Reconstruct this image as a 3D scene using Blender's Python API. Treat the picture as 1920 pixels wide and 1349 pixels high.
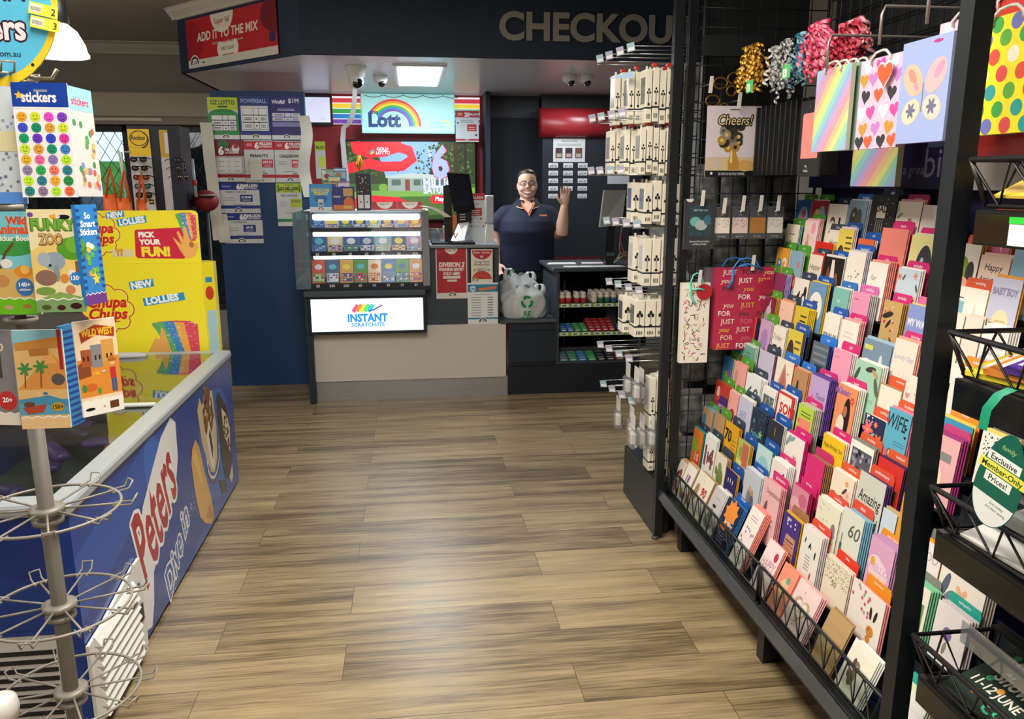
import bpy, math, random
from mathutils import Vector, Matrix
random.seed(7)
for o in list(bpy.data.objects): bpy.data.objects.remove(o)
SC = bpy.context.scene
COL = SC.collection
PI = math.pi

# ------------------------------------------------ camera, world, lights, exposure
cam = bpy.data.cameras.new('camera'); cam.sensor_width = 36; cam.lens = 1496/1920*36
cam.clip_start = .02; cam.clip_end = 60
co = bpy.data.objects.new('camera', cam); COL.objects.link(co)
co.location = (0, 0, 1.6)
co.rotation_euler = (math.radians(90-12.567), 0, math.radians(-7.25))
SC.camera = co
vs = SC.view_settings
vs.view_transform = 'Standard'; vs.look = 'None'; vs.gamma = 1; vs.use_curve_mapping = False
vs.exposure = 0.5
W = bpy.data.worlds.new('world'); SC.world = W; W.use_nodes = True
bg = W.node_tree.nodes['Background']; bg.inputs[0].default_value = (.75, .87, 1, 1); bg.inputs[1].default_value = 1.6

def area(name, loc, size, energy, color=(1, 1, 1), rot=(0, 0, 0), sizey=None):
    l = bpy.data.lights.new(name, 'AREA'); l.energy = energy; l.color = color; l.size = size
    if sizey: l.shape = 'RECTANGLE'; l.size_y = sizey
    o = bpy.data.objects.new(name, l); COL.objects.link(o); o.location = loc; o.rotation_euler = rot
    return o
area('troffer_light_aisle', (-.15, 1.75, 2.8), .6, 84, (1, .92, .80), sizey=2.4)
area('troffer_light_entry', (.3, -1.3, 2.8), .6, 40, (1, .93, .83), sizey=1.3)
area('troffer_light_side', (-3.2, 2.2, 2.8), .6, 22, (1, .93, .84), sizey=1.3)
def fill_point(name, loc, energy, color=(1, .94, .85), r=.3):
    l = bpy.data.lights.new(name, 'POINT'); l.energy = energy; l.color = color; l.shadow_soft_size = r
    o = bpy.data.objects.new(name, l); COL.objects.link(o); o.location = loc
fill_point('ceiling_fill_far_left', (-3.0, 4.6, 2.35), 26); fill_point('ceiling_fill_near_left', (-2.6, .6, 2.35), 14)  # unseen point lights added to brighten the ceiling on the left
area('downlight_panel_light', (.105, 6.45, 2.37), .28, 26, (.86, .95, 1), sizey=1.0)
area('staff_area_light', (1.4, 7.0, 2.37), .3, 6, (.9, .95, 1))

# ------------------------------------------------ helpers
def srgb(h):
    h = h.lstrip('#')
    if len(h) == 3: h = ''.join(c*2 for c in h)
    r = [int(h[i:i+2], 16)/255 for i in (0, 2, 4)]
    return [c/12.92 if c <= .04045 else ((c+.055)/1.055)**2.4 for c in r]
_M = {}
def M(hexc, rough=.55, metal=0., emit=0., alpha=1., spec=.5, trans=0., sub=0.):
    k = (hexc, rough, metal, emit, alpha, spec, trans, sub)
    if k in _M: return _M[k]
    m = bpy.data.materials.new('paint_%s' % hexc.strip('#')); m.use_nodes = True
    b = m.node_tree.nodes['Principled BSDF']; c = srgb(hexc)
    b.inputs['Base Color'].default_value = (*c, 1)
    b.inputs['Roughness'].default_value = rough; b.inputs['Metallic'].default_value = metal
    b.inputs['Specular IOR Level'].default_value = spec
    if emit:
        b.inputs['Emission Color'].default_value = (*c, 1); b.inputs['Emission Strength'].default_value = emit
    if alpha < 1: b.inputs['Alpha'].default_value = alpha
    if trans: b.inputs['Transmission Weight'].default_value = trans
    m.diffuse_color = (*c, 1)
    _M[k] = m; return m
def E_(hexc, s=1.): return M(hexc, .4, emit=s)
def noisy(hexc, amt=.12, scale=30, rough=.5, stretch=(1, 1, 1), bump=0., metal=0.):
    k = ('n', hexc, amt, scale, rough, stretch, bump, metal)
    if k in _M: return _M[k]
    m = bpy.data.materials.new('mottled_%s' % hexc.strip('#')); m.use_nodes = True
    nt = m.node_tree; b = nt.nodes['Principled BSDF']; c = srgb(hexc)
    tc = nt.nodes.new('ShaderNodeTexCoord'); mp = nt.nodes.new('ShaderNodeMapping'); mp.inputs['Scale'].default_value = stretch
    n = nt.nodes.new('ShaderNodeTexNoise'); n.inputs['Scale'].default_value = scale; n.inputs['Detail'].default_value = 5
    r = nt.nodes.new('ShaderNodeValToRGB')
    r.color_ramp.elements[0].color = (*[x*(1-amt) for x in c], 1); r.color_ramp.elements[1].color = (*[min(1, x*(1+amt)) for x in c], 1)
    r.color_ramp.elements[0].position = .3; r.color_ramp.elements[1].position = .7
    L = nt.links.new
    L(tc.outputs['Object'], mp.inputs[0]); L(mp.outputs[0], n.inputs['Vector']); L(n.outputs[0], r.inputs[0]); L(r.outputs[0], b.inputs['Base Color'])
    b.inputs['Roughness'].default_value = rough; b.inputs['Metallic'].default_value = metal
    if bump:
        bp = nt.nodes.new('ShaderNodeBump'); bp.inputs['Strength'].default_value = bump; bp.inputs['Distance'].default_value = .01
        L(n.outputs[0], bp.inputs['Height']); L(bp.outputs[0], b.inputs['Normal'])
    _M[k] = m; return m
def clear(hexc='#ffffff', refl=.12, alpha=.0, rough=.03, key=''):
    """clear plastic or glass: mostly transparent, with a glossy reflection that grows at grazing angles"""
    k = ('g', hexc, refl, alpha, rough)
    if k in _M: return _M[k]
    m = bpy.data.materials.new('clear_plastic'); m.use_nodes = True; nt = m.node_tree
    for n in list(nt.nodes): nt.nodes.remove(n)
    o = nt.nodes.new('ShaderNodeOutputMaterial'); t = nt.nodes.new('ShaderNodeBsdfTransparent'); c = srgb(hexc)
    t.inputs[0].default_value = (*c, 1)
    g = nt.nodes.new('ShaderNodeBsdfGlossy'); g.inputs['Roughness'].default_value = rough
    d = nt.nodes.new('ShaderNodeBsdfDiffuse'); d.inputs[0].default_value = (*c, 1)
    lw = nt.nodes.new('ShaderNodeLayerWeight'); lw.inputs['Blend'].default_value = .5
    pw = nt.nodes.new('ShaderNodeMath'); pw.operation = 'POWER'; pw.inputs[1].default_value = 4.0
    ma = nt.nodes.new('ShaderNodeMath'); ma.operation = 'ADD'; ma.inputs[1].default_value = refl; ma.use_clamp = True
    m1 = nt.nodes.new('ShaderNodeMixShader'); m1.inputs[0].default_value = alpha
    m2 = nt.nodes.new('ShaderNodeMixShader'); L = nt.links.new
    L(t.outputs[0], m1.inputs[1]); L(d.outputs[0], m1.inputs[2]); L(lw.outputs['Facing'], pw.inputs[0]); L(pw.outputs[0], ma.inputs[0]); L(ma.outputs[0], m2.inputs[0])
    L(m1.outputs[0], m2.inputs[1]); L(g.outputs[0], m2.inputs[2]); L(m2.outputs[0], o.inputs[0])
    _M[k] = m; return m

BASE = {}
def tag(o, label=None, cat=None, group=None, kind=None):
    if label: o['label'] = label
    if cat: o['category'] = cat
    if group: o['group'] = group
    if kind: o['kind'] = kind
    return o
def empty(name, loc, label, cat, group=None, mat=None):
    o = bpy.data.objects.new(name, None); COL.objects.link(o); o.empty_display_size = .05
    if mat is not None: o.matrix_world = mat; BASE[o.name] = Vector((0, 0, 0))
    else: o.location = loc; BASE[o.name] = Vector(loc)
    return tag(o, label, cat, group)
def copy_tree(o, parent=None):
    c = o.copy(); COL.objects.link(c)
    if parent is not None: c.parent = parent
    BASE[c.name] = BASE.get(o.name, Vector((0, 0, 0)))
    for ch in list(o.children): copy_tree(ch, c)
    return c
def frame(o, u, v):
    """matrix with local x along u, y along v, z towards the viewer"""
    u = Vector(u).normalized(); v = Vector(v).normalized(); n = u.cross(v).normalized()
    m = Matrix((u, v, n)).transposed().to_4x4(); m.translation = Vector(o); return m

class MB:
    def __init__(s, mat=None): s.v = []; s.f = []; s.mi = []; s.sm = []; s.mats = []; s.cur = 0; s.smooth = False; s.use(mat or M('#888888'))
    def use(s, m):
        if m not in s.mats: s.mats.append(m)
        s.cur = s.mats.index(m); return s
    def face(s, idx): s.f.append(tuple(idx)); s.mi.append(s.cur); s.sm.append(s.smooth)
    def add(s, vs, fs):
        b = len(s.v); s.v.extend(Vector(v) for v in vs)
        for f in fs: s.face([b+i for i in f])
    def box(s, x0, x1, y0, y1, z0, z1):
        x0, x1 = sorted((x0, x1)); y0, y1 = sorted((y0, y1)); z0, z1 = sorted((z0, z1))
        s.add([(x0,y0,z0),(x1,y0,z0),(x1,y1,z0),(x0,y1,z0),(x0,y0,z1),(x1,y0,z1),(x1,y1,z1),(x0,y1,z1)],
              [(3,2,1,0),(4,5,6,7),(0,1,5,4),(1,2,6,5),(2,3,7,6),(3,0,4,7)]); return s
    def bbox(s, x0, x1, y0, y1, z0, z1, r=.006):
        """box with chamfered vertical and horizontal edges"""
        x0, x1 = sorted((x0, x1)); y0, y1 = sorted((y0, y1)); z0, z1 = sorted((z0, z1)); r = min(r, (x1-x0)/2.1, (y1-y0)/2.1, (z1-z0)/2.1)
        def ring(i, z): return [(x0+i+r,y0+i,z),(x1-i-r,y0+i,z),(x1-i,y0+i+r,z),(x1-i,y1-i-r,z),(x1-i-r,y1-i,z),(x0+i+r,y1-i,z),(x0+i,y1-i-r,z),(x0+i,y0+i+r,z)]
        v = ring(r*.6, z0)+ring(0, z0+r)+ring(0, z1-r)+ring(r*.6, z1)
        f = [tuple(range(7,-1,-1)), tuple(range(24,32))]
        for k in range(3):
            for i in range(8): f.append((k*8+i, k*8+(i+1)%8, k*8+8+(i+1)%8, k*8+8+i))
        s.add(v, f); return s
    def hexa(s, a, b):
        """a, b: two quads (4 points each), joined"""
        s.add(list(a)+list(b), [(3,2,1,0),(4,5,6,7),(0,1,5,4),(1,2,6,5),(2,3,7,6),(3,0,4,7)]); return s
    def tube(s, pts, r, n=8, closed=False, caps=True):
        pts = [Vector(p) for p in pts]; N = len(pts); rs = r if isinstance(r, (list, tuple)) else [r]*N
        b = len(s.v); up = None; sm = s.smooth; s.smooth = n > 4
        for i, p in enumerate(pts):
            if closed: d = (pts[(i+1) % N]-pts[i-1])
            else: d = (pts[min(i+1, N-1)]-pts[max(i-1, 0)])
            d.normalize()
            if up is None: up = Vector((0, 0, 1)) if abs(d.z) < .9 else Vector((0, 1, 0))
            a = (up-d*up.dot(d))
            if a.length < 1e-5: a = d.orthogonal()
            a.normalize(); up = a; c = d.cross(a)
            for k in range(n):
                t = 2*PI*k/n+PI/n; s.v.append(p+(a*math.cos(t)+c*math.sin(t))*rs[i])
        for i in range(N if closed else N-1):
            j = (i+1) % N
            for k in range(n): s.face((b+i*n+k, b+i*n+(k+1) % n, b+j*n+(k+1) % n, b+j*n+k))
        s.smooth = False
        if not closed and caps: s.face([b+k for k in range(n-1, -1, -1)]); s.face([b+(N-1)*n+k for k in range(n)])
        s.smooth = sm; return s
    def cyl(s, p, h, r, n=16, r2=None, axis='z'):
        q = Vector(p)+{'z': Vector((0, 0, h)), 'y': Vector((0, h, 0)), 'x': Vector((h, 0, 0))}[axis]
        return s.tube([p, q], [r, r if r2 is None else r2], n)
    def ring(s, c, r, w, n=32):
        return s.tube([(c[0]+r*math.cos(2*PI*i/n), c[1]+r*math.sin(2*PI*i/n), c[2]) for i in range(n)], w, 6, True)
    def lathe(s, prof, c=(0, 0, 0), n=20, cap=True):
        b = len(s.v); sm = s.smooth; s.smooth = True
        for r, z in prof:
            for k in range(n): s.v.append(Vector((c[0]+r*math.cos(2*PI*k/n), c[1]+r*math.sin(2*PI*k/n), c[2]+z)))
        for i in range(len(prof)-1):
            for k in range(n): s.face((b+i*n+k, b+i*n+(k+1) % n, b+(i+1)*n+(k+1) % n, b+(i+1)*n+k))
        if cap: s.face([b+k for k in range(n-1, -1, -1)]); s.face([b+(len(prof)-1)*n+k for k in range(n)])
        s.smooth = sm; return s
    def loft(s, secs, n=16, cap=True):
        """secs: (centre, half x, half y[, u vec, v vec])"""
        b = len(s.v); sm = s.smooth; s.smooth = True
        for q in secs:
            c, a, d = Vector(q[0]), q[1], q[2]
            u = Vector(q[3]) if len(q) > 3 else Vector((1, 0, 0)); w = Vector(q[4]) if len(q) > 4 else Vector((0, 1, 0))
            for k in range(n): t = 2*PI*k/n; s.v.append(c+u*a*math.cos(t)+w*d*math.sin(t))
        for i in range(len(secs)-1):
            for k in range(n): s.face((b+i*n+k, b+i*n+(k+1) % n, b+(i+1)*n+(k+1) % n, b+(i+1)*n+k))
        if cap: s.face([b+k for k in range(n-1, -1, -1)]); s.face([b+(len(secs)-1)*n+k for k in range(n)])
        s.smooth = sm; return s
    def ball(s, c, rx, ry=None, rz=None, n=14, m=9):
        ry = ry or rx; rz = rz or rx
        return s.loft([((c[0], c[1], c[2]-rz*math.cos(PI*(i+.02)/(m+.04))), max(rx*math.sin(PI*(i+.02)/(m+.04)), 1e-4), max(ry*math.sin(PI*(i+.02)/(m+.04)), 1e-4)) for i in range(m+1)], n)
    def prism(s, pts, d):
        """pts: planar polygon (counter-clockwise from the front), d: vector to extrude by"""
        n = len(pts); d = Vector(d); P_ = [Vector(p) for p in pts]; s.add(P_+[p+d for p in P_], [tuple(range(n)), tuple(range(2*n-1, n-1, -1))]+[(i, n+i, n+(i+1) % n, (i+1) % n) for i in range(n)]); return s
    def build(s, name, parent=None, base=None, mat=None):
        me = bpy.data.meshes.new(name)
        if parent is not None: off = BASE[parent.name]
        elif mat is not None: off = Vector((0, 0, 0))
        elif base is not None: off = Vector(base)
        else:
            xs, ys, zs = zip(*[tuple(v) for v in s.v]); off = Vector(((min(xs)+max(xs))/2, (min(ys)+max(ys))/2, min(zs)))
        me.from_pydata([tuple(v-off) for v in s.v], [], s.f)
        for m in s.mats: me.materials.append(m)
        me.polygons.foreach_set('material_index', s.mi); me.polygons.foreach_set('use_smooth', s.sm)
        me.update()
        o = bpy.data.objects.new(name, me); COL.objects.link(o); BASE[o.name] = off
        if parent is not None: o.parent = parent
        elif mat is not None: o.matrix_world = mat
        else: o.location = off
        return o

# ---- lettering and printed graphics (flat shapes on a sheet's face)
_T = {}
def text_tris(t, bold=0., shear=0.):
    k = (t, bold, shear)
    if k in _T: return _T[k]
    cu = bpy.data.curves.new('lettering', 'FONT'); cu.body = t; cu.resolution_u = 2; cu.offset = bold; cu.shear = shear
    ob = bpy.data.objects.new('lettering', cu)
    me = bpy.data.meshes.new_from_object(ob)
    vs_ = [(v.co.x, v.co.y) for v in me.vertices]; fs = [tuple(p.vertices) for p in me.polygons]
    bpy.data.objects.remove(ob); bpy.data.meshes.remove(me); bpy.data.curves.remove(cu)
    if vs_:
        x0 = min(v[0] for v in vs_); x1 = max(v[0] for v in vs_)
    else: x0 = x1 = 0
    _T[k] = (vs_, fs, x0, x1); return _T[k]
class Sheet(MB):
    """a flat printed thing of width w, height h in its own frame: x right, y up, z to the viewer; shapes in fractions of w and h"""
    def __init__(s, w, h, col='#ffffff', t=.001, rough=.45, emit=0., pts=None, edge=None, back=None):
        s.E = emit; s.R = rough; s.w = w; s.h = h; s.lay = 0
        MB.__init__(s, s.mt(edge or col))
        s.use(s.mt(col))
        if pts: s.prism([(x*w, y*h, 0) for x, y in pts], (0, 0, -t))
        else: s.box(0, w, 0, h, -t, 0)
    def mt(s, c):
        return c if not isinstance(c, str) else M(c, s.R, emit=s.E)
    def poly(s, pts, col, absu=False):
        s.use(s.mt(col)); s.lay += 1; z = (.00015+.00002*s.lay)
        k = (1, 1) if absu else (s.w, s.h)
        s.add([(x*k[0], y*k[1], z) for x, y in pts], [tuple(range(len(pts)))]); return s
    def rect(s, x0, y0, x1, y1, col): return s.poly([(x0, y0), (x1, y0), (x1, y1), (x0, y1)], col)
    def ell(s, x, y, rx, ry, col, n=20, a0=0, a1=2*PI, rot=0.):
        """rx, ry in fractions of w"""
        c, d = math.cos(rot), math.sin(rot); P_ = []
        full = abs(a1-a0-2*PI) < 1e-6
        for i in range(n if full else n+1):
            t = a0+(a1-a0)*i/n; ex, ey = rx*math.cos(t)*s.w, ry*math.sin(t)*s.w
            P_.append((x*s.w+ex*c-ey*d, y*s.h+ex*d+ey*c))
        return s.poly(P_, col, True)
    def arc(s, x, y, r0, r1, col, a0=0, a1=PI, n=20, sy=1.):
        s.use(s.mt(col)); s.lay += 1; z = (.00015+.00002*s.lay); b = len(s.v)
        for i in range(n+1):
            t = a0+(a1-a0)*i/n
            for r in (r0, r1): s.v.append(Vector((x*s.w+r*s.w*math.cos(t), y*s.h+r*s.w*math.sin(t)*sy, z)))
        for i in range(n): s.face((b+2*i, b+2*i+1, b+2*i+3, b+2*i+2))
        return s
    def text(s, x, y, size, t, col, bold=.0, shear=0., align='c', maxw=None, rot=0., sx=1.):
        """x,y: anchor; size: fraction of h (em); bottom of line at y"""
        V, F, x0, x1 = text_tris(t, bold, shear)
        if not V: return s
        k = size*s.h; kx = k*sx
        if maxw and (x1-x0)*kx > maxw*s.w: kx = maxw*s.w/(x1-x0)
        wd = (x1-x0)*kx; dx = -x0*kx-{'c': wd/2, 'l': 0, 'r': wd}[align]
        s.use(s.mt(col)); s.lay += 1; z = (.00015+.00002*s.lay); c, d = math.cos(rot), math.sin(rot); b = len(s.v)
        for vx, vy in V:
            px, py = vx*kx+dx, vy*k
            s.v.append(Vector((x*s.w+px*c-py*d, y*s.h+px*d+py*c, z)))
        for f in F: s.face([b+i for i in f])
        return s
    def heart(s, x, y, r, col, rot=0.):
        P_ = []
        for i in range(22):
            t = 2*PI*i/22; hx = 16*math.sin(t)**3/17; hy = (13*math.cos(t)-5*math.cos(2*t)-2*math.cos(3*t)-math.cos(4*t))/17
            c, d = math.cos(rot), math.sin(rot)
            P_.append((x*s.w+(hx*c-hy*d)*r*s.w, y*s.h+(hx*d+hy*c)*r*s.w))
        return s.poly(P_[::-1], col, True)
    def star(s, x, y, r, col, n=5, k=.45, rot=PI/2):
        return s.poly([(x*s.w+(r if i % 2 == 0 else r*k)*s.w*math.cos(rot+PI*i/n), y*s.h+(r if i % 2 == 0 else r*k)*s.w*math.sin(rot+PI*i/n)) for i in range(2*n)], col, True)
    def flower(s, x, y, r, col, mid='#e8b040', n=6):
        for i in range(n):
            a = 2*PI*i/n; s.ell(x+.6*r*math.cos(a), y+.6*r*s.w/s.h*math.sin(a), r*.48, r*.26, col, 10, rot=a)
        return s.ell(x, y, r*.25, r*.25, mid, 10)
    def leaf(s, x, y, l, ang, col, k=.32): return s.ell(x, y, l, l*k, col, 12, rot=ang)
    def dots(s, n, r, cols, box=(.05, .05, .95, .95), seed=1, shape='o'):
        rg = random.Random(seed)
        for i in range(n):
            x = rg.uniform(box[0], box[2]); y = rg.uniform(box[1], box[3]); c = rg.choice(cols)
            if shape == 'o': s.ell(x, y, r, r, c, 9); s.lay -= .8
            elif shape == 'h': s.heart(x, y, r, c, rg.uniform(-.4, .4)); s.lay -= .8
            elif shape == 's': s.star(x, y, r, c); s.lay -= .8
            elif shape == '-': s.ell(x, y, r, r*.14, c, 6, rot=rg.uniform(0, PI)); s.lay -= .8
        s.lay += 1; return s
    def lines(s, x0, y0, x1, y1, n, col, th=.35, seed=3):
        rg = random.Random(seed); st = (y1-y0)/n
        for i in range(n):
            a = rg.uniform(0, .14)*(x1-x0); b = rg.uniform(0, .14)*(x1-x0)
            s.rect(x0+a, y0+st*i, x1-b, y0+st*(i+th), col); s.lay -= .8
        s.lay += 1; return s
    def band(s, pts, wd, col):
        """a curved stroke: pts in fractions, width in fraction of w"""
        P_ = [Vector((x*s.w, y*s.h)) for x, y in pts]; L_, R_ = [], []
        for i, p in enumerate(P_):
            d = (P_[min(i+1, len(P_)-1)]-P_[max(i-1, 0)]); d.normalize(); nn = Vector((-d.y, d.x))*wd*s.w/2
            L_.append(p+nn); R_.append(p-nn)
        s.use(s.mt(col)); s.lay += 1; z = (.00015+.00002*s.lay); b = len(s.v)
        for l, r in zip(L_, R_): s.v.append(Vector((l.x, l.y, z))); s.v.append(Vector((r.x, r.y, z)))
        for i in range(len(P_)-1): s.face((b+2*i+1, b+2*i+3, b+2*i+2, b+2*i))
        return s
def struct(mb, name, base=(0, 0, 0)):
    o = mb.build(name, base=base); o['kind'] = 'structure'; return o
def Tm(mb, name, label, cat, group=None, **k): return tag(mb.build(name, **k), label, cat, group)

# ------------------------------------------------ the room
def floor_material():
    m = bpy.data.materials.new('timber_plank_floor'); m.use_nodes = True; nt = m.node_tree; L = nt.links.new
    b = nt.nodes['Principled BSDF']
    g = nt.nodes.new('ShaderNodeTexCoord')
    mp = nt.nodes.new('ShaderNodeMapping'); mp.inputs['Location'].default_value = (.26, -.07, 0)
    br = nt.nodes.new('ShaderNodeTexBrick'); br.inputs['Scale'].default_value = 1; br.offset = .37; br.offset_frequency = 2
    br.inputs['Brick Width'].default_value = 1.22; br.inputs['Row Height'].default_value = .21; br.inputs['Mortar Size'].default_value = .0012
    br.inputs['Color1'].default_value = (.25, .25, .25, 1); br.inputs['Color2'].default_value = (.85, .85, .85, 1); br.inputs['Mortar'].default_value = (.5, .5, .5, 1)
    br.inputs['Bias'].default_value = 0
    L(g.outputs['Object'], mp.inputs[0]); L(mp.outputs[0], br.inputs['Vector'])
    # grain runs along x; each plank gets its own offset
    sx = nt.nodes.new('ShaderNodeMapping'); sx.inputs['Scale'].default_value = (1.0, 15, 1)
    ad = nt.nodes.new('ShaderNodeVectorMath'); ad.operation = 'MULTIPLY_ADD'; ad.inputs[1].default_value = (7.3, 3.1, 0)
    L(br.outputs['Color'], ad.inputs[0]); L(g.outputs['Object'], sx.inputs[0]); L(sx.outputs[0], ad.inputs[2])
    n1 = nt.nodes.new('ShaderNodeTexNoise'); n1.inputs['Scale'].default_value = 1.0; n1.inputs['Detail'].default_value = 6; n1.inputs['Roughness'].default_value = .62
    L(ad.outputs[0], n1.inputs['Vector'])
    s2 = nt.nodes.new('ShaderNodeMapping'); s2.inputs['Scale'].default_value = (5, 120, 1); L(g.outputs['Object'], s2.inputs[0])
    n2 = nt.nodes.new('ShaderNodeTexNoise'); n2.inputs['Scale'].default_value = 1; n2.inputs['Detail'].default_value = 4; L(s2.outputs[0], n2.inputs['Vector'])
    r = nt.nodes.new('ShaderNodeValToRGB'); cr = r.color_ramp
    cr.elements[0].position = .30; cr.elements[0].color = (*srgb('#453a28'), 1)
    cr.elements[1].position = .72; cr.elements[1].color = (*srgb('#b09c76'), 1)
    e = cr.elements.new(.5); e.color = (*srgb('#88775a'), 1)
    e = cr.elements.new(.42); e.color = (*srgb('#6a5a42'), 1)
    mx = nt.nodes.new('ShaderNodeMix'); mx.data_type = 'FLOAT'; mx.inputs[0].default_value = .36
    L(n1.outputs[0], mx.inputs[2]); L(n2.outputs[0], mx.inputs[3])
    m3 = nt.nodes.new('ShaderNodeMath'); m3.operation = 'MULTIPLY_ADD'; m3.inputs[1].default_value = .2; L(br.outputs['Color'], m3.inputs[0])
    a3 = nt.nodes.new('ShaderNodeMath'); a3.operation = 'ADD'; a3.inputs[1].default_value = -.10; L(mx.outputs[0], a3.inputs[0]); L(a3.outputs[0], m3.inputs[2])
    L(m3.outputs[0], r.inputs[0])
    mm = nt.nodes.new('ShaderNodeMix'); mm.data_type = 'RGBA'; mm.inputs[7].default_value = (*srgb('#4a3c2a'), 1)
    L(br.outputs['Fac'], mm.inputs[0]); L(r.outputs[0], mm.inputs[6]); L(mm.outputs[2], b.inputs['Base Color'])
    rr = nt.nodes.new('ShaderNodeMapRange'); rr.inputs[3].default_value = .30; rr.inputs[4].default_value = .44; L(n1.outputs[0], rr.inputs[0]); L(rr.outputs[0], b.inputs['Roughness'])
    bp = nt.nodes.new('ShaderNodeBump'); bp.inputs['Strength'].default_value = .06; bp.inputs['Distance'].default_value = .004; L(n2.outputs[0], bp.inputs['Height']); L(bp.outputs[0], b.inputs['Normal'])
    return m
NAVY = '#1a2c44'
b = MB(floor_material()); b.box(-4.6, 2.4, -3.1, 8.4, -.08, 0); struct(b, 'floor')
plaster = noisy('#8d8982', .04, 4, .8)
b = MB(noisy('#a29d95', .03, 3, .85)); b.box(-4.6, 2.4, -3.1, 8.4, 2.85, 2.93); struct(b, 'ceiling')
b = MB(plaster); b.box(-4.6, -4.5, -3.1, 8.4, 0, 2.85); struct(b, 'wall_left')
b = MB(plaster); b.box(2.3, 2.4, -3.1, 8.4, 0, 2.85); struct(b, 'wall_right')
b = MB(plaster); b.box(-4.5, 2.3, -3.1, -3.0, 0, 2.85); struct(b, 'wall_rear')
b = MB(plaster); b.box(-4.5, -1.5, 8.2, 8.3, 2.12, 2.85); b.box(-4.5, -1.5, 8.2, 8.3, 0, .35); struct(b, 'wall_window')
b = MB(M('#0e1119', .7)); b.box(-1.5, 2.3, 8.2, 8.3, 0, 2.85); struct(b, 'wall_back')
# cornice above the window wall
b = MB(M('#b6b1a7', .8)); prof = [(0, 0), (.03, 0), (.04, .02), (.07, .05), (.09, .08), (.12, .09), (.12, .1), (0, .1)]
b.prism([(-4.5, 8.2-p[0], 2.75+p[1]) for p in prof], (2.82, 0, 0)); struct(b, 'trim_1')
# roller shutter box over the window
b = MB(M('#b5ac9c', .7)); b.bbox(-4.5, -1.45, 8.02, 8.2, 2.19, 2.40, .01); b.use(M('#8f887c', .6)); b.box(-4.5, -1.45, 8.06, 8.2, 2.12, 2.19); b.use(M('#d4cdbf', .5)); b.box(-2.9, -2.25, 8.045, 8.06, 2.15, 2.175); struct(b, 'trim_2')
# window: frame, glass, diamond security mesh
b = MB(M('#23272b', .5))
for x in (-4.5, -3.55, -2.66, -1.56): b.box(x, x+.06, 8.2, 8.27, .35, 2.12)
b.box(-4.5, -1.5, 8.2, 8.27, .35, .41); b.box(-4.5, -1.5, 8.2, 8.27, 2.06, 2.12)
win = struct(b, 'window_1')
b = MB(clear('#dfeaf0', .02)); b.box(-4.5, -1.5, 8.225, 8.231, .4, 2.08); b.build('pane', win)
b = MB(M('#11161c', .5)); st = .105; zt = 2.12
for k in range(-24, 34):
    x = -4.5+k*st
    for sgn in (1, -1):
        xa, za, xb_, zb_ = x, .35, x+sgn*(zt-.35)*.62, zt
        pts = []
        def clip(xa, za, xb_, zb_):
            lo, hi = 0., 1.
            for bnd, s_ in ((-4.48, 1), (-1.5, -1)):
                fa, fb = s_*(xa-bnd), s_*(xb_-bnd)
                if fa < 0 and fb < 0: return None
                if fa < 0: lo = max(lo, fa/(fa-fb))
                elif fb < 0: hi = min(hi, fa/(fa-fb))
            return (lo, hi) if hi > lo else None
        q = clip(xa, za, xb_, zb_)
        if q:
            f = lambda t: (xa+(xb_-xa)*t, 8.17, za+(zb_-za)*t)
            b.tube([f(q[0]), f(q[1])], .0032, 4)
b.build('security_mesh', win)
# what stands outside the window
b = MB(M('#4d5a3a', .9)); b.box(-9, 3, 8.5, 16, -.1, 0); struct(b, 'ground_outside')
b = MB(noisy('#5f9a3c', .4, 3, .8)); b.box(-9, 0, 13, 13.6, 0, 1.9); Tm(b, 'garden_hedge', 'bright green hedge outside the shop window behind the security mesh', 'hedge')
b = MB(M('#3f8fd6', .25)); b.bbox(-7.4, -3.0, 10.4, 11.9, .25, .95, .12); b.use(M('#27343f', .1)); b.bbox(-6.6, -3.7, 10.5, 11.8, .95, 1.42, .2)
cr = b.build('car'); tag(cr, 'blue car parked outside the shop window', 'car')
w_ = MB(M('#15171a', .7)).cyl((-6.5, 10.34, .33), .2, .33, 20, axis='y'); w_.build('wheel', cr)
w_ = MB(M('#15171a', .7)).cyl((-3.9, 10.34, .33), .2, .33, 20, axis='y'); w_.build('wheel', cr)
b = MB(M('#26292c', .8)); b.box(-3.62, -3.14, 8.31, 8.36, 0, 2.2); b.box(-2.6, -1.62, 8.31, 8.36, 0, 2.2); struct(b, 'wall_outside_pier')
# bulkhead over the checkout: front, chamfered corner, side, white soffit
FY = 5.55; A0 = (-.667, FY); A1 = (-1.68, 6.63)
b = MB(noisy(NAVY, .05, 5, .6)); b.box(A0[0], 2.3, FY, FY+.03, 2.4, 2.85)
b.hexa([(A0[0], A0[1], 2.4), (A0[0], A0[1]+.03, 2.4), (A1[0]+.03, A1[1], 2.4), (A1[0], A1[1], 2.4)], [(A0[0], A0[1], 2.85), (A0[0], A0[1]+.03, 2.85), (A1[0]+.03, A1[1], 2.85), (A1[0], A1[1], 2.85)])
b.box(A1[0], A1[0]+.03, A1[1], 8.2, 2.4, 2.85); struct(b, 'wall_bulkhead')
b = MB(M('#dde0e6', .25)); b.add([(A0[0], FY+.01, 2.4), (2.3, FY+.01, 2.4), (2.3, 8.2, 2.4), (A1[0]+.01, 8.2, 2.4), (A1[0]+.01, A1[1], 2.4), (A0[0], FY+.01, 2.42), (2.3, FY+.01, 2.42), (2.3, 8.2, 2.42), (A1[0]+.01, 8.2, 2.42), (A1[0]+.01, A1[1], 2.42)], [(4,3,2,1,0), (5,6,7,8,9)]); struct(b, 'ceiling_soffit')
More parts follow.
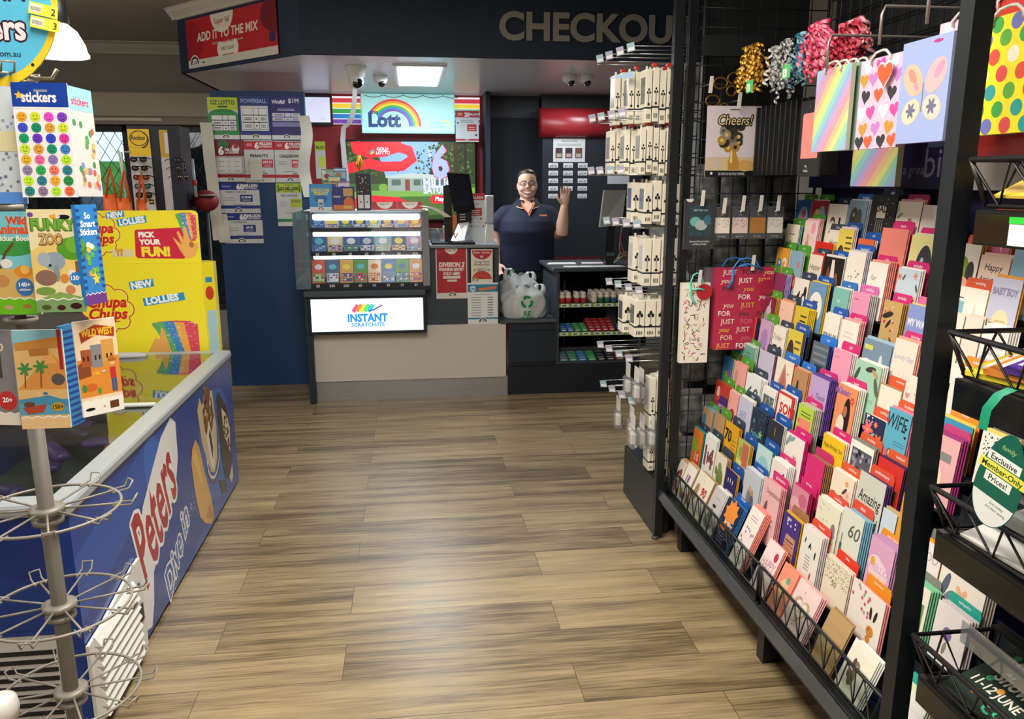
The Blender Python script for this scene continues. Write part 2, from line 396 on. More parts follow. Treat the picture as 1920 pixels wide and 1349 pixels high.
# cornice along the bulkhead's chamfer and side
b = MB(M('#c3beb4', .8)); prof = [(0, -.07), (.02, -.07), (.03, -.05), (.06, -.02), (.08, .02), (.085, .0), (.085, .02), (0, .02)]
d = Vector((A1[0]-A0[0], A1[1]-A0[1], 0)).normalized(); nrm = Vector((d.y*-1, d.x, 0)); nrm = nrm if nrm.y < 0 else -nrm
q0 = Vector((A0[0], A0[1], 2.845)); q1 = Vector((A1[0], A1[1], 2.845))
b.prism([q1+nrm*p[0]+Vector((0, 0, p[1]))-d*-.03 for p in prof], (q0-q1)-d*.0)
b.prism([Vector((A1[0]-p[0], A1[1]-.03, 2.845+p[1])) for p in prof], (0, 8.2-A1[1], 0)); struct(b, 'trim_3')
# ------------------------------------------------ checkout area: walls, signs, counters
RED = '#8e1622'; DK = '#14181f'
b = MB(M(RED, .5)); b.box(-1.44, .72, 7.93, 8.0, 0, 2.4); struct(b, 'wall_red_backing')
b = MB(M('#0d1626', .6)); b.box(.72, .76, 7.55, 8.0, 0, 2.4); b.use(M('#3e4249', .6)); b.box(.76, 1.27, 7.9, 7.95, 2.2, 2.4); b.box(1.27, 2.3, 7.75, 7.8, 2.28, 2.4); b.use(M('#0c1422', .7)); b.box(.76, 1.27, 7.9, 7.95, 0, 2.2); struct(b, 'wall_dark_recess')  # dark doorway opening is a flat panel, its shade put into the colour
# navy partition that carries the draw posters
b = MB(noisy('#123a6a', .06, 6, .55)); b.box(-1.44, -.76, 6.43, 6.5, 0, 2.26); struct(b, 'wall_partition')
# ---- CHECKOUT lettering on the bulkhead
b = MB(M('#9b9a94', .5)); cu = bpy.data.curves.new('lettering', 'FONT'); cu.body = 'CHECKOUT'; cu.offset = .03; cu.extrude = .06; cu.resolution_u = 4
ob = bpy.data.objects.new('lettering', cu); me = bpy.data.meshes.new_from_object(ob)
xs = [v.co.x for v in me.vertices]; ys = [v.co.y for v in me.vertices]; bw = 1.325/(max(xs)-min(xs)); bh = .182/(max(ys)-min(ys))
b.add([(.62+(v.co.x-min(xs))*bw, FY-.012+(-v.co.z)*.16, 2.507+(v.co.y-min(ys))*bh) for v in me.vertices], [tuple(p.vertices) for p in me.polygons])
bpy.data.objects.remove(ob); bpy.data.meshes.remove(me); bpy.data.curves.remove(cu)
Tm(b, 'checkout_sign', 'large grey raised letters reading CHECKOUT on the navy bulkhead', 'sign')

def arc_logo(s, x, y, r, txt='#2b2f36'):
    """small half-round logo on the posters"""
    s.ell(x, y, r*1.15, r*1.15, '#f4f4f2', 16, 0, PI); s.arc(x, y, r*.7, r, '#3a3f46', 0, PI, 12); s.text(x, y+.004, r*.75*s.w/s.h, 'Lott', txt, .02, align='c')
# ---- red banner on the chamfer
def sheet_at(s, name, o, u, v, label, cat, group=None): return tag(s.build(name, mat=frame(o, u, v)), label, cat, group)
dv = Vector((A0[0]-A1[0], A0[1]-A1[1], 0)); Lc = dv.length; dv.normalize(); nn = Vector((-dv.y, dv.x, 0)); nn = -nn if nn.y > 0 else nn
s = Sheet(1.13, .335, '#c3222f', .004)
s.ell(.0, .55, .2, .13, '#a81a28', 20, -PI/2, PI/2); s.ell(1.0, .75, .16, .1, '#7a1026', 20, PI/2, 1.5*PI); s.ell(.95, .34, .035, .03, '#3c2a6a', 12)
s.rect(0, 0, 1, .16, '#d9d4c8'); s.ell(.43, 1.0, .13, .115, '#e8e2d6', 24, PI, 2*PI)
s.text(.43, .80, .15, "Super '66'", '#b0202c', .012, maxw=.2); s.text(.47, .52, .25, 'ADD IT TO THE MIX', '#f2ead9', .025, .1, maxw=.72)
s.text(.48, .40, .075, '$1.15 give you another chance to win.', '#f2ead9', .0, maxw=.46); s.ell(.39, .29, .035, .045, '#efe8da', 14); s.ell(.56, .29, .035, .045, '#efe8da', 14); s.rect(.39, .175, .56, .405, '#efe8da')
s.text(.475, .255, .1, 'PLAY TODAY', '#3a2a2a', .018, maxw=.15); arc_logo(s, .08, .07, .05); s.rect(.17, .07, .2, .1, '#555')
p0 = Vector((A1[0], A1[1], 2.42))+dv*.14+nn*.012
sheet_at(s, 'banner', p0, dv, (0, 0, 1), 'red banner reading ADD IT TO THE MIX on the angled bulkhead', 'banner')

# ---- light panel, cameras under the soffit
b = MB(M('#e6e8ea', .4)); b.box(-.085, .295, 5.9, 7.08, 2.385, 2.40); p = b.build('ceiling_panel_light')
tag(p, 'bright square light panel set in the white soffit', 'light')
b = MB(E_('#f2fbff', 6)); b.box(-.05, .26, 5.94, 7.04, 2.380, 2.386); b.build('diffuser', p)
def dome_camera(x, y, r, turret, label):
    e = empty('security_camera', (x, y, 2.4), label, 'camera', 'security cameras under the soffit')
    b = MB(M('#e4e5e4', .35))
    if turret:
        b.lathe([(r*1.25, 0), (r*1.25, -.02), (r*1.05, -.035), (r*.95, -.075), (r*.8, -.08)], (x, y, 2.4), 24); b.build('mount', e)
        b = MB(M('#dcdedd', .3)); b.ball((x, y-.01, 2.4-.105), r*.86); b.build('ball_housing', e)
        b = MB(M('#0b0d10', .12)); b.loft([((x+.01, y-r*.9+.012, 2.4-.118), r*.62, r*.62, (1, 0, 0), (0, 0, 1)), ((x+.012, y-r*.98, 2.4-.125), r*.5, r*.5, (1, 0, 0), (0, 0, 1))]); b.build('lens', e)
    else:
        b.lathe([(r, 0), (r, -.03), (r*.92, -.045), (r*.6, -.06)], (x, y, 2.4), 20); b.build('housing', e)
        b = MB(M('#0b0d10', .15)); b.ball((x+.01, y-.02, 2.4-.058), r*.5, r*.5, .03); b.build('lens', e)
    return e
dome_camera(-.345, 6.05, .062, True, 'large white turret camera under the soffit above the hanging paper strip')
dome_camera(-.19, 6.55, .055, False, 'small white dome camera beside the ceiling light panel')
dome_camera(1.248, 6.32, .055, False, 'left of the paired dome cameras behind the CHECKOUT letters')
dome_camera(1.372, 6.31, .055, False, 'right of the paired dome cameras behind the CHECKOUT letters')

# ---- lit signs on the back wall
def sub_sheet(s, name, parent, o, u, v):
    ob = s.build(name, mat=Matrix()); ob.parent = parent; ob.matrix_local = Matrix.Translation(-BASE[parent.name]) @ frame(o, u, v); return ob
def panel_sheet(name, x0, x1, z0, z1, y, col, label, cat, t=.05, emit=0., group=None, fn=None, rough=.4):
    s = Sheet(x1-x0, z1-z0, col, t, rough, emit)
    if fn: fn(s)
    return sheet_at(s, name, (x0, y, z0), (1, 0, 0), (0, 0, 1), label, cat, group)
RB = ['#e2433f', '#f2a93b', '#f3e13f', '#46b24d', '#2f7fd0', '#6a3fa0']
def lott(s):
    s.rect(.012, .03, .988, .97, '#aee6e4')
    for i, c in enumerate(['#e8453c', '#f0a030', '#f2df3a', '#3fb650', '#2f80d2', '#7a4aa8']):
        s.arc(.34, .17, .165+.022*(5-i), .188+.022*(5-i), c, 0, PI*.93, 26, .95)
    s.ell(.105, .36, .07, .07, '#aee6e4', 14)
    s.text(.13, .48, .17, 'the', '#1d3f7a', .03); s.text(.245, .165, .50, 'Lott', '#1c3c78', .045, maxw=.37)
    s.text(.82, .24, .11, 'Golden', '#6fae9a', .0); s.text(.83, .14, .11, 'Casket', '#6fae9a', .0); s.text(.735, .2, .06, 'by', '#6fae9a')
    for i, c in enumerate(['#a8d8b8', '#e8d890', '#9ad0d8']): s.arc(.89, .16, .05+.012*i, .062+.012*i, c, 0, PI*.7, 12)
panel_sheet('lightbox_sign', -.405, .445, 2.04, 2.385, 7.72, '#98dcd8', 'glowing pale lightbox sign with a rainbow arch under the soffit', 'sign', .08, .42, fn=lott)
def rainbow(s):
    for i, c in enumerate(['#d8404a', '#f0cf3c', '#3fa552', '#2f7ac8', '#6a3f9a']): s.rect(0, .93-.19*(i+1)+.03, 1, .93-.19*i, c)
panel_sheet('rainbow_panel', -.675, -.418, 2.125, 2.372, 7.86, '#f4f4f6', 'rainbow striped lit panel left of the rainbow arch lightbox', 'sign', .04, .5, 'rainbow striped panels', rainbow)
panel_sheet('rainbow_panel', .452, .692, 2.135, 2.375, 7.86, '#f4f4f6', 'rainbow striped lit panel right of the rainbow arch lightbox', 'sign', .04, .5, 'rainbow striped panels', rainbow)
def scr(s): s.arc(.72, .08, .05, .09, '#b9bfd6', 0, PI, 10)
panel_sheet('screen', -.93, -.70, 2.14, 2.36, 7.86, '#d8dcf4', 'small blank white screen behind the draw posters', 'screen', .03, .55, fn=scr)
sc_ = [o for o in COL.objects if o.name == 'screen'][0]; b = MB(M('#15131a', .5)); b.box(-.07, .24, -.03, .245, -.065, -.031); b.build('surround', sc_)
# television
TX0, TX1, TZ0, TZ1 = -.585, .635, 1.25, 1.965
def nb(px, py): return ((px-645)/243., 1-(py-267)/145.)
def tv(s):
    s.rect(0, 0, 1, 1, '#3c5a2c'); rg = random.Random(4)
    s.rect(0, .45, 1, 1, '#2f3f22'); s.poly([nb(700, 267), nb(820, 267), nb(800, 330), nb(720, 330)], '#7fa6e8')
    for i in range(420):
        px = rg.choice([rg.uniform(648, 712), rg.uniform(775, 884), rg.uniform(800, 884), rg.uniform(650, 884)]); py = rg.uniform(271, 330)
        if 722 < px < 775 and py < 318: continue
        x, y = nb(px, py); r = rg.uniform(.004, .011); s.ell(x, y, r, r, rg.choice(['#22331a', '#3f5f28', '#5a7a34', '#2a3a1e', '#1e2a18', '#4f6838', '#26361c']), 7); s.lay -= .8
    s.lay += 1
    s.rect(*nb(848, 330), *nb(856, 267), '#3c2c22'); s.rect(*nb(868, 340), *nb(873, 267), '#33261e')
    s.poly([nb(645, 345), nb(888, 345), nb(888, 412), nb(645, 412)], '#45632e'); s.poly([nb(645, 360), nb(888, 352), nb(888, 366), nb(645, 372)], '#6f9a44'); s.poly([nb(740, 412), nb(888, 395), nb(888, 412)], '#2c4420')
    # house
    s.poly([nb(724, 330), nb(800, 327), nb(845, 333), nb(845, 360), nb(724, 358)], '#8a968c'); s.poly([nb(720, 330), nb(770, 325), nb(850, 331), nb(850, 335), nb(720, 334)], '#aab4b0')
    for a, c in ((731, 748), (772, 785), (788, 805), (810, 838)): s.rect(*nb(a, 348), *nb(c, 337), '#4a5f58')
    s.rect(*nb(756, 358), *nb(765, 337), '#7a3a34'); s.ell(*nb(715, 352), .035, .03, '#6f9a3c', 10); s.ell(*nb(676, 345), .05, .05, '#3d5a28', 12)
    # red ribbon
    s.band([nb(666, 267), nb(668, 281), nb(690, 288), nb(720, 285), nb(745, 277), nb(765, 283), nb(771, 298), nb(752, 312), nb(715, 313), nb(690, 307), nb(668, 312), nb(645, 318)], .075, '#e02430')
    s.poly([nb(666, 267), nb(752, 267), nb(745, 280), nb(720, 290), nb(690, 292), nb(670, 286)], '#e02430')
    s.poly([nb(645, 376), nb(690, 366), nb(740, 370), nb(782, 387), nb(645, 388)], '#e02430')
    s.text(*nb(716, 283), .055, 'GOLD', '#f4f0ff', .03, align='l' and 'c'); s.text(*nb(717, 290), .055, 'LOTTO', '#f4f0ff', .03)
    for i, c in enumerate(('#e8c84a', '#4ab05a', '#4a7ae0')): s.arc(*nb(700, 290), .012+.008*i, .019+.008*i, c, PI*.45, PI, 8)
    s.text(*nb(803, 293), .11, '$', '#b6b8ff', .03); s.text(*nb(823.6, 332.8), .56, '6', '#c02840', .05, sx=.86); s.text(*nb(823, 332), .55, '6', '#9aa6f4', .04, sx=.82)
    s.text(*nb(790, 351), .16, 'MILLION', '#c0c4ff', .04, align='l', maxw=.30); s.text(*nb(790, 363), .13, 'SATURDAY', '#c0c4ff', .04, align='l', maxw=.30)
    s.ell(*nb(811, 374), .035, .035, '#e02430', 14); s.rect(*nb(811, 382.5), *nb(860, 366), '#e02430'); s.ell(*nb(860, 374), .035, .035, '#e02430', 14); s.text(*nb(812, 377), .075, 'Play today', '#ffffff', .02, align='l')
b = MB(M('#0c0d10', .3)); b.bbox(TX0-.015, TX1+.015, 7.80, 7.89, TZ0-.015, TZ1+.015, .008); e = b.build('television'); tag(e, 'wide television showing a house, a red ribbon and $6 MILLION', 'television')
s = Sheet(TX1-TX0, TZ1-TZ0, '#2f3f22', .002, .3, .45); tv(s); o = sub_sheet(s, 'display', e, (TX0, 7.798, TZ0), (1, 0, 0), (0, 0, 1))

# ---- draw posters on the navy partition
def cb(px, py, y=6.42):
    """a point on the partition's face"""
    return None
def poster(x0, z0, x1, z1, label, fn, y=6.425, col='#d8dade', tilt=0, group='draw posters on the navy partition', name='draw_poster'):
    s = Sheet(x1-x0, z1-z0, col, .0015, .35); fn(s)
    u = (math.cos(tilt), 0, math.sin(tilt)); v = (-math.sin(tilt), 0, math.cos(tilt))
    return sheet_at(s, name, (x0, y, z0), u, v, label, 'poster', group)
def table(s, x0, y0, x1, y1, line='#4a4f5a', bg_='#eef0f2', rows=3):
    s.rect(x0, y0, x1, y1, line); w = x1-x0; h = (y1-y0)/rows
    for r in range(rows):
        for a, c in ((.01, .44), (.46, .66), (.68, .99)):
            s.rect(x0+a*w, y0+h*r+.012, x0+c*w, y0+h*(r+1)-.008, bg_); s.lay -= .8
    s.lay += 1
    for r in range(rows):
        s.lines(x0+.06*w, y0+h*r+.3*h, x0+.4*w, y0+h*(r+1)-.2*h, 2, '#555a66', .5); s.lay -= 2
        s.rect(x0+.53*w, y0+h*(r+.38), x0+.59*w, y0+h*(r+.62), '#333'); s.lay -= .8
        s.lines(x0+.73*w, y0+h*r+.3*h, x0+.95*w, y0+h*(r+1)-.2*h, 2, '#555a66', .5); s.lay -= 2
    s.lay += 3
def p_oz(s):
    s.rect(0, .70, 1, 1, '#c5d93c'); s.ell(.5, .57, .5, .22, '#2c9a4e', 24, 0, PI); s.rect(0, .10, 1, .6, '#2c9a4e'); s.rect(0, 0, 1, .1, '#e4e6e8')
    s.text(.5, .83, .14, 'OZ LOTTO', '#1d5a34', .035, maxw=.82); s.rect(.34, .76, .66, .80, '#2a5a3a'); s.text(.5, .66, .05, 'WIN A FORTUNE', '#1a5a34', .02); table(s, .1, .2, .92, .58); arc_logo(s, .55, .035, .11)
def p_pow(s):
    s.rect(0, .1, 1, 1, '#263a86'); s.rect(0, 0, 1, .1, '#e4e6e8'); s.rect(.06, .2, .94, .78, '#e6e9f0'); s.text(.5, .85, .13, 'POWERBALL', '#9fb2e6', .03, maxw=.84); s.text(.5, .80, .05, 'WIN A FORTUNE', '#3a4470', .02, maxw=.6); table(s, .1, .23, .9, .73, '#26305a'); arc_logo(s, .5, .035, .11)
def p_wind(s):
    s.rect(0, .1, 1, 1, '#2b2a78'); s.rect(0, 0, 1, .1, '#e4e6e8'); s.text(.28, .83, .12, 'Windfall', '#f0f0ff', .03, .2, maxw=.44); s.text(.78, .85, .14, '$1M', '#f0f0ff', .02); s.lines(.2, .67, .86, .73, 2, '#d6d6f0'); table(s, .04, .42, .98, .62, '#4a4a80', '#d9d9ea', 2); s.rect(.04, .3, .98, .4, '#8a8ac4'); arc_logo(s, .5, .035, .11)
def p_six(s):
    s.rect(0, .62, 1, 1, '#8a2434'); s.ell(.3, .9, .2, .15, '#3f7a4a', 14); s.ell(.72, .8, .14, .16, '#d8d0d0', 14); s.ell(.74, .86, .08, .09, '#c02848', 12); s.text(.2, .66, .26, '6', '#fff', .05); s.text(.58, .74, .09, 'MILLION', '#fff', .04, maxw=.5); s.text(.58, .68, .06, 'SATURDAYS', '#fff', .03, maxw=.5)
    s.rect(0, .1, 1, .18, '#9a2038'); s.rect(0, .18, 1, .62, '#c0b8ba'); s.rect(.02, .22, .9, .58, '#e4e4e6'); 
    for r in range(3): s.lines(.06, .26+.11*r, .3, .29+.11*r, 1, '#777'); s.lines(.4, .26+.11*r, .5, .29+.11*r, 1, '#777'); s.lines(.62, .26+.11*r, .84, .29+.11*r, 1, '#777')
    s.rect(0, 0, 1, .1, '#dcdcde'); arc_logo(s, .48, .03, .11)
def p_synd(name):
    def f(s):
        s.rect(0, .78, 1, .98, '#c02438'); s.text(.44, .81, .2, '6', '#fff', .05); s.text(.74, .89, .09, 'MILLION', '#fff', .04, maxw=.42); s.text(.74, .83, .06, 'SATURDAYS', '#fff', .02, maxw=.42); s.rect(.1, .86, .28, .93, '#e08a96')
        s.text(.5, .60, .10, name, '#33363c', .04, maxw=.66); s.lines(.1, .44, .42, .54, 2, '#9a9ea6'); s.rect(.58, .36, .96, .55, '#c8384c'); s.text(.77, .46, .08, '$55.53', '#fff', .02, maxw=.32); s.lines(.64, .38, .9, .44, 2, '#f0c0c8'); s.lines(.28, .26, .72, .30, 1, '#8a8e96')
        s.rect(0, .11, 1, .19, '#c02438'); s.rect(.6, .2, .75, .22, '#333'); arc_logo(s, .5, .03, .11)
    return f
def p_60(name, price):
    def f(s):
        s.rect(0, .78, 1, 1, '#2a3c90'); s.text(.52, .80, .25, '60', '#fff', .05); s.text(.79, .88, .13, 'MILLION', '#fff', .05, maxw=.34); s.text(.79, .81, .07, 'THIS THURSDAY', '#fff', .02, maxw=.34); s.rect(.06, .87, .28, .92, '#8a9ad0')
        s.text(.4, .68, .08, name, '#55596a', .02); s.lines(.06, .42, .4, .58, 2, '#a6aab4'); s.rect(.5, .38, .82, .62, '#2a3c90'); s.text(.66, .50, .10, price, '#fff', .03, maxw=.28); s.lines(.54, .41, .78, .48, 2, '#c0c8e8'); s.lines(.3, .28, .7, .32, 1, '#8a8e96')
        s.rect(0, .15, 1, .26, '#2a3c90'); arc_logo(s, .44, .04, .10)
    return f
def p_20(s):
    s.rect(0, .78, 1, 1, '#b6cc3a'); s.rect(.06, .80, .94, .97, '#3f7a3a'); s.rect(.12, .79, .90, .97, '#c3d54a'); s.text(.5, .84, .11, '$20 MILLION', '#2a4a1e', .05, maxw=.76); s.text(.5, .94, .04, 'OZ LOTTO', '#2a4a1e', .03); s.text(.5, .80, .04, 'THIS TUESDAY', '#2a4a1e', .02); s.text(.5, .69, .07, 'WIN A FORTUNE', '#50545c', .03, maxw=.66)
    s.lines(.1, .46, .42, .6, 3, '#a6aab4'); s.rect(.54, .44, 1, .64, '#c3d54a'); s.text(.77, .56, .075, '$14.55', '#3a4a24', .03); s.lines(.3, .30, .8, .34, 1, '#8a8e96'); s.rect(0, .10, 1, .17, '#2c8a58'); arc_logo(s, .7, .03, .14)
poster(-1.462, 1.912, -1.245, 2.212, 'green and lime draw poster at the top left of the navy partition', p_oz)
poster(-1.238, 1.912, -1.015, 2.222, 'blue draw poster with a white table between the lime and violet ones', p_pow)
poster(-1.008, 1.912, -.79, 2.226, 'violet draw poster reading $1M beside the small white screen', p_wind)
poster(-1.43, 1.60, -1.225, 1.905, 'maroon draw poster with a big white 6 in the middle row', p_six)
poster(-1.222, 1.595, -1.005, 1.905, 'white and red syndicate poster reading PEANUTS', p_synd('PEANUTS'))
poster(-1.0, 1.595, -.785, 1.903, 'white and red syndicate poster reading CHARLIE BROWN', p_synd('CHARLIE BROWN'))
poster(-1.42, 1.366, -1.13, 1.588, 'upper of the two white and blue 60 MILLION syndicate posters', p_60('TUESDAY FORTUNE', '$128.88'))
poster(-1.41, 1.135, -1.122, 1.362, 'lower of the two white and blue 60 MILLION syndicate posters', p_60('5 POWERHITS', '$9.40'))
poster(-1.005, 1.265, -.815, 1.588, 'white and lime $20 MILLION poster alone on the right of the partition', p_20)
def strip(pts, w, name, label, group=None):
    b = MB(M('#d3d0c6', .5)); f = []
    n = len(pts)
    for p in pts: b.v += [Vector((p[0]-w/2, p[1], p[2])), Vector((p[0]+w/2, p[1]+.004, p[2]))]
    b.smooth = True
    for i in range(n-1): b.face((2*i, 2*i+2, 2*i+3, 2*i+1)); 
    b.use(M('#7f8f84')); b.smooth = False
    return Tm(b, name, label, 'receipt', group)
strip([(-1.478+.028*(i/14), 6.40+.006*math.sin(i*1.1), 2.03-.062*i) for i in range(15)], .085, 'receipt_strip', 'long paper receipt strip hanging left of the draw posters', 'long receipt strips')
strip([(-1.42+.015*(i/6), 6.405+.004*math.sin(i), 1.36-.036*i) for i in range(7)], .085, 'receipt_strip', 'short paper receipt strip beside the lower 60 MILLION poster', 'long receipt strips')
strip([(-.765+.018*math.sin(i*.6), 6.39+.012*math.sin(i*.9), 2.085-.05*i) for i in range(13)], .085, 'receipt_strip', 'long wavy receipt strip hanging right of the draw posters', 'long receipt strips')
strip([(-1.14, 6.415+.003*math.sin(i), 1.76-.03*i) for i in range(6)], .085, 'receipt_strip', 'small curled receipt stuck on the PEANUTS poster', 'long receipt strips')
b = MB(M('#c9ccd0', .5)); b.smooth = True
pts = [(-.36, 6.12, 2.30), (-.365, 6.12, 2.2), (-.385, 6.13, 2.08), (-.415, 6.14, 2.02), (-.455, 6.15, 1.99), (-.465, 6.15, 1.9), (-.46, 6.15, 1.75), (-.445, 6.16, 1.55)]
for p in pts: k = .03+.012*(2.3-p[2]); b.v += [Vector((p[0]-k/2, p[1], p[2])), Vector((p[0]+k/2, p[1]+.01, p[2]-.008))]
for i in range(len(pts)-1): b.face((2*i, 2*i+2, 2*i+3, 2*i+1))
b.use(M('#c9ccd0')); b.add([(-.36, 6.119, 2.385), (-.356, 6.119, 2.385), (-.354, 6.119, 2.29), (-.364, 6.119, 2.29)], [(0, 3, 2, 1)])
Tm(b, 'paper_strip', 'long twisted white paper strip hanging below the turret camera', 'paper strip')

# ---- lotto counter
e = empty('lottery_counter', (0, 6.1, 0), 'lottery counter with white front, steel kickboard and charcoal top', 'counter')
b = MB(M('#cfcac4', .35)); b.box(-.715, .70, 5.87, 5.90, .15, .56); b.build('front_panel', e)
b = MB(noisy('#a9abae', .08, 9, .33, (1, 1, 14), metal=.6)); b.box(-.715, .715, 5.885, 5.91, 0, .152); b.build('kickboard', e)
b = MB(M('#15263a', .5)); b.box(-.755, -.715, 5.80, 6.44, 0, .86); b.build('side_panel', e)
b = MB(M('#39434f', .45)); b.box(.143, .65, 5.88, 6.4, .56, 1.13); b.box(.106, .143, 5.88, 6.4, .56, .838); b.box(-.715, .10, 5.93, 6.4, .53, .838); b.build('upper_panel', e)
b = MB(M('#7f868c', .4)); b.bbox(.142, .655, 5.85, 6.42, 1.128, 1.15, .004); b.build('counter_top', e)
b = MB(M('#3d4a58', .4)); b.bbox(-.755, .105, 5.75, 5.95, .80, .84, .005); b.build('ledge', e)
b = MB(M('#0f1c30', .4)); b.bbox(-.735, .108, 5.775, 5.93, .522, .80, .004); sb = b.build('sign_box', e); tag(sb, 'dark lit sign box')
s = Sheet(.795, .235, '#f6fcff', .003, .3, .85); s.rect(0, 0, 1, 1, '#f4fbff')
for i, c in enumerate(('#e8467a', '#f07a3c', '#f2c63c', '#58c060', '#2fb0c8')): s.band([(.37+.034*i, .60+.006*(i % 2)), (.40+.034*i, .74+.03*(i % 2)), (.415+.034*i, .82)], .036, c); 
s.band([(.51, .62), (.56, .66), (.60, .74), (.635, .80)], .012, '#2a3f9a')
s.text(.5, .30, .33, 'INSTANT', '#1f7fd0', .05, maxw=.36); s.text(.5, .14, .17, 'SCRATCH-ITS', '#2f86c8', .04, maxw=.3)
o = sub_sheet(s, 'lit_face', sb, (-.712, 5.772, .545), (1, 0, 0), (0, 0, 1))
def plain_poster(x0, z0, x1, z1, y, label, fn, col, name='notice'):
    s = Sheet(x1-x0, z1-z0, col, .002, .35); fn(s); return sheet_at(s, name, (x0, y, z0), (1, 0, 0), (0, 0, 1), label, 'notice', 'notices on the lottery counter')
def n_div(s):
    s.rect(.03, .02, .97, .98, '#b92c3c'); s.ell(.28, .78, .24, .2, '#a3263a', 16); s.rect(.03, .02, .97, .11, '#e6e2de'); s.ell(.5, .98, .2, .2, '#eae6e0', 16, PI, 2*PI); s.text(.5, .915, .06, "Super '66'", '#a82434', .01, maxw=.3); s.text(.5, .62, .12, 'DIVISION 2', '#f4ecea', .05, .2, maxw=.82); s.text(.5, .54, .08, 'WINNING ENTRY', '#f4ecea', .05, .2, maxw=.82); s.text(.5, .46, .08, 'SOLD HERE', '#f4ecea', .05, .2, maxw=.55); s.rect(.22, .39, .78, .44, '#eae0dc'); s.rect(.36, .33, .66, .37, '#eae0dc'); arc_logo(s, .52, .05, .12)
def n_cedar(s):
    s.rect(.03, .03, .97, .97, '#e9e4d6'); s.ell(.5, .97, .46, .42, '#c22a3a', 20, PI, 2*PI); s.text(.5, .88, .08, 'Division 1 Sold Here', '#f0dcd8', .03, maxw=.78); s.text(.5, .76, .09, '66', '#f0dcd8', .05); s.text(.5, .60, .1, 'Cedar Park', '#5a5a50', .02, maxw=.7); s.text(.5, .52, .1, 'Foodworks', '#5a5a50', .02, maxw=.7); s.lines(.2, .44, .8, .49, 1, '#aaa'); s.text(.5, .36, .1, '$1,409,571.43', '#5a5a50', .02, maxw=.76); s.ell(.5, .10, .46, .42, '#c8453a', 20, 0, PI); s.rect(.03, .03, .97, .12, '#e9e4d6'); arc_logo(s, .2, .06, .14)
def n_lines(s):
    s.rect(0, .78, 1, .96, '#2f86b0'); s.ell(.18, .86, .1, .1, '#d8e8f0', 12); s.text(.18, .83, .07, 'LIFE', '#2f6a90', .03); s.poly([(.36, .87), (.95, .92), (.95, .85), (.36, .80)], '#e07a4a'); s.text(.5, .71, .035, 'Game & Subscription Prices', '#5a7a94', .02)
    for i in range(8): s.rect(.12, .64-.062*i, .44, .655-.062*i, '#7a7e86'); s.lay -= .8; s.rect(.66, .64-.062*i, .84, .66-.062*i, '#5a5e66'); s.lay -= .8
    s.lay += 2; s.rect(0, .12, 1, .16, '#2f86b0'); arc_logo(s, .5, .05, .13)
plain_poster(.185, .755, .415, 1.135, 5.876, 'red notice reading DIVISION 2 WINNING ENTRY SOLD HERE', n_div, '#e6e2e0')
b = MB(M('#0e1218', .4)); b.box(.428, .618, 5.872, 5.880, .85, 1.128); fr = b.build('framed_notice'); tag(fr, 'cream and red Cedar Park notice in a black frame', 'notice', 'notices on the lottery counter')
s = Sheet(.16, .25, '#e9e4d6', .001); n_cedar(s); o = sub_sheet(s, 'insert', fr, (.443, 5.871, .866), (1, 0, 0), (0, 0, 1))
plain_poster(.415, .56, .64, .87, 5.868, 'white price notice with a blue header at the counter end', n_lines, '#e8ecf0')

# ---- lit scratch ticket case (leaning glass front)
CX0, CX1 = -.70, .09; CZ0, CZ1 = .90, 1.375
def cy(z): return 5.79+(z-CZ0)*.26
e = empty('ticket_display_case', (-.305, 5.95, .84), 'lit scratch ticket display case with a leaning front', 'display case')
b = MB(M('#1b2430', .35))
for x0, x1 in ((CX0-.045, CX0), (CX1, CX1+.05)): b.hexa([(x0, cy(CZ0)-.03, .84), (x1, cy(CZ0)-.03, .84), (x1, 6.25, .84), (x0, 6.25, .84)], [(x0, cy(CZ1)-.01, CZ1+.02), (x1, cy(CZ1)-.01, CZ1+.02), (x1, 6.25, CZ1+.02), (x0, 6.25, CZ1+.02)])
b.box(CX0-.045, CX1+.05, 5.76, 6.25, .84, .868); b.build('case_frame', e)
b = MB(M('#dfe6ea', .4)); b.box(CX0-.045, CX1+.05, cy(CZ1)-.005, 6.27, CZ1+.012, CZ1+.024); b.build('top_board', e)
b = MB(M('#c4ccd4', .4)); b.box(CX0, CX1, 6.2, 6.24, .868, CZ1+.01); b.build('back_board', e)
tiers = [(.893, .165, 8), (1.112, .105, 7), (1.277, .065, 8)]; lamps = [(1.060, 1.086), (1.218, 1.248), (1.330, 1.372)]
prices = [['$5', '$30', '$20', '$5', '$2', '$2', '$1', '$1'], ['$5', '$5', '$5', '$5', '$5', '$5', '$10'], []]
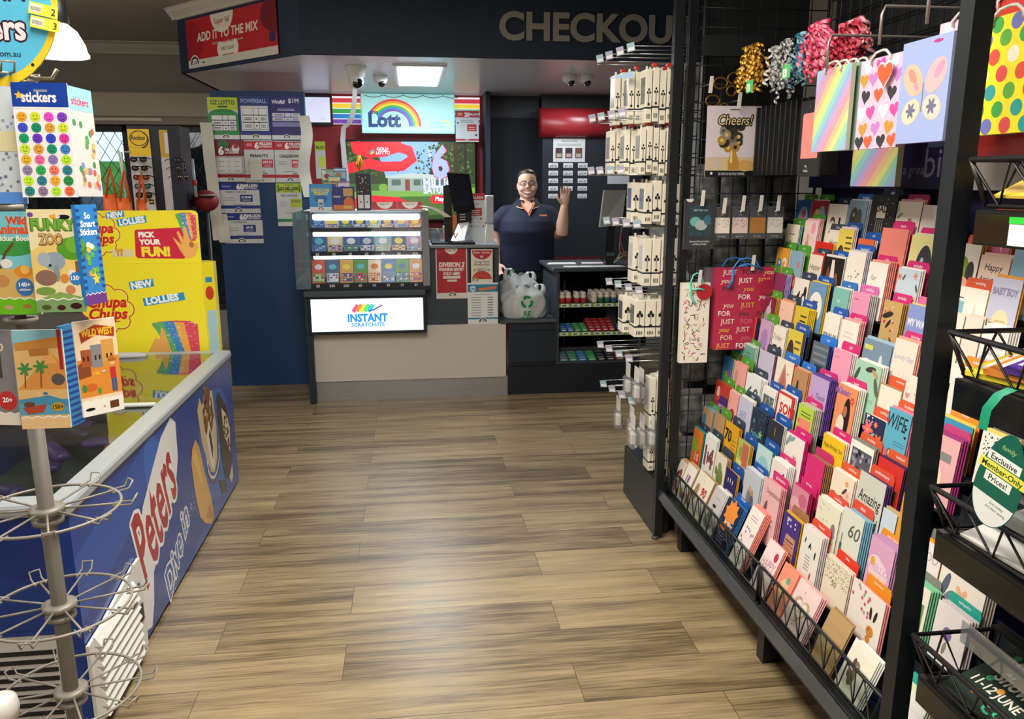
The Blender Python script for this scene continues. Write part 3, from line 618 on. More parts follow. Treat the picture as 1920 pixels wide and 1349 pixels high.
for k, (z, hh, n) in enumerate(tiers):
    b = MB(M('#10151c', .35)); b.box(CX0, CX1, cy(z)-.02, 6.2, z-.012, z); sh = b.build('tier_shelf', e)
    s = Sheet(CX1-CX0, .026, '#11161e', .003)
    for i, t in enumerate(prices[k]): s.text(.06+.9*i/max(1, len(prices[k])-1)*.97, .12, .95, t, '#d6dade', .03)
    o = sub_sheet(s, 'price_strip', sh, (CX0, cy(z)-.022, z-.028), (1, 0, 0), (0, 0, 1))
    b = MB(E_('#e4f6ff', 4.0)); l0, l1 = lamps[k]; b.bbox(CX0+.015, CX1-.015, cy(l0)+.008, cy(l0)+.03, l0, l1, .008); b.build('tube_lamp', e)
    TC = [('#2f5fb0', '#5fa0d8'), ('#e8d8a0', '#8a70b0'), ('#3a60b8', '#6aa850'), ('#2a4a9a', '#c8d8f0'), ('#70b8c0', '#e0e8d0'), ('#2f4fa0', '#e0c070'), ('#c890c8', '#70c0d8'), ('#d86a4a', '#f0d060')]
    TB = [('#d85a4a', '#6ab05a'), ('#4a6a9a', '#d8e0f0'), ('#e0b060', '#6a4a90'), ('#58a058', '#d04a58'), ('#f0e0d0', '#e0803a'), ('#4a80c8', '#80b0d8'), ('#50a868', '#4080c0'), ('#d8a060', '#c05a5a')]
    names = ['leftmost', 'second', 'third', 'fourth', 'fifth', 'sixth', 'seventh', 'rightmost']
    for i in range(n):
        w = (CX1-CX0)/n*.92; c1, c2 = (TB if k == 0 else TC)[i % 8]; rg = random.Random(k*20+i)
        s = Sheet(w, hh, c1, .002, .5); s.rect(.06, .05, .94, .42, c2)
        for q in range(4):
            for r in range(3): s.rect(.1+.21*q, .1+.1*r, .24+.21*q, .17+.1*r, rg.choice([c1, '#e8ecf4', '#3a4a90'])); s.lay -= .8
        s.lay += 1; s.ell(.5, .7, .3, .22, rg.choice(['#f0e060', '#e8f0ff', c2, '#60c8e0']), 12)
        o = tag(s.build('scratch_ticket', mat=frame((CX0+(CX1-CX0)*(i+.04)/n, cy(z)+.012, z+.001), (1, 0, 0), (0, .26, 1))), '%s scratch ticket on the %s lit shelf of the ticket case' % (names[i] if i < n-1 else 'rightmost', ('bottom', 'middle', 'top')[k]), 'scratch ticket', 'scratch tickets in the lit case')
b = MB(clear('#ffffff', .003)); b.hexa([(CX0, cy(CZ0)-.024, CZ0-.02), (CX1, cy(CZ0)-.024, CZ0-.02), (CX1, cy(CZ0)-.021, CZ0-.02), (CX0, cy(CZ0)-.021, CZ0-.02)], [(CX0, cy(CZ1)-.024, CZ1), (CX1, cy(CZ1)-.024, CZ1), (CX1, cy(CZ1)-.021, CZ1), (CX0, cy(CZ1)-.021, CZ1)]); b.build('glass_front', e)
b = MB(clear('#cfe4f0', .06, .12)); b.box(-.80, -.795, 5.74, 6.3, .86, 1.39); b.box(-.80, -.70, 5.735, 5.74, .86, 1.39); b.build('acrylic_guard', e)
# ------------------------------------------------ goods on the ticket case and counter
def stand_sheet(name, x0, x1, z0, z1, y, col, label, cat, fn, group=None, t=.004, lean=.06, emit=0.):
    s = Sheet(x1-x0, z1-z0, col, t, .4, emit); fn(s)
    return sheet_at(s, name, (x0, y, z0), (1, 0, 0), (0, lean, 1), label, cat, group)
CT = CZ1+.025
def d_scr(s): s.rect(0, 0, 1, .13, '#e0e6ec'); s.ell(.5, .45, .3, .2, '#1f6fc0', 16); s.text(.5, .72, .15, 'SCRATCH ONE', '#f2dc4a', .04, maxw=.8); s.text(.5, .58, .18, 'TODAY!', '#f2dc4a', .05, maxw=.66); s.rect(.38, .16, .62, .42, '#cfe0ea'); s.rect(.42, .2, .58, .3, '#6a7a8a'); arc_logo(s, .5, .02, .12)
stand_sheet('counter_card', -.70, -.543, CT, CT+.185, 5.93, '#2f96e0', 'bright blue display card reading SCRATCH ONE TODAY! on the ticket case', 'display card', d_scr)
e = empty('gift_card_rack', (-.53, 6.03, CT), 'clear tiered rack of gift cards behind the bright blue display card', 'card rack')
b = MB(clear('#dfeaf2', .04, .1))
for k in range(3): b.box(-.63+.02*k, -.44, 6.0+.03*k, 6.004+.03*k, CT, CT+.13+.075*k)
b.box(-.63, -.44, 5.99, 6.1, CT, CT+.006); b.build('acrylic_stand', e)
GC = [('#5aa050', '#e8f0d0', '#c03a58'), ('#4a78c0', '#d8e8f4', '#f0a040'), ('#e8c050', '#5a3a8a', '#f0f0e0'), ('#c84a6a', '#f2d8e0', '#4aa0a0'), ('#3aa0a8', '#f0e0a0', '#c84040')]
for k, (x, z, y) in enumerate(((-.62, .25, 6.055), (-.535, .26, 6.056), (-.605, .155, 6.02), (-.51, .165, 6.021), (-.575, .20, 6.038))):
    c = GC[k]
    def f(s): s.rect(.05, .55, .95, .95, c[1]); s.ell(.4, .7, .25, .2, c[2], 12); s.text(.5, .2, .3, ('joy', 'yay', 'you', 'hi', 'fun')[k], c[1], .03, maxw=.7)
    stand_sheet('gift_card', x, x+.09, CT+z-.13, CT+z+.04, y, c[0], ('green and pink gift card at the top left of the clear rack', 'blue and orange gift card at the top right of the clear rack', 'yellow gift card low at the left of the clear rack', 'pink gift card low at the right of the clear rack', 'teal gift card in the middle of the clear rack')[k], 'gift card', f, 'gift cards in the clear rack')
def box_thing(name, x0, x1, y0, y1, z0, z1, col, label, cat, fn=None, group=None, rough=.4):
    b = MB(M(col, rough)); b.bbox(x0, x1, y0, y1, z0, z1, .003); o = b.build(name); tag(o, label, cat, group)
    if fn: s = Sheet(x1-x0-.006, z1-z0-.006, col, .0005, rough); fn(s); sub_sheet(s, 'front_print', o, (x0+.003, y0-.001, z0+.003), (1, 0, 0), (0, 0, 1))
    return o
def d_pv(s): s.ell(.75, .3, .25, .3, '#e07a3a', 12); s.rect(0, 0, 1, .22, '#e08a50'); s.rect(.5, .05, .9, .18, '#e8c060'); s.text(.2, .55, .16, 'your', '#f0f0ff', .03); s.rect(.5, .6, .95, .95, '#d8b070')
box_thing('gift_box', -.538, -.385, 5.93, 5.97, CT, CT+.165, '#2c3a8a', 'navy and orange gift box between the blue display card and the dark boxes', 'gift box', d_pv)
def d_choc(s): s.rect(.08, .04, .46, .42, '#e8eaf0'); s.rect(.54, .04, .92, .42, '#e8eaf0'); s.star(.27, .22, .09, '#3a3a5a'); s.star(.73, .22, .09, '#3a3a5a'); s.rect(.1, .5, .9, .78, '#231a22'); s.dots(18, .04, ['#e0c050', '#f0f0f0', '#50a060'], (.08, .5, .92, .95), 3)
box_thing('gift_box', -.37, -.265, 5.93, 5.99, CT, CT+.255, '#1d1f4a', 'tall dark navy gift box with two white panels on the ticket case', 'gift box', d_choc)
b = MB(M('#c9a040', .25, metal=.9)); rg = random.Random(5)
for i in range(26):
    a = rg.uniform(0, 2*PI); h = rg.uniform(.06, .13); x, y = -.345, 5.96; r = rg.uniform(.02, .05)
    b.tube([(x, y, CT+.26), (x+r*.5*math.cos(a), y+r*.5*math.sin(a), CT+.26+h), (x+r*math.cos(a), y+r*math.sin(a), CT+.26+h*.5)], .002, 4)
Tm(b, 'tinsel_spray', 'gold tinsel spray standing on the tall dark gift box', 'decoration')
def d_sup(s):
    for i in range(2): s.rect(.02+.5*i, .06, .48+.5*i, .94, '#b8323e'); s.ell(.25+.5*i, .94, .16, .13, '#e8e2dc', 14, PI, 2*PI); s.text(.25+.5*i, .62, .26, "Super '66'", '#a82434', .01, maxw=.22)
stand_sheet('counter_card', -.262, .10, CT, CT+.06, 5.94, '#d8484e', 'low red card strip with two white half rounds along the top of the ticket case', 'display card', d_sup)
strip([(.09+.055*i*.5, 5.93, CT+.028-.003*i*i*.55) for i in range(8)], .05, 'receipt_strip', 'curled paper slip drooping off the right end of the ticket case', 'long receipt strips')
b = MB(M('#d8dad6', .6)); b.box(-.16, .12, 5.90, 6.05, CT+.002, CT+.006); Tm(b, 'paper_sheet', 'sheet of white paper lying on top of the ticket case', 'paper')
# far-side draw sheets hung on the red wall
stand_sheet('draw_poster', -.86, -.765, 1.63, 1.97, 7.925, '#c8ccd0', 'small lime topped poster far behind the right receipt strip', 'poster', lambda s: (s.rect(0, .75, 1, 1, '#b6cc3a'), s.rect(.3, .3, 1, .6, '#c3d54a'), s.text(.5, .8, .12, 'MILLION', '#2a4a1e', .03, maxw=.8)), lean=0)
def d_20(s): s.rect(0, .78, 1, .98, '#c02438'); s.text(.5, .81, .17, '20', '#fff', .05); s.text(.8, .84, .1, 'MILLION', '#fff', .03, maxw=.36); s.rect(.1, .84, .3, .92, '#e8a060'); s.lines(.2, .62, .8, .72, 2, '#8a8e96'); s.rect(.5, .34, .9, .56, '#b8303c'); s.lines(.55, .38, .85, .52, 2, '#f0c0c8'); s.ell(.1, .6, .04, .04, '#333', 8); s.ell(.88, .22, .05, .05, '#333', 8); s.rect(0, .04, 1, .10, '#c02438'); arc_logo(s, .5, .02, .1)
stand_sheet('draw_poster', .455, .672, 1.965, 2.25, 7.75, '#d8dcdf', 'white and red 20 MILLION poster hanging under the right rainbow panel', 'poster', d_20, lean=0)
b = MB(M('#6a7078', .5, metal=.4))
b.tube([(-.38+.02*i, 7.70, 2.372-.10*(1-((i-22)/22)**2)*.0-.02*abs(math.sin(i*.35))) for i in range(44)], .003, 5)
Tm(b, 'cable', 'thin grey cable looped across the top of the rainbow arch lightbox', 'cable')

# point of sale stand at the counter end
e = empty('sale_terminal', (.33, 6.0, 1.15), 'black customer sale terminal with a tilted screen on the counter', 'terminal')
b = MB(M('#0f1216', .35)); b.bbox(.16, .48, 5.9, 6.12, 1.15, 1.165, .006); b.build('base_plate', e)
b = MB(M('#12161b', .4)); b.hexa([(.262, 6.0, 1.165), (.318, 6.0, 1.165), (.318, 6.06, 1.165), (.262, 6.06, 1.165)], [(.255, 5.98, 1.57), (.318, 5.98, 1.585), (.318, 6.04, 1.585), (.255, 6.04, 1.57)]); b.build('stand_column', e)
b = MB(M('#0e1013', .3)); q = [(.280, 5.93, 1.665), (.445, 5.96, 1.655), (.482, 5.93, 1.40), (.325, 5.90, 1.385)]; b.hexa([(x, y+.035, z) for x, y, z in q], q); ms = b.build('monitor', e)
b = MB(M('#232633', .12)); q2 = [(.295, 5.9305, 1.645), (.434, 5.9565, 1.638), (.463, 5.9285, 1.435), (.332, 5.9035, 1.42)]; b.add([(x, y-.0035, z) for x, y, z in q2], [(3, 2, 1, 0)]); b.build('display', ms)
b = MB(M('#16191e', .4)); b.hexa([(.35, 5.95, 1.29), (.455, 5.96, 1.30), (.455, 5.99, 1.30), (.35, 5.98, 1.29)], [(.345, 5.95, 1.40), (.46, 5.96, 1.41), (.46, 5.99, 1.41), (.345, 5.98, 1.40)]); b.use(M('#b8bcc2')); 
for i in range(3): b.box(.37, .41, 5.945, 5.95, 1.325+.018*i, 1.332+.018*i)
b.build('card_reader', e)
stand_sheet('orange_tag', .318, .368, 1.235, 1.365, 5.965, '#d8783a', 'orange printed tag hanging in front of the sale terminal', 'tag', lambda s: (s.rect(0, 0, 1, .12, '#e8e4d8'), s.text(.5, .3, .1, 'TRY', '#8a3a1a', .03), s.ell(.7, .2, .12, .16, '#5a4030', 8)), lean=0)
b = MB(clear('#dfeaf2', .25, .25, .15)); rg = random.Random(2); ptsA = [(.30, 5.93, 1.175), (.40, 5.92, 1.18), (.46, 5.93, 1.21), (.44, 5.95, 1.31), (.36, 5.95, 1.30)]; b.prism(ptsA, (0, .03, .005)); b.use(M('#8a6a3a')); b.tube([(.34, 5.925, 1.30), (.32, 5.915, 1.24), (.335, 5.915, 1.20), (.35, 5.92, 1.23)], .006, 6); Tm(b, 'plastic_pouch', 'shiny clear pouch with a gold trinket in front of the sale terminal', 'pouch')
e = empty('tape_dispenser', (.20, 6.19, 1.15), 'small clear and steel box beside the ticket case on the counter', 'dispenser')
b = MB(clear('#cfdde8', .08, .2)); b.box(.15, .25, 6.14, 6.24, 1.15, 1.25); b.build('clear_box', e); b = MB(M('#8a9298', .3, metal=.7)); b.box(.16, .20, 6.15, 6.23, 1.152, 1.225); b.cyl((.22, 6.18, 1.152), .085, .008, 8); b.cyl((.21, 6.18, 1.152), .1, .006, 8); b.build('steel_insert', e)
b = MB(M('#d8dade', .3)); b.hexa([(.26, 6.14, 1.151), (.31, 6.14, 1.151), (.31, 6.20, 1.151), (.26, 6.20, 1.151)], [(.252, 6.14, 1.27), (.308, 6.14, 1.275), (.308, 6.20, 1.275), (.252, 6.20, 1.27)]); b.use(M('#c8383a')); b.box(.262, .302, 6.134, 6.139, 1.17, 1.255); Tm(b, 'snack_packet', 'small white and red packet beside the clear box on the counter', 'packet')
def d_402(s): s.rect(0, .86, 1, 1, '#c02a34'); s.text(.6, .89, .07, 'MILLION', '#fff', .03, maxw=.6); s.text(.12, .88, .1, '0', '#fff', .03); s.lines(.3, .76, .75, .82, 2, '#8a8e96'); s.rect(.25, .54, .85, .70, '#b83a38'); s.lines(.32, .56, .78, .68, 3, '#f0c8c0'); s.ell(.35, .47, .05, .05, '#22304a', 10); s.ell(.8, .48, .05, .05, '#a04a50', 10); s.lines(.2, .40, .85, .43, 1, '#aaa'); s.text(.25, .31, .06, 'Lotto', '#333', .03); s.text(.6, .31, .05, 'ticket', '#6a8a5a'); s.rect(.55, .0, .57, .28, '#c8c4ba'); s.ell(.92, .32, .04, .04, '#c02a34', 8)
stand_sheet('draw_poster', .415, .575, 1.15, 1.515, 6.15, '#d6d8d6', 'upright white and red million dollar poster behind the sale terminal', 'poster', d_402, lean=0)
b = MB(M('#b4b6ba', .4)); b.bbox(.578, .64, 6.12, 6.2, 1.29, 1.50, .008); b.use(M('#d8d8d4')); b.hexa([(.575, 6.12, 1.15), (.645, 6.12, 1.15), (.645, 6.2, 1.15), (.575, 6.2, 1.15)], [(.585, 6.12, 1.285), (.635, 6.12, 1.285), (.635, 6.2, 1.285), (.585, 6.2, 1.285)]); Tm(b, 'paper_holder', 'pale grey slip holder with white papers at the counter end', 'holder')

# ---- pass-through counter and shelf unit
UK = '#151d29'
e = empty('service_counter', (1.2, 6.1, 0), 'dark service counter with a low bag shelf and open product shelves', 'counter')
b = MB(M('#161d28', .35)); b.box(.72, 1.085, 5.875, 6.45, .23, .56); b.use(M('#222b38', .35)); b.box(.722, 1.083, 5.862, 5.875, .26, .50); b.box(.722, 1.083, 5.862, 5.875, .505, .555); b.build('drawer_front', e)
b = MB(M('#0f1826', .5)); b.box(.72, 1.75, 5.89, 6.4, 0, .228); b.build('kickboard', e)
b = MB(M('#4a5258', .4)); b.bbox(.655, 1.084, 5.85, 6.45, .562, .582, .004); b.build('bag_shelf', e)
b = MB(M('#3c454e', .4)); b.box(1.085, 1.108, 5.88, 6.5, .23, .945); b.build('side_panel', e); b = MB(M('#3c454e', .4)); b.box(1.73, 1.75, 5.88, 6.5, .23, .945); b.build('side_panel', e)
b = MB(M('#3f464b', .4)); b.bbox(1.05, 1.78, 5.84, 6.50, .945, .972, .004); b.build('counter_top', e)
b = MB(M('#0c1017', .6)); b.box(1.108, 1.73, 6.46, 6.48, .25, .945); b.build('back_panel', e)
for z in (.248, .48, .70):
    b = MB(M('#39414a', .4)); b.box(1.108, 1.73, 5.89, 6.46, z-.018, z); sh = b.build('shelf', e)
    b = MB(M('#9a9fa2', .4, metal=.4)); b.box(1.25, 1.262, 6.44, 6.46, z+.02, z+.12); b.build('bracket', sh)
    if z > .3:
        s = Sheet(.62, .03, '#7aa84a', .002)
        for i in range(7): s.rect(.02+.14*i, .15, .12+.14*i, .9, '#dfe4dc'); s.rect(.04+.14*i, .3, .09+.14*i, .7, '#6a6e70'); s.lay -= .8
        sub_sheet(s, 'price_strip', sh, (1.108, 5.888, z-.032), (1, 0, 0), (0, 0, 1))
# gum bottles
def bottle(x, y, col, lab):
    o = MB(M(col, .3)); o.lathe([(.02, 0), (.0235, .005), (.0235, .036), (.022, .040)], (x, y, .7005), 14); r = o.build('gum_bottle', base=(x, y, .7005))
    b = MB(M('#dcd8cc', .4)); b.lathe([(.0228, .036), (.0228, .054), (.0165, .060), (.0185, .062), (.0185, .080), (.016, .083)], (x, y, .7005), 14); b.build('cap', r)
    return tag(r, lab, 'gum bottle', 'white capped gum bottles on the top shelf')
protos = {}
cols = [('#b02a34', 'red'), ('#a8323c', 'red'), ('#2f6a48', 'green'), ('#2f5a8a', 'blue')]
rowy = [5.915, 5.965, 6.015, 6.065]
for i, x in enumerate([1.135, 1.185, 1.25, 1.30, 1.385, 1.435, 1.485, 1.535, 1.60, 1.65, 1.70]):
    for j, y in enumerate(rowy):
        if (i in (2, 3) and j > 1) or (i == 1 and j == 3): continue
        c, nme = cols[0] if i < 4 else (cols[2] if i in (5, 6) else (cols[3] if i in (7,) else (('#c8c4b8', 'white'))))
        if i == 4: c, nme = '#d8d4c8', 'white'
        lab = '%s gum bottle with a white cap on the top product shelf' % nme
        if nme not in protos: protos[nme] = bottle(x, y, c, lab); protos[nme]['group'] = '%s gum bottles on the top product shelf' % nme
        else:
            o = copy_tree(protos[nme]); o.location = (x, y, .7005); o['label'] = lab
# packets on the two lower shelves
def packet(x, y, z, w, d, h, col, lab, grp, txt='#f0f0f0'):
    b = MB(M(col, .35)); b.bbox(x, x+w, y, y+d, z, z+h, .002); b.use(M(txt)); b.box(x+w*.2, x+w*.8, y-.0006, y, z+h*.35, z+h*.65); b.box(x+w*.15, x+w*.85, y+d*.35, y+d*.6, z+h, z+h+.0005)
    return tag(b.build('gum_packet'), lab, 'packet', grp)
for i in range(4):
    for j in range(4): packet(1.345+.055*(i % 2)*1.9+(.052 if i > 1 else 0), 5.90+.055*j, .4805+.0, .05, .05, .024+.014*j, '#a8222c', 'red packet in the stepped pile on the middle product shelf', 'red packets in the stepped pile')
for i, (c, nme) in enumerate((('#2f6ab0', 'blue'), ('#2f6ab0', 'blue'), ('#2f9a50', 'green'), ('#2f9a50', 'green'))):
    for j in range(3): packet(1.125+.054*i, 5.90+.055*j, .4805, .05, .05, .02+.01*j, c, '%s packet left of the red pile on the middle product shelf' % nme, '%s packets left of the red pile' % nme)
for i in range(3):
    for j in range(2): packet(1.575+.05*i, 5.90+.06*j, .4805, .046, .05, .022+.012*j, '#3a6aa8', 'blue packet right of the red pile on the middle product shelf', 'blue packets right of the red pile')
b = MB(M('#4a4a4e', .5)); b.bbox(1.53, 1.62, 6.12, 6.14, .4805, .62, .02); Tm(b, 'shelf_pusher', 'dark rounded pusher plate behind the packets on the middle product shelf', 'pusher')
for i, (c, nme, t) in enumerate((('#5a6a80', 'grey blue', '#c8d4e0'), ('#3f8a60', 'pale green', '#d8e8d8'), ('#3f78b8', 'bright blue', '#e0ecf8'), ('#2f9a58', 'bright green', '#e0f0e0'), ('#22262c', 'black', '#d0d4d8'), ('#22262c', 'black', '#d0d4d8'), ('#7a4a3a', 'brown', '#d8c0a0'), ('#8a6a40', 'tan', '#e0d0b0'))):
    for j in range(3): packet(1.12+.074*i, 5.90+.055*j, .2485, .068, .05, .022+.012*j, c, '%s packet on the bottom product shelf' % nme, '%s packets on the bottom product shelf' % nme, t)
b = MB(M('#3f4246', .4)); b.box(1.12, 1.70, 6.08, 6.085, .2485, .32); Tm(b, 'tray_back', 'grey tray back behind the packets on the bottom product shelf', 'tray')
# things on the service counter top
b = MB(M('#d4d4cc', .6)); b.add([(1.14, 5.90, .9735), (1.62, 5.89, .9735), (1.60, 5.99, .9735), (1.16, 6.0, .9735)], [(0, 1, 2, 3)]); b.use(M('#6a6e72')); 
for i in range(4): b.box(1.15+.115*i, 1.153+.115*i, 5.9, 5.99, .9735, .9742)
b.use(M('#d8d84a')); b.box(1.145, 1.165, 5.905, 5.94, .9735, .9744); Tm(b, 'card_strip', 'row of flat printed cards along the service counter edge', 'cards')
b = MB(M('#dcdcd8', .6)); b.prism([(1.05, 6.12, .973), (1.28, 6.10, .973), (1.30, 6.25, .973), (1.09, 6.25, .973)], (0, 0, .002)); Tm(b, 'paper_sheet', 'white paper sheet on the service counter by the bags', 'paper')
b = MB(M('#d8ccd0', .6)); b.prism([(1.33, 6.12, .973), (1.50, 6.12, .973), (1.52, 6.25, .973), (1.35, 6.25, .973)], (0, 0, .002)); Tm(b, 'paper_sheet', 'pinkish paper sheet on the service counter by the payment keypad', 'paper')
e = empty('payment_keypad', (1.55, 6.1, .972), 'small black payment keypad on the service counter', 'keypad')
b = MB(M('#14171b', .35)); b.hexa([(1.505, 6.06, .972), (1.585, 6.06, .972), (1.585, 6.13, .972), (1.505, 6.13, .972)], [(1.50, 6.08, 1.07), (1.59, 6.08, 1.07), (1.59, 6.12, 1.07), (1.50, 6.12, 1.07)]); b.build('keypad_body', e)
b = MB(M('#4a5a58', .2)); b.hexa([(1.512, 6.073, 1.035), (1.578, 6.073, 1.035), (1.578, 6.08, 1.035), (1.512, 6.08, 1.035)], [(1.51, 6.077, 1.062), (1.58, 6.077, 1.062), (1.58, 6.084, 1.062), (1.51, 6.084, 1.062)]); b.build('display', e)
b = MB(M('#2a2e33', .4))
for i in range(3):
    for j in range(3): b.box(1.518+.023*i, 1.534+.023*i, 6.060+.006*j*.5, 6.068+.006*j*.5, .985+.016*j, .996+.016*j)
b.build('keys', e)
e = empty('register_monitor', (1.66, 6.35, .972), 'pale backed cash register monitor facing the cashier', 'monitor')
b = MB(M('#8a8c88', .4)); b.hexa([(1.49, 6.22, 1.25), (1.66, 6.2, 1.27), (1.66, 6.25, 1.27), (1.49, 6.27, 1.25)], [(1.525, 6.25, 1.535), (1.70, 6.25, 1.535), (1.70, 6.29, 1.535), (1.525, 6.29, 1.535)]); b.build('monitor_back', e)
b = MB(M('#1a1d22', .4)); b.hexa([(1.55, 6.32, .973), (1.63, 6.32, .973), (1.63, 6.44, .973), (1.55, 6.44, .973)], [(1.57, 6.28, 1.3), (1.63, 6.28, 1.3), (1.63, 6.31, 1.3), (1.57, 6.31, 1.3)]); b.build('monitor_stand', e)
e = empty('customer_display', (1.75, 6.3, .972), 'small black price display with green digits on a pole', 'display')
b = MB(M('#101316', .35)); b.cyl((1.76, 6.3, .972), .5, .015, 10); b.bbox(1.66, 1.86, 6.25, 6.3, 1.43, 1.53, .006); b.bbox(1.67, 1.85, 6.26, 6.31, 1.30, 1.42, .006); b.build('display_body', e)
s = Sheet(.12, .05, '#0a1410', .001); s.text(.5, .3, .6, '0.00', E_('#28d878', 1.5), .02); sub_sheet(s, 'digits', e, (1.67, 6.247, 1.455), (1, 0, 0), (0, 0, 1))
b = MB(M('#7a7468', .4)); rg = random.Random(8)
for i in range(5): b.tube([(1.60+.05*math.sin(t*1.3+i)+.01*i, 6.02+.03*math.cos(t+i), .98+.05*abs(math.sin(t*.9+i*.7))+.01*i) for t in [k*.45 for k in range(14)]], .0035, 5)
b.tube([(1.66, 6.2, 1.25), (1.63, 6.12, 1.15), (1.65, 6.06, 1.05)], .004, 5); b.use(M('#a82830')); b.tube([(1.64, 6.15, 1.2), (1.615, 6.08, 1.1), (1.63, 6.04, 1.0)], .005, 5); Tm(b, 'tangled_cables', 'tangle of grey and red cables on the service counter', 'cables')
for i in range(3):
    for j in range(2): packet(1.70+.0*i, 5.98+.07*i, .9725+.04*j, .09, .06, .036, '#9a1f34', 'red packet stacked at the right end of the service counter', 'red packets at the end of the service counter')

# ---- tall dark cabinet with red curved pelmet, labels and notices
e = empty('tobacco_cabinet', (1.7, 7.62, 0), 'tall dark cabinet with a rounded red pelmet behind the cashier', 'cabinet')
b = MB(M('#232830', .45)); b.box(1.24, 2.2, 7.515, 7.75, 0, 2.0); b.build('cabinet_door', e)
b = MB(M('#8c2028', .3)); b.smooth = True; pr = [(7.75, 2.0), (7.49, 2.0), (7.45, 2.03), (7.43, 2.08), (7.43, 2.16), (7.46, 2.22), (7.51, 2.26), (7.75, 2.275)]; b.prism([(1.22, p[0], p[1]) for p in pr], (.98, 0, 0)); b.build('pelmet', e)
b = MB(M('#5a1c24', .4)); b.box(1.30, 2.2, 7.50, 7.515, 0, .9); b.build('lower_door', e)
s = Sheet(.30, .21, '#d0d2d4', .001); s.text(.5, .86, .08, 'SPECIALS IN STORE', '#333', .02, maxw=.6); s.lines(.06, .7, .94, .8, 2, '#6a6a6a')
for i, c in enumerate(('#4a3a34', '#3a2e3a', '#6a4a3a')): s.rect(.07+.31*i, .16, .29+.31*i, .6, c); s.rect(.10+.31*i, .2, .26+.31*i, .36, '#b0a090'); s.lay -= 2
sheet_at(s, 'notice', (1.34, 7.512, 1.78), (1, 0, 0), (0, 0, 1), 'white notice with three pictures on the tall dark cabinet', 'notice')
pr_ = [['$45.45', '$41.55', '$43.45'], ['$47.55', '$52.95', '$50.95'], ['$42.45', '$48.35', '$44.45'], ['$2.30', '$32.65', '$100.05'], ['$39.25', '$28.60', '$105.25']]
rown = ('top', 'second', 'third', 'fourth', 'bottom'); coln = ('left', 'middle', 'right')
for r in range(5):
    for c in range(3):
        if r == 4 and c == 1: continue
        s = Sheet(.09, .042, '#d6d8dc', .001); s.text(.5, .15, .6, pr_[r][c], '#33363c', .02, maxw=.84); s.rect(.3, .78, .7, .86, '#888')
        sheet_at(s, 'price_label', (1.298+.139*c, 7.512, 1.728-.070*r), (1, 0, 0), (0, 0, 1), 'white %s price label on the tall dark cabinet, %s row, %s column' % (pr_[r][c], rown[r], coln[c]), 'price label', 'price labels on the tall dark cabinet')
s = Sheet(.21, .30, '#c4c4cc', .001); s.rect(.0, .3, 1, .55, '#6a1a2c'); s.rect(0, .55, 1, 1, '#3a3e48'); s.text(.5, .6, .09, 'IT IS ILLEGAL', '#e8e8ec', .03, maxw=.8); s.lines(.1, .72, .9, .92, 3, '#c8c8d0')
sheet_at(s, 'notice', (1.86, 7.512, 1.58), (1, 0, 0), (0, 0, 1), 'grey and maroon warning notice at the right of the tall dark cabinet', 'notice')
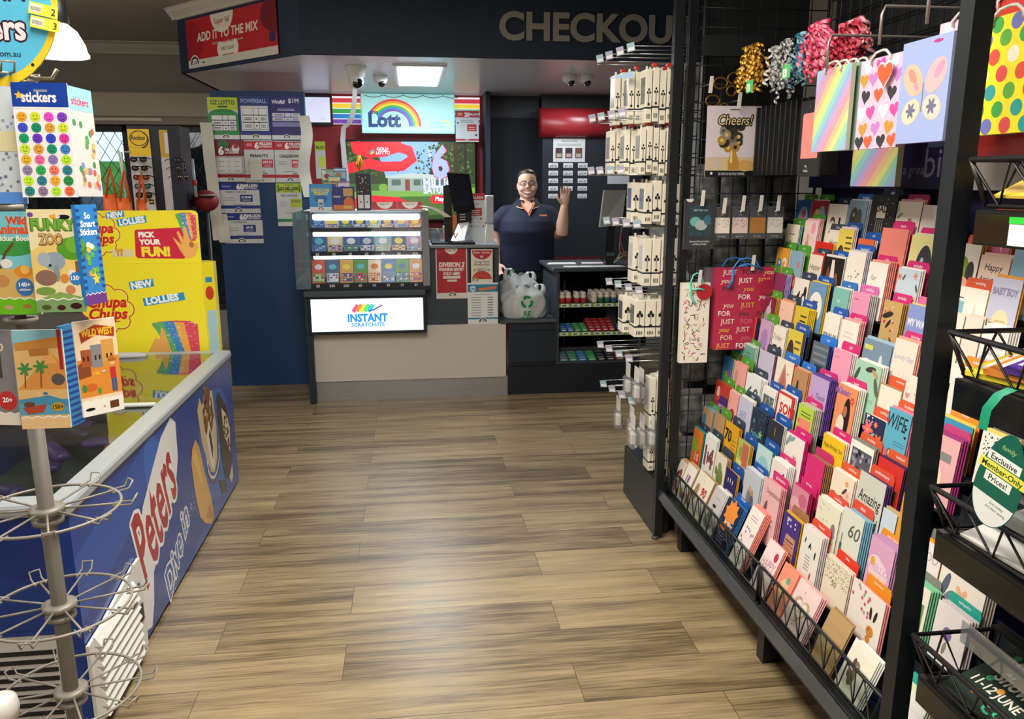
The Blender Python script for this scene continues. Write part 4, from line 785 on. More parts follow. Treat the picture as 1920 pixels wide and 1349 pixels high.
# ---- white carrier bags with green recycling marks
def carrier_bag(cx, cy_, z0, w, h, d, seed, label, logo, ears):
    rg = random.Random(seed); ph = [rg.uniform(0, 6) for _ in range(6)]
    def pt(a, t):
        """a: angle, t: 0..1 height"""
        k = (.86+.16*max(0., math.sin(PI*min(1, t*1.15)))**.6)*(1 if t < .75 else 1-.55*(t-.75)/.25)
        wob = 1+.05*math.sin(5*a+ph[0]+4*t)+.04*math.sin(9*a+ph[1]-6*t)+.03*math.sin(3*a+ph[2]+9*t)+.02*math.sin(17*a+ph[3]+11*t)
        return Vector((cx+math.cos(a)*w/2*k*wob, cy_+math.sin(a)*d/2*k*wob, z0+h*t+.012*math.sin(4*a+ph[4])*t*t))
    b = MB(M('#c7cdd0', .35, sub=.1)); b.smooth = True; N, R = 44, 22
    for r in range(R+1):
        for k in range(N): b.v.append(pt(2*PI*k/N, r/R))
    for r in range(R):
        for k in range(N): b.face((r*N+k, r*N+(k+1) % N, (r+1)*N+(k+1) % N, (r+1)*N+k))
    b.face(range(N-1, -1, -1))
    o = b.build('carrier_bag', base=(cx, cy_, z0)); tag(o, label, 'bag', 'white carrier bags on the low shelf')
    for i, (ex, eh) in enumerate(ears):
        b = MB(M('#d3d8da', .4)); b.smooth = True
        P0 = Vector((cx+ex*w, cy_, z0+h*.86)); 
        for q in (-1, 1): b.loft([((P0.x+q*w*.05, P0.y, P0.z-.03), w*.09, d*.10), ((P0.x+q*w*.09, P0.y-.01, P0.z+eh*.35), w*.055, d*.05), ((P0.x+q*w*.075, P0.y, P0.z+eh*.75), w*.045, d*.04), ((P0.x+q*w*.03, P0.y+.005, P0.z+eh), w*.05, d*.03)], 8)
        b.build('handle', o)
    lx, lz, ls = logo; b = MB(M('#1f8a4c', .5))
    def surf(x, z):
        t = (z-z0)/h; best = None
        for k in range(80):
            a = PI+PI*k/79; p = pt(a, t)
            if best is None or abs(p.x-x) < best[0]: best = (abs(p.x-x), p)
        return Vector((x, best[1].y-.004, z))
    for q in range(3):
        a0 = PI/2+q*2*PI/3
        stroke = [(.72, a0-.75), (.74, a0-.35), (.74, a0+.1), (.70, a0+.45)]
        for j in range(3):
            (r0, t0), (r1, t1) = stroke[j], stroke[j+1]; hw = .19
            b.add([surf(lx+ls*(r0-hw)*math.cos(t0), lz+ls*(r0-hw)*math.sin(t0)), surf(lx+ls*(r0+hw)*math.cos(t0), lz+ls*(r0+hw)*math.sin(t0)), surf(lx+ls*(r1+hw)*math.cos(t1), lz+ls*(r1+hw)*math.sin(t1)), surf(lx+ls*(r1-hw)*math.cos(t1), lz+ls*(r1-hw)*math.sin(t1))], [(0, 1, 2, 3)])
        t1 = a0+.45; b.add([surf(lx+ls*.38*math.cos(t1), lz+ls*.38*math.sin(t1)), surf(lx+ls*1.04*math.cos(t1), lz+ls*1.04*math.sin(t1)), surf(lx+ls*.72*math.cos(t1+.55), lz+ls*.72*math.sin(t1+.55))], [(0, 1, 2)])
    if ls > .04:
        for txt, zz, k in (('RE', lz-ls*2.0, .05), ('USE BAGS', lz-ls*2.55, .026)):
            V, F, x0, x1 = text_tris(txt, .03, .1); bb_ = len(b.v)
            for vx, vy in V: b.v.append(surf(lx-(x1+x0)*k/2+vx*k, zz+vy*k))
            for f in F: b.face([bb_+i for i in f])
    b.build('recycling_mark', o)
    return o
carrier_bag(.835, 6.20, .583, .33, .31, .19, 3, 'rear white carrier bag with its handles up on the low shelf', (.79, .90, .032), ((-.22, .09), (.30, .06)))
carrier_bag(.855, 5.985, .583, .33, .24, .17, 11, 'front white carrier bag with a large green recycling mark', (.865, .715, .052), ((.36, .05),))
# ------------------------------------------------ the cashier
def cashier(X, Y, rz):
    SK = '#dcae98'
    root_m = Matrix.Translation((X, Y, 0)) @ Matrix.Rotation(rz, 4, 'Z')
    def remesh(o, vox):
        m = o.modifiers.new('join', 'REMESH'); m.mode = 'VOXEL'; m.voxel_size = vox; m.use_smooth_shade = True
        s = o.modifiers.new('soften', 'CORRECTIVE_SMOOTH'); s.iterations = 4; s.use_only_smooth = True
    b = MB(M(SK, .5, sub=.1))
    # trunk and legs, neck, head
    b.loft([((0, .0, .80), .2, .14), ((0, .0, .95), .22, .16), ((0, -.01, 1.08), .205, .16), ((0, -.02, 1.22), .215, .165), ((0, 0, 1.33), .19, .12), ((0, .01, 1.40), .15, .085), ((0, .012, 1.435), .075, .07), ((0, .005, 1.47), .058, .06), ((0, 0, 1.52), .056, .06)], 20)
    for sx in (-1, 1): b.loft([((sx*.11, 0, .88), .12, .13), ((sx*.115, 0, .5), .075, .085), ((sx*.12, .01, .35), .065, .07), ((sx*.12, .01, .08), .042, .045), ((sx*.12, -.03, .03), .045, .11), ((sx*.12, -.04, .0), .045, .12)], 14)
    hd = [(1.462, .024, -.055, .03), (1.475, .050, -.073, .045), (1.50, .068, -.083, .06), (1.53, .076, -.085, .078), (1.56, .078, -.083, .09), (1.60, .076, -.085, .097), (1.635, .073, -.082, .097), (1.665, .063, -.070, .086), (1.688, .044, -.047, .064), (1.70, .018, -.015, .035)]
    b.loft([((0, (a+c)/2, z), w, (c-a)/2) for z, w, a, c in hd], 22)
    b.loft([((0, -.083, 1.592), .008, .008), ((0, -.095, 1.570), .012, .014), ((0, -.101, 1.553), .017, .018), ((0, -.085, 1.545), .013, .010)], 12)   # nose
    for sx in (-1, 1):
        b.ball((sx*.078, .005, 1.565), .010, .02, .032)
        b.ball((sx*.040, -.066, 1.540), .027, .022, .024)
    b.ball((0, -.068, 1.482), .026, .02, .016)
    def arm(pts, rs): b.tube(pts, rs, 12)
    arm([(.14, 0, 1.36), (.20, 0, 1.32), (.255, -.03, 1.23), (.272, -.05, 1.165), (.285, -.075, 1.18), (.292, -.10, 1.28), (.300, -.125, 1.385), (.302, -.13, 1.41)], [.05, .058, .060, .056, .056, .050, .034, .03])
    arm([(-.14, 0, 1.36), (-.20, 0, 1.32), (-.255, .01, 1.22), (-.27, .0, 1.12), (-.265, -.05, 1.0), (-.255, -.09, .93)], [.05, .058, .06, .054, .042, .032])
    # raised left hand: palm to the camera, five fingers
    def hand(w, up, rt, fwd, curl):
        w = Vector(w); up = Vector(up).normalized(); rt = Vector(rt).normalized(); f = Vector(fwd).normalized()
        P_ = lambda a, c, d=0: w+rt*a+up*c+f*d
        b.loft([(P_(0, -.02), .028, .02, rt, f), (P_(0, .01), .034, .019, rt, f), (P_(0, .045), .041, .017, rt, f), (P_(0, .08), .041, .014, rt, f), (P_(0, .092), .036, .010, rt, f)], 14)
        for a, L_, sp in ((-.031, .058, -.16), (-.0105, .072, -.05), (.0105, .076, .05), (.031, .066, .15)):
            p0 = P_(a, .075); p1 = P_(a+sp*L_*.5, .08+L_*.5, curl*.010); p2 = P_(a+sp*L_*.8, .08+L_*.82, curl*.022); p3 = P_(a+sp*L_, .08+L_, curl*.034)
            b.tube([p0, p1, p2, p3], [.0092, .009, .0082, .0065], 8)
        b.tube([P_(.030, .015, .005), P_(.052, .040, .012), P_(.063, .068, .016), P_(.066, .088, .018)], [.014, .0115, .0098, .0075], 8)
    hand((.303, -.132, 1.415), (0.03, -.05, 1), (-1, -.1, 0), (0, -1, -.05), .9)
    hand((-.253, -.095, .92), (.05, -.75, -.66), (1, 0, .1), (0, -.66, .75), 1.2)
    body = b.build('person', mat=root_m); remesh(body, .0055)
    tag(body, 'smiling woman in a navy polo shirt raising one hand behind the counter', 'person')
    # shirt
    b = MB(M('#0c1430', .8))
    b.loft([((0, .0, .86), .235, .175), ((0, .0, .95), .24, .18), ((0, -.01, 1.08), .228, .182), ((0, -.025, 1.20), .238, .192), ((0, -.02, 1.28), .225, .165), ((0, 0, 1.345), .20, .132), ((0, .01, 1.40), .155, .095), ((0, .014, 1.428), .10, .082), ((0, .016, 1.436), .082, .075)], 26)
    for sx in (-1, 1):
        y2 = -.03 if sx > 0 else .01
        b.tube([(sx*.12, 0, 1.36), (sx*.175, 0, 1.34), (sx*.228, y2*.4, 1.285), (sx*.256, y2, 1.20)], [.06, .074, .078, .076], 16)
    sh = b.build('polo_shirt', body); remesh(sh, .009)
    # collar with pale piping, orange placket, badge stitching
    b = MB(M('#0b1128', .8)); b.smooth = True
    n = 22; ring0 = []
    for k in range(n+1):
        a = -PI/2+.38+(2*PI-.76)*k/n; ring0.append((a, .083, .077))
    for a, rx, ry in ring0:
        cz = 1.447-.012*math.sin(a+PI/2)*0; fr = max(0, -math.sin(a))
        b.v += [Vector((rx*.86*math.cos(a), .014+ry*.86*math.sin(a), 1.462-.018*fr)), Vector((rx*.95*math.cos(a), .014+ry*.95*math.sin(a), 1.468-.02*fr)), Vector((rx*1.32*math.cos(a), .010+ry*1.3*math.sin(a)-.035*fr, 1.425-.04*fr)), Vector((rx*1.36*math.cos(a), .010+ry*1.34*math.sin(a)-.037*fr, 1.421-.042*fr))]
    for k in range(n):
        for j in range(3):
            if j == 2: b.use(M('#d8b88a', .6))
            else: b.use(M('#0b1128', .8))
            b.face((k*4+j, k*4+4+j, k*4+5+j, k*4+1+j))
    b.build('collar', body)
    b = MB(M('#d8743a', .7)); b.add([(-.055, -.090, 1.425), (-.045, -.118, 1.392), (-.002, -.150, 1.352), (.010, -.166, 1.325), (.018, -.160, 1.34), (.045, -.118, 1.392), (.062, -.088, 1.425), (.05, -.07, 1.44), (.02, -.10, 1.41), (0, -.112, 1.395), (-.02, -.10, 1.41), (-.05, -.07, 1.44)], [(0, 1, 9, 10, 11), (1, 2, 9), (2, 3, 4, 9), (4, 5, 9), (5, 6, 7, 8, 9)]); b.build('orange_placket', body)
    b = MB(M(SK, .5)); b.add([(-.036, -.100, 1.425), (-.026, -.124, 1.395), (.004, -.158, 1.352), (.032, -.124, 1.395), (.042, -.098, 1.425), (.0, -.09, 1.44)], [(0, 1, 2, 3, 4, 5)]); b.build('neckline_skin', body)  # skin-coloured patch laid over the shirt front as the open neck
    b = MB(M('#d89060', .6)); b.box(.095, .155, -.178, -.170, 1.325, 1.338); b.build('badge_stitching', body)
    # hair pulled back
    b = MB(noisy('#2b201c', .3, 60, .45, (1, 1, 6)))
    b.loft([((0, .055, 1.53), .055, .05), ((0, .05, 1.57), .077, .058), ((0, .042, 1.61), .0805, .066), ((0, .024, 1.645), .079, .081), ((0, .014, 1.672), .069, .083), ((0, .010, 1.693), .051, .064), ((0, .012, 1.705), .02, .03)], 22)
    b.ball((0, .115, 1.60), .042, .035, .042); b.build('hair', body)
    # eyes, brows, mouth, glasses
    for sx in (-1, 1):
        b = MB(M('#e8e4e0', .3)); b.ball((sx*.030, -.0765, 1.588), .0115, .006, .006); ey = b.build('eye', body)
        b = MB(M('#2a1c14', .2)); b.ball((sx*.030, -.0815, 1.588), .0048, .0025, .0048); b.build('iris', ey)
        b = MB(M('#3a2a22', .6)); b.tube([(sx*.012, -.086, 1.606), (sx*.03, -.0875, 1.610), (sx*.048, -.078, 1.606)], .0018, 6); b.build('eyebrow', body)
    b = MB(M('#a8484a', .5)); b.tube([(-.040, -.080, 1.527), (-.024, -.0905, 1.509), (0, -.095, 1.503), (.024, -.0905, 1.509), (.040, -.080, 1.527), (.022, -.0905, 1.524), (0, -.0940, 1.523), (-.022, -.0905, 1.524)], .0035, 6, True); mo = b.build('mouth', body)
    b = MB(M('#f0ece6', .3)); b.add([(-.036, -.0865, 1.522), (-.02, -.0945, 1.510), (0, -.0975, 1.506), (.02, -.0945, 1.510), (.036, -.0865, 1.522), (0, -.0975, 1.522)], [(0, 1, 2, 3, 4, 5)]); b.build('teeth', mo)
    b = MB(M('#1c1414', .25))
    for sx in (-1, 1):
        b.tube([(sx*.033+.026*math.cos(t), -.096+.006*abs(math.cos(t)), 1.587+.019*math.sin(t)) for t in [2*PI*k/18 for k in range(18)]], .0022, 6, True)
        b.tube([(sx*.058, -.091, 1.592), (sx*.078, -.05, 1.592), (sx*.083, .01, 1.585)], .002, 5)
    b.tube([(-.008, -.097, 1.590), (0, -.099, 1.593), (.008, -.097, 1.590)], .002, 5); g = b.build('glasses', body)
    b = MB(clear('#f4f6ff', .10))
    for sx in (-1, 1): b.add([(sx*.033+.026*math.cos(2*PI*k/16), -.0955+.005*abs(math.cos(2*PI*k/16)), 1.587+.019*math.sin(2*PI*k/16)) for k in range(16)], [tuple(range(16))])
    b.build('lenses', g)
    # trousers
    b = MB(M('#14161c', .8)); b.loft([((0, 0, 1.0), .225, .165), ((0, 0, .82), .225, .17), ((0, 0, .78), .2, .15)], 22)
    for sx in (-1, 1): b.loft([((sx*.11, 0, .88), .13, .145), ((sx*.118, 0, .5), .09, .1), ((sx*.12, .01, .1), .07, .08)], 16)
    t = b.build('trousers', body); remesh(t, .01)
    for sx in (-1, 1):
        b = MB(M('#101114', .6)); b.loft([((sx*.12, -.03, 0.001), .05, .13), ((sx*.12, -.03, .05), .052, .125), ((sx*.12, 0, .09), .05, .07)], 14); b.build('shoe', body)
    return body
cashier(.985, 6.74, -.10)
# ------------------------------------------------ left side: freezer, confectionery bin, sunglasses, booklet spinner
FX0, FX1, FY0, FY1, FZ = -1.62, -.96, 2.20, 4.25, .70
e = empty('chest_freezer', (-1.29, 3.2, 0), 'blue ice cream chest freezer with a glass lid and a white vent', 'freezer')
b = MB(M('#173f98', .25)); b.box(FX1-.03, FX1, FY0, FY1, .02, FZ); b.box(FX0, FX0+.03, FY0, FY1, .02, FZ); b.box(FX0+.03, FX1-.03, FY0, FY0+.03, .34, FZ); b.box(FX0+.03, FX1-.03, FY1-.03, FY1, .02, FZ); b.box(FX0+.03, FX1-.03, FY0+.03, FY1-.03, .02, .12); cab = b.build('cabinet', e)
b = MB(M('#d8dadb', .4)); b.box(FX0+.03, FX1-.03, FY0+.005, FY0+.03, .02, .335); b.use(M('#1b1d20', .6))
for i in range(2):
    for j in range(9): b.box(-1.50+.26*i, -1.30+.26*i, FY0+.003, FY0+.006, .05+.028*j, .064+.028*j)
b.build('front_grille', e)
fr = MB(M('#9ea6ac', .35)); z0, z1 = FZ, FZ+.035
fr.bbox(FX1-.065, FX1+.012, FY0-.012, FY1+.012, z0, z1, .008); fr.bbox(FX0-.012, FX0+.065, FY0-.012, FY1+.012, z0, z1, .008); fr.bbox(FX0+.065, FX1-.065, FY0-.012, FY0+.07, z0, z1, .008); fr.bbox(FX0+.065, FX1-.065, FY1-.05, FY1+.012, z0, z1, .008); fr.build('lid_frame', e)
GL = clear('#e6eee8', .10)
b = MB(GL); b.box(FX0+.06, FX1-.06, FY0+.06, 3.3, .722, .727); gl = b.build('glass_lid', e); tag(gl, 'near sliding glass lid')
b = MB(GL); b.box(FX0+.06, FX1-.06, 3.2, FY1-.05, .730, .735); gl2 = b.build('glass_lid', e); tag(gl2, 'far sliding glass lid')
b = MB(M('#c4cacc', .35)); b.bbox(FX0+.06, FX1-.06, 3.2, 3.225, .73, .742, .003); b.build('lid_rail', gl2)
b = MB(M('#aeb3b6', .3)); b.loft([((-1.47, FY1-.10, .736), .14, .03), ((-1.47, FY1-.10, .752), .13, .025), ((-1.47, FY1-.10, .758), .09, .015)], 20); b.build('lid_handle', gl2)
b = MB(M('#eceeee', .3)); b.lathe([(.026, 0), (.026, .008), (.02, .014)], (0, 0, 0), 20); o = b.build('lock_knob', e, ); o.data.transform(Matrix.Rotation(PI/2, 4, 'Y')); 
for v in o.data.vertices: pass
o.data.transform(Matrix.Translation(Vector((0, 0, 0))))
o.location = Vector((FX1, 3.19, .575))
o.data.transform(Matrix.Translation(BASE['chest_freezer'])) if False else None
# graphics on the aisle side, u runs away from the viewer (+y)
FW, FH = FY1-FY0, FZ-.02
def fx(y): return (y-FY0)/FW
def fz(z): return (z-.02)/FH
s = Sheet(FW, FH, '#173f98', .001, .22)
s.poly([(0, .5), (.2, .62), (.5, .95), (.7, 1), (.35, 1), (0, .8)], '#1f50ae'); s.poly([(.45, 0), (1, 0), (1, .35), (.75, .12)], '#1f50ae'); s.ell(.80, .5, .16, .13, '#2c62b8', 24); s.ell(.36, .80, .05, .07, '#2f66c8', 18, rot=.5)
# swoosh behind the name
s.poly([(.225, .16), (.235, .50), (.28, .68), (.34, .80), (.41, .93), (.475, .985), (.505, .93), (.50, .72), (.47, .57), (.42, .48), (.36, .38), (.30, .28), (.285, .12), (.265, .02), (.24, .04)], '#eef1f6')
A_ = .33
def outlined(x, y, size, t, c0, c1, d, bold, shear, maxw, rot):
    for k in range(10): a = 2*PI*k/10; s.text(x+d*math.cos(a), y+d*math.sin(a)*s.w/s.h, size, t, c0, bold, shear, maxw=maxw, rot=rot); s.lay -= .8
    s.lay += 1; s.text(x, y, size, t, c1, bold, shear, maxw=maxw, rot=rot)
outlined(.372, .40, .62, 'Peters', '#f4f6fa', '#b01f2c', .007, .022, .3, .25, .43)
outlined(.455, .13, .26, 'Dive in', '#f2f4fa', '#2a58b0', .005, .02, .3, .19, .5)
rg = random.Random(6)
for i in range(90):
    t = rg.random(); x = .38+.19*t+rg.gauss(0, .012); y = .02+.34*t+rg.gauss(0, .03)
    s.ell(x, max(.01, y), .0022, .0022, '#c8d8f0', 6); s.lay -= .8
s.lay += 1
# three ice creams
s.poly([(.585, .58), (.60, .66), (.63, .70), (.655, .62), (.68, .42), (.715, .2), (.728, .03), (.70, .02), (.65, .09), (.615, .18), (.60, .30), (.592, .40)], '#e0ae58'); s.poly([(.60, .60), (.62, .64), (.64, .55), (.66, .38), (.65, .36), (.62, .50)], '#eec47a'); s.poly([(.66, .12), (.715, .04), (.725, .05), (.70, .18)], '#c88a3a')
s.poly([(.665, .86), (.69, .93), (.715, .80), (.735, .98), (.76, .86), (.80, .90), (.815, .62), (.80, .40), (.765, .32), (.735, .36), (.705, .48), (.68, .62)], '#d9c29a'); s.ell(.75, .78, .045, .06, '#7a4e2c', 16); s.dots(34, .008, ['#5a3820', '#a87a44', '#e0c89a', '#3c2414'], (.71, .68, .79, .90), 5)
s.poly([(.72, .62), (.75, .72), (.78, .50), (.765, .34), (.74, .40)], '#efe9dc'); s.poly([(.74, .62), (.755, .66), (.77, .5), (.758, .42)], '#3a2a22')
s.arc(.765, .47, .055, .062, '#efe6d2', PI, 2*PI, 14); s.arc(.765, .44, .058, .063, '#7a3a24', PI, 2*PI, 14)
s.poly([(.835, .80), (.855, .84), (.93, .66), (.955, .5), (.945, .2), (.90, .12), (.86, .16), (.84, .40)], '#33241c'); s.poly([(.875, .70), (.925, .60), (.945, .48), (.93, .30), (.90, .42), (.88, .48)], '#e4dcc4'); s.dots(26, .006, ['#4a3424', '#2a1c14'], (.88, .36, .93, .62), 9); s.poly([(.80, .22), (.86, .16), (.86, .06), (.815, .10)], '#3a2c24'); s.poly([(.90, .13), (.94, .2), (.94, .1), (.92, .06)], '#d8cfc0')
sub_sheet(s, 'side_graphics', cab, (FX1+.0015, FY0, .02), (0, 1, 0), (0, 0, 1))
s = Sheet(FX1-FX0-.06, FZ-.36, '#153a8c', .001, .25); s.poly([(0, .2), (.6, .6), (1, .3), (1, 1), (0, 1)], '#123280'); s.poly([(.2, 0), (.55, .7), (.7, 0)], '#1a459c')
sub_sheet(s, 'front_graphics', cab, (FX0+.03, FY0-.0015, .355), (1, 0, 0), (0, 0, 1))
# white louvred vent at the near corner of the aisle side
vz0, vz1, vy0, vy1 = .02, .345, 2.20, 2.655
b = MB(M('#e2e4e2', .4)); X = FX1+.004
b.prism([(X, vy0-.005, vz0), (X, vy1, vz0), (X, vy1, vz1), (X, vy1-.06, vz1), (X, vy0+.10, vz1-.045), (X, vy0-.005, vz1-.05)], (.010, 0, 0)); v_ = b.build('side_vent', e)
for i in range(8):
    z = vz0+.022+.033*i
    b = MB(M('#eceeec', .35)); b.hexa([(X+.010, vy0+.03, z), (X+.010, vy1-.085, z), (X+.010, vy1-.085, z+.030), (X+.010, vy0+.03, z+.030)], [(X+.030, vy0+.03, z-.002), (X+.030, vy1-.085, z-.002), (X+.014, vy1-.085, z+.026), (X+.014, vy0+.03, z+.026)]); b.build('louvre', v_)
b = MB(M('#2a2c30', .4)); b.box(X+.010, X+.014, vy1-.062, vy1-.022, .13, .19); b.build('control_plate', v_); b = MB(M('#3a62a8')); b.cyl((X+.010, vy1-.042, .26), .003, .013, 14, axis='x'); b.build('thermostat_dial', v_)
b = MB(M('#e6e8e8', .3)); b.box(FX1-.05, FX1+.001, FY0-.008, FY0, .30, .34)
# frozen goods seen through the lid
rg = random.Random(12)
PK = [('#5a3a90', 'purple'), ('#6f4aa8', 'violet'), ('#3a3a68', 'dark blue'), ('#e0b428', 'yellow'), ('#e0b428', 'yellow')]
cnt = {}
for i in range(26):
    c, nme = PK[i % 5] if i < 12 else PK[i % 3]
    x = rg.uniform(FX0+.12, FX1-.14); y = FY0+.15+1.7*(i/26)+rg.uniform(-.03, .03); 
    if nme == 'yellow': x = -1.12+.05*(i % 3); y = 2.5+.05*i*.4
    z = .53+.002*i+.03*(i % 3)
    b = MB(M(c, .35)); a = rg.uniform(0, PI); u = Vector((math.cos(a), math.sin(a), rg.uniform(-.1, .1))); w = Vector((-math.sin(a), math.cos(a), 0)); cc = Vector((x, y, z))
    b.loft([(cc-u*.085, .012, .03, (0, 0, 1), w), (cc-u*.06, .018, .034, (0, 0, 1), w), (cc, .024, .036, (0, 0, 1), w), (cc+u*.06, .018, .034, (0, 0, 1), w), (cc+u*.085, .012, .03, (0, 0, 1), w)], 10)
    Tm(b, 'ice_cream_packet', '%s ice cream packet in the jumble under the freezer glass' % nme, 'ice cream packet', '%s ice cream packets in the freezer' % nme)
b = MB(M('#4a505a', .7)); b.box(FX0+.04, FX1-.04, FY0+.04, FY1-.04, .48, .50); b.build('inner_basket', e)

# ---- yellow confectionery bin behind the freezer
YL = '#ecdf2c'
e = empty('confectionery_bin', (-1.34, 4.5, 0), 'tall yellow cardboard lolly display bin behind the freezer', 'display bin')
b = MB(M(YL, .4)); b.box(-1.64, -1.085, 4.36, 4.50, 0, 1.185); b.hexa([(-1.085, 4.36, 0), (-1.04, 4.40, 0), (-1.04, 4.46, 0), (-1.085, 4.5, 0)], [(-1.085, 4.36, 1.185), (-1.035, 4.40, 1.185), (-1.035, 4.46, 1.185), (-1.085, 4.5, 1.185)]); bi = b.build('bin_body', e)
def flag(s, x, y, w, h, t, a=.12):
    c, d = math.cos(a), math.sin(a); P_ = [(x*s.w+(px*c-py*d)*w*s.w, y*s.h+(px*d+py*c)*w*s.w) for px, py in ((0, 0), (1, 0), (1, h/w), (0, h/w))]
    s.poly(P_, '#2f8fc4', True); s.text(x+w*.06, y+(.04*w)*s.w/s.h, h*1.15*s.w/s.h, t, '#f2f6f8', .05, align='l', maxw=w*.88, rot=a)
def badge(s, x, y, r):
    for i in range(8): s.ell(x+r*.78*math.cos(2*PI*i/8), y+r*.78*s.w/s.h*math.sin(2*PI*i/8), r*.42, r*.42, '#b8402c', 14); s.lay -= .8
    s.lay += 1; s.ell(x, y, r*1.02, r*1.02, '#b8402c', 24)
    for i in range(8): s.ell(x+r*.78*math.cos(2*PI*i/8), y+r*.78*s.w/s.h*math.sin(2*PI*i/8), r*.37, r*.37, '#f0e6a0', 14); s.lay -= .8
    s.lay += 1; s.ell(x, y, r*.98, r*.98, YL, 24)
    for i in range(8): s.ell(x+r*.78*math.cos(2*PI*i/8), y+r*.78*s.w/s.h*math.sin(2*PI*i/8), r*.33, r*.33, YL, 14); s.lay -= .8
    s.lay += 1
    k = r*.62*s.w/s.h
    s.text(x, y+k*.18, k*1.15, 'Chupa', '#c8242c', .04, .25, maxw=r*1.75); s.text(x, y-k*.72, k*1.15, 'Chups', '#c8242c', .04, .25, maxw=r*1.75); s.rect(x-r*.4, y-k*.95, x+r*.5, y-k*.87, '#c8242c')
def lolly(s, x, y, w, h):
    P0 = lambda a, c: (x+a*w, y+c*h)
    s.poly([P0(0, .9), P0(.15, .98), P0(.5, 1.0), P0(.85, .98), P0(1, .85), P0(1, .2), P0(.9, 0), P0(.42, .0), P0(.3, .3), P0(.18, .6)], '#d8486a')
    for i, (c, a0, a1) in enumerate((('#5aa86a', 0, .3), ('#3f88c8', .25, .5), ('#e8a848', .48, .72), ('#d84860', .7, 1.0))):
        s.poly([P0(a0, .9+.08*math.sin(PI*(a0+.2))), P0(a1, .9+.08*math.sin(PI*min(1, a1+.1))), P0(.42+.58*a1, .05+.1*a1), P0(.42+.58*a0, .02+.02*a0)], c)
    s.dots(60, .004, ['#f0f0f0', '#e8f0d0', '#f0d8d8'], (x+w*.3, y+h*.1, x+w*.95, y+h*.95), 3)
s = Sheet(.555, 1.185, YL, .001, .35)
badge(s, .12, .80, .20); flag(s, .34, .885, .22, .075, 'NEW', .14); flag(s, .45, .812, .38, .075, 'LOLLIES', .14); lolly(s, .50, .57, .42, .175); s.poly([(.44, .60), (.52, .67), (.56, .66), (.585, .72), (.61, .70), (.66, .60), (.60, .5), (.5, .5)], '#e0a858')
badge(s, .2, .28, .2); s.text(.6, .3, .06, 'LOLLIES', '#2f8fc4', .05)
sub_sheet(s, 'front_print', bi, (-1.64, 4.3585, 0), (1, 0, 0), (0, 0, 1))
s = Sheet(.062, 1.14, YL, .001, .35); s.rect(.1, .60, .95, .80, '#a8d0dc'); s.ell(.5, .88, .38, .6, '#c8402c', 16); s.rect(.2, .93, .8, .955, '#2f8fc4')
sub_sheet(s, 'side_print', bi, (-1.0838, 4.359, .02), (.047, .040, 0), (0, 0, 1))
pts = [(0, 0), (1, 0), (1, .93), (.985, .98), (.95, 1), (0, 1)]
s = Sheet(.56, .27, YL, .005, .35, pts=pts)
badge(s, .10, .55, .17); flag(s, .20, .84, .16, .06, 'NEW', .14); flag(s, .29, .70, .26, .065, 'LOLLIES', .14)
s.poly([(.44, .10), (.42, .14), (.43, .60), (.44, .64), (.86, .68), (.87, .64), (.88, .12), (.84, .08)], '#c82440'); s.text(.46, .50, .135, 'PICK', '#f6f2ec', .06, align='l', maxw=.24); s.text(.46, .36, .135, 'YOUR', '#f6f2ec', .06, align='l', maxw=.28); s.text(.475, .14, .24, 'FUN!', '#f0e23a', .06, align='l', maxw=.38)
s.rect(.22, .13, .40, .27, '#d8d0b0'); s.rect(.26, .14, .275, .24, '#c88a3a'); s.rect(.29, .14, .305, .24, '#c88a3a'); s.ell(.267, .25, .02, .02, '#d8a03a', 8); s.ell(.297, .25, .02, .02, '#d8a03a', 8)
lolly(s, .80, .42, .18, .54)
s.poly([(.76, .50), (.775, .48), (.84, .34), (.80, .58), (.815, .62), (.86, .44), (.86, .70), (.885, .70), (.91, .46), (.94, .36), (.98, .40), (.985, .30), (.95, .14), (.90, .08), (.86, .10), (.82, .24)], '#e8ae5c'); s.ell(.925, .35, .022, .03, '#a8763a', 10)
o = sub_sheet(s, 'header_card', e, (-1.645, 4.362, 1.186), (1, 0, 0), (0, .02, 1))

# ---- sunglasses tower
e = empty('sunglasses_stand', (-1.64, 5.7, 0), 'tall navy and white sunglasses stand with a yellow header', 'sunglasses stand')
b = MB(M('#10182c', .4)); b.box(-1.80, -1.475, 5.64, 5.9, .05, 1.955); b.build('tower', e)
b = MB(M('#1a1c20', .5)); b.lathe([(.17, 0), (.17, .03), (.1, .048)], (-1.64, 5.79, .001), 24); b.build('base', e)
def headf(s): s.ell(.5, .5, .42, .36, '#15161a', 22); s.ell(.5, .5, .38, .32, '#f2c81e', 22); s.text(.46, .42, .34, 'Rockos', '#15161a', .03, .2, maxw=.66); s.arc(.56, .42, .34, .40, '#15161a', -PI*.45, PI*.35, 12)
s = Sheet(.135, 1.74, '#cfcfd2', .001); s.rect(0, .905, 1, 1, '#f2c81e'); 
pl = sub_sheet(s, 'front_panel', e, (-1.795, 5.636, .19), (1, 0, .0), (0, 0, 1))
s = Sheet(.135, .115, '#f2c81e', .001); headf(s); sub_sheet(s, 'header_card', e, (-1.795, 5.632, 1.818), (1, 0, 0), (0, 0, 1))
s = Sheet(.10, 1.74, '#c4c4c8', .001); s.rect(0, .9, 1, 1, '#c8a43a'); s.rect(.3, .915, .75, .99, '#d8d8da')
for i in range(7): s.rect(.42, .3+.08*i, .45, .325+.08*i, '#6a6a70')
sub_sheet(s, 'side_panel', e, (-1.60, 5.635, .19), (1, .1, 0), (0, 0, 1))
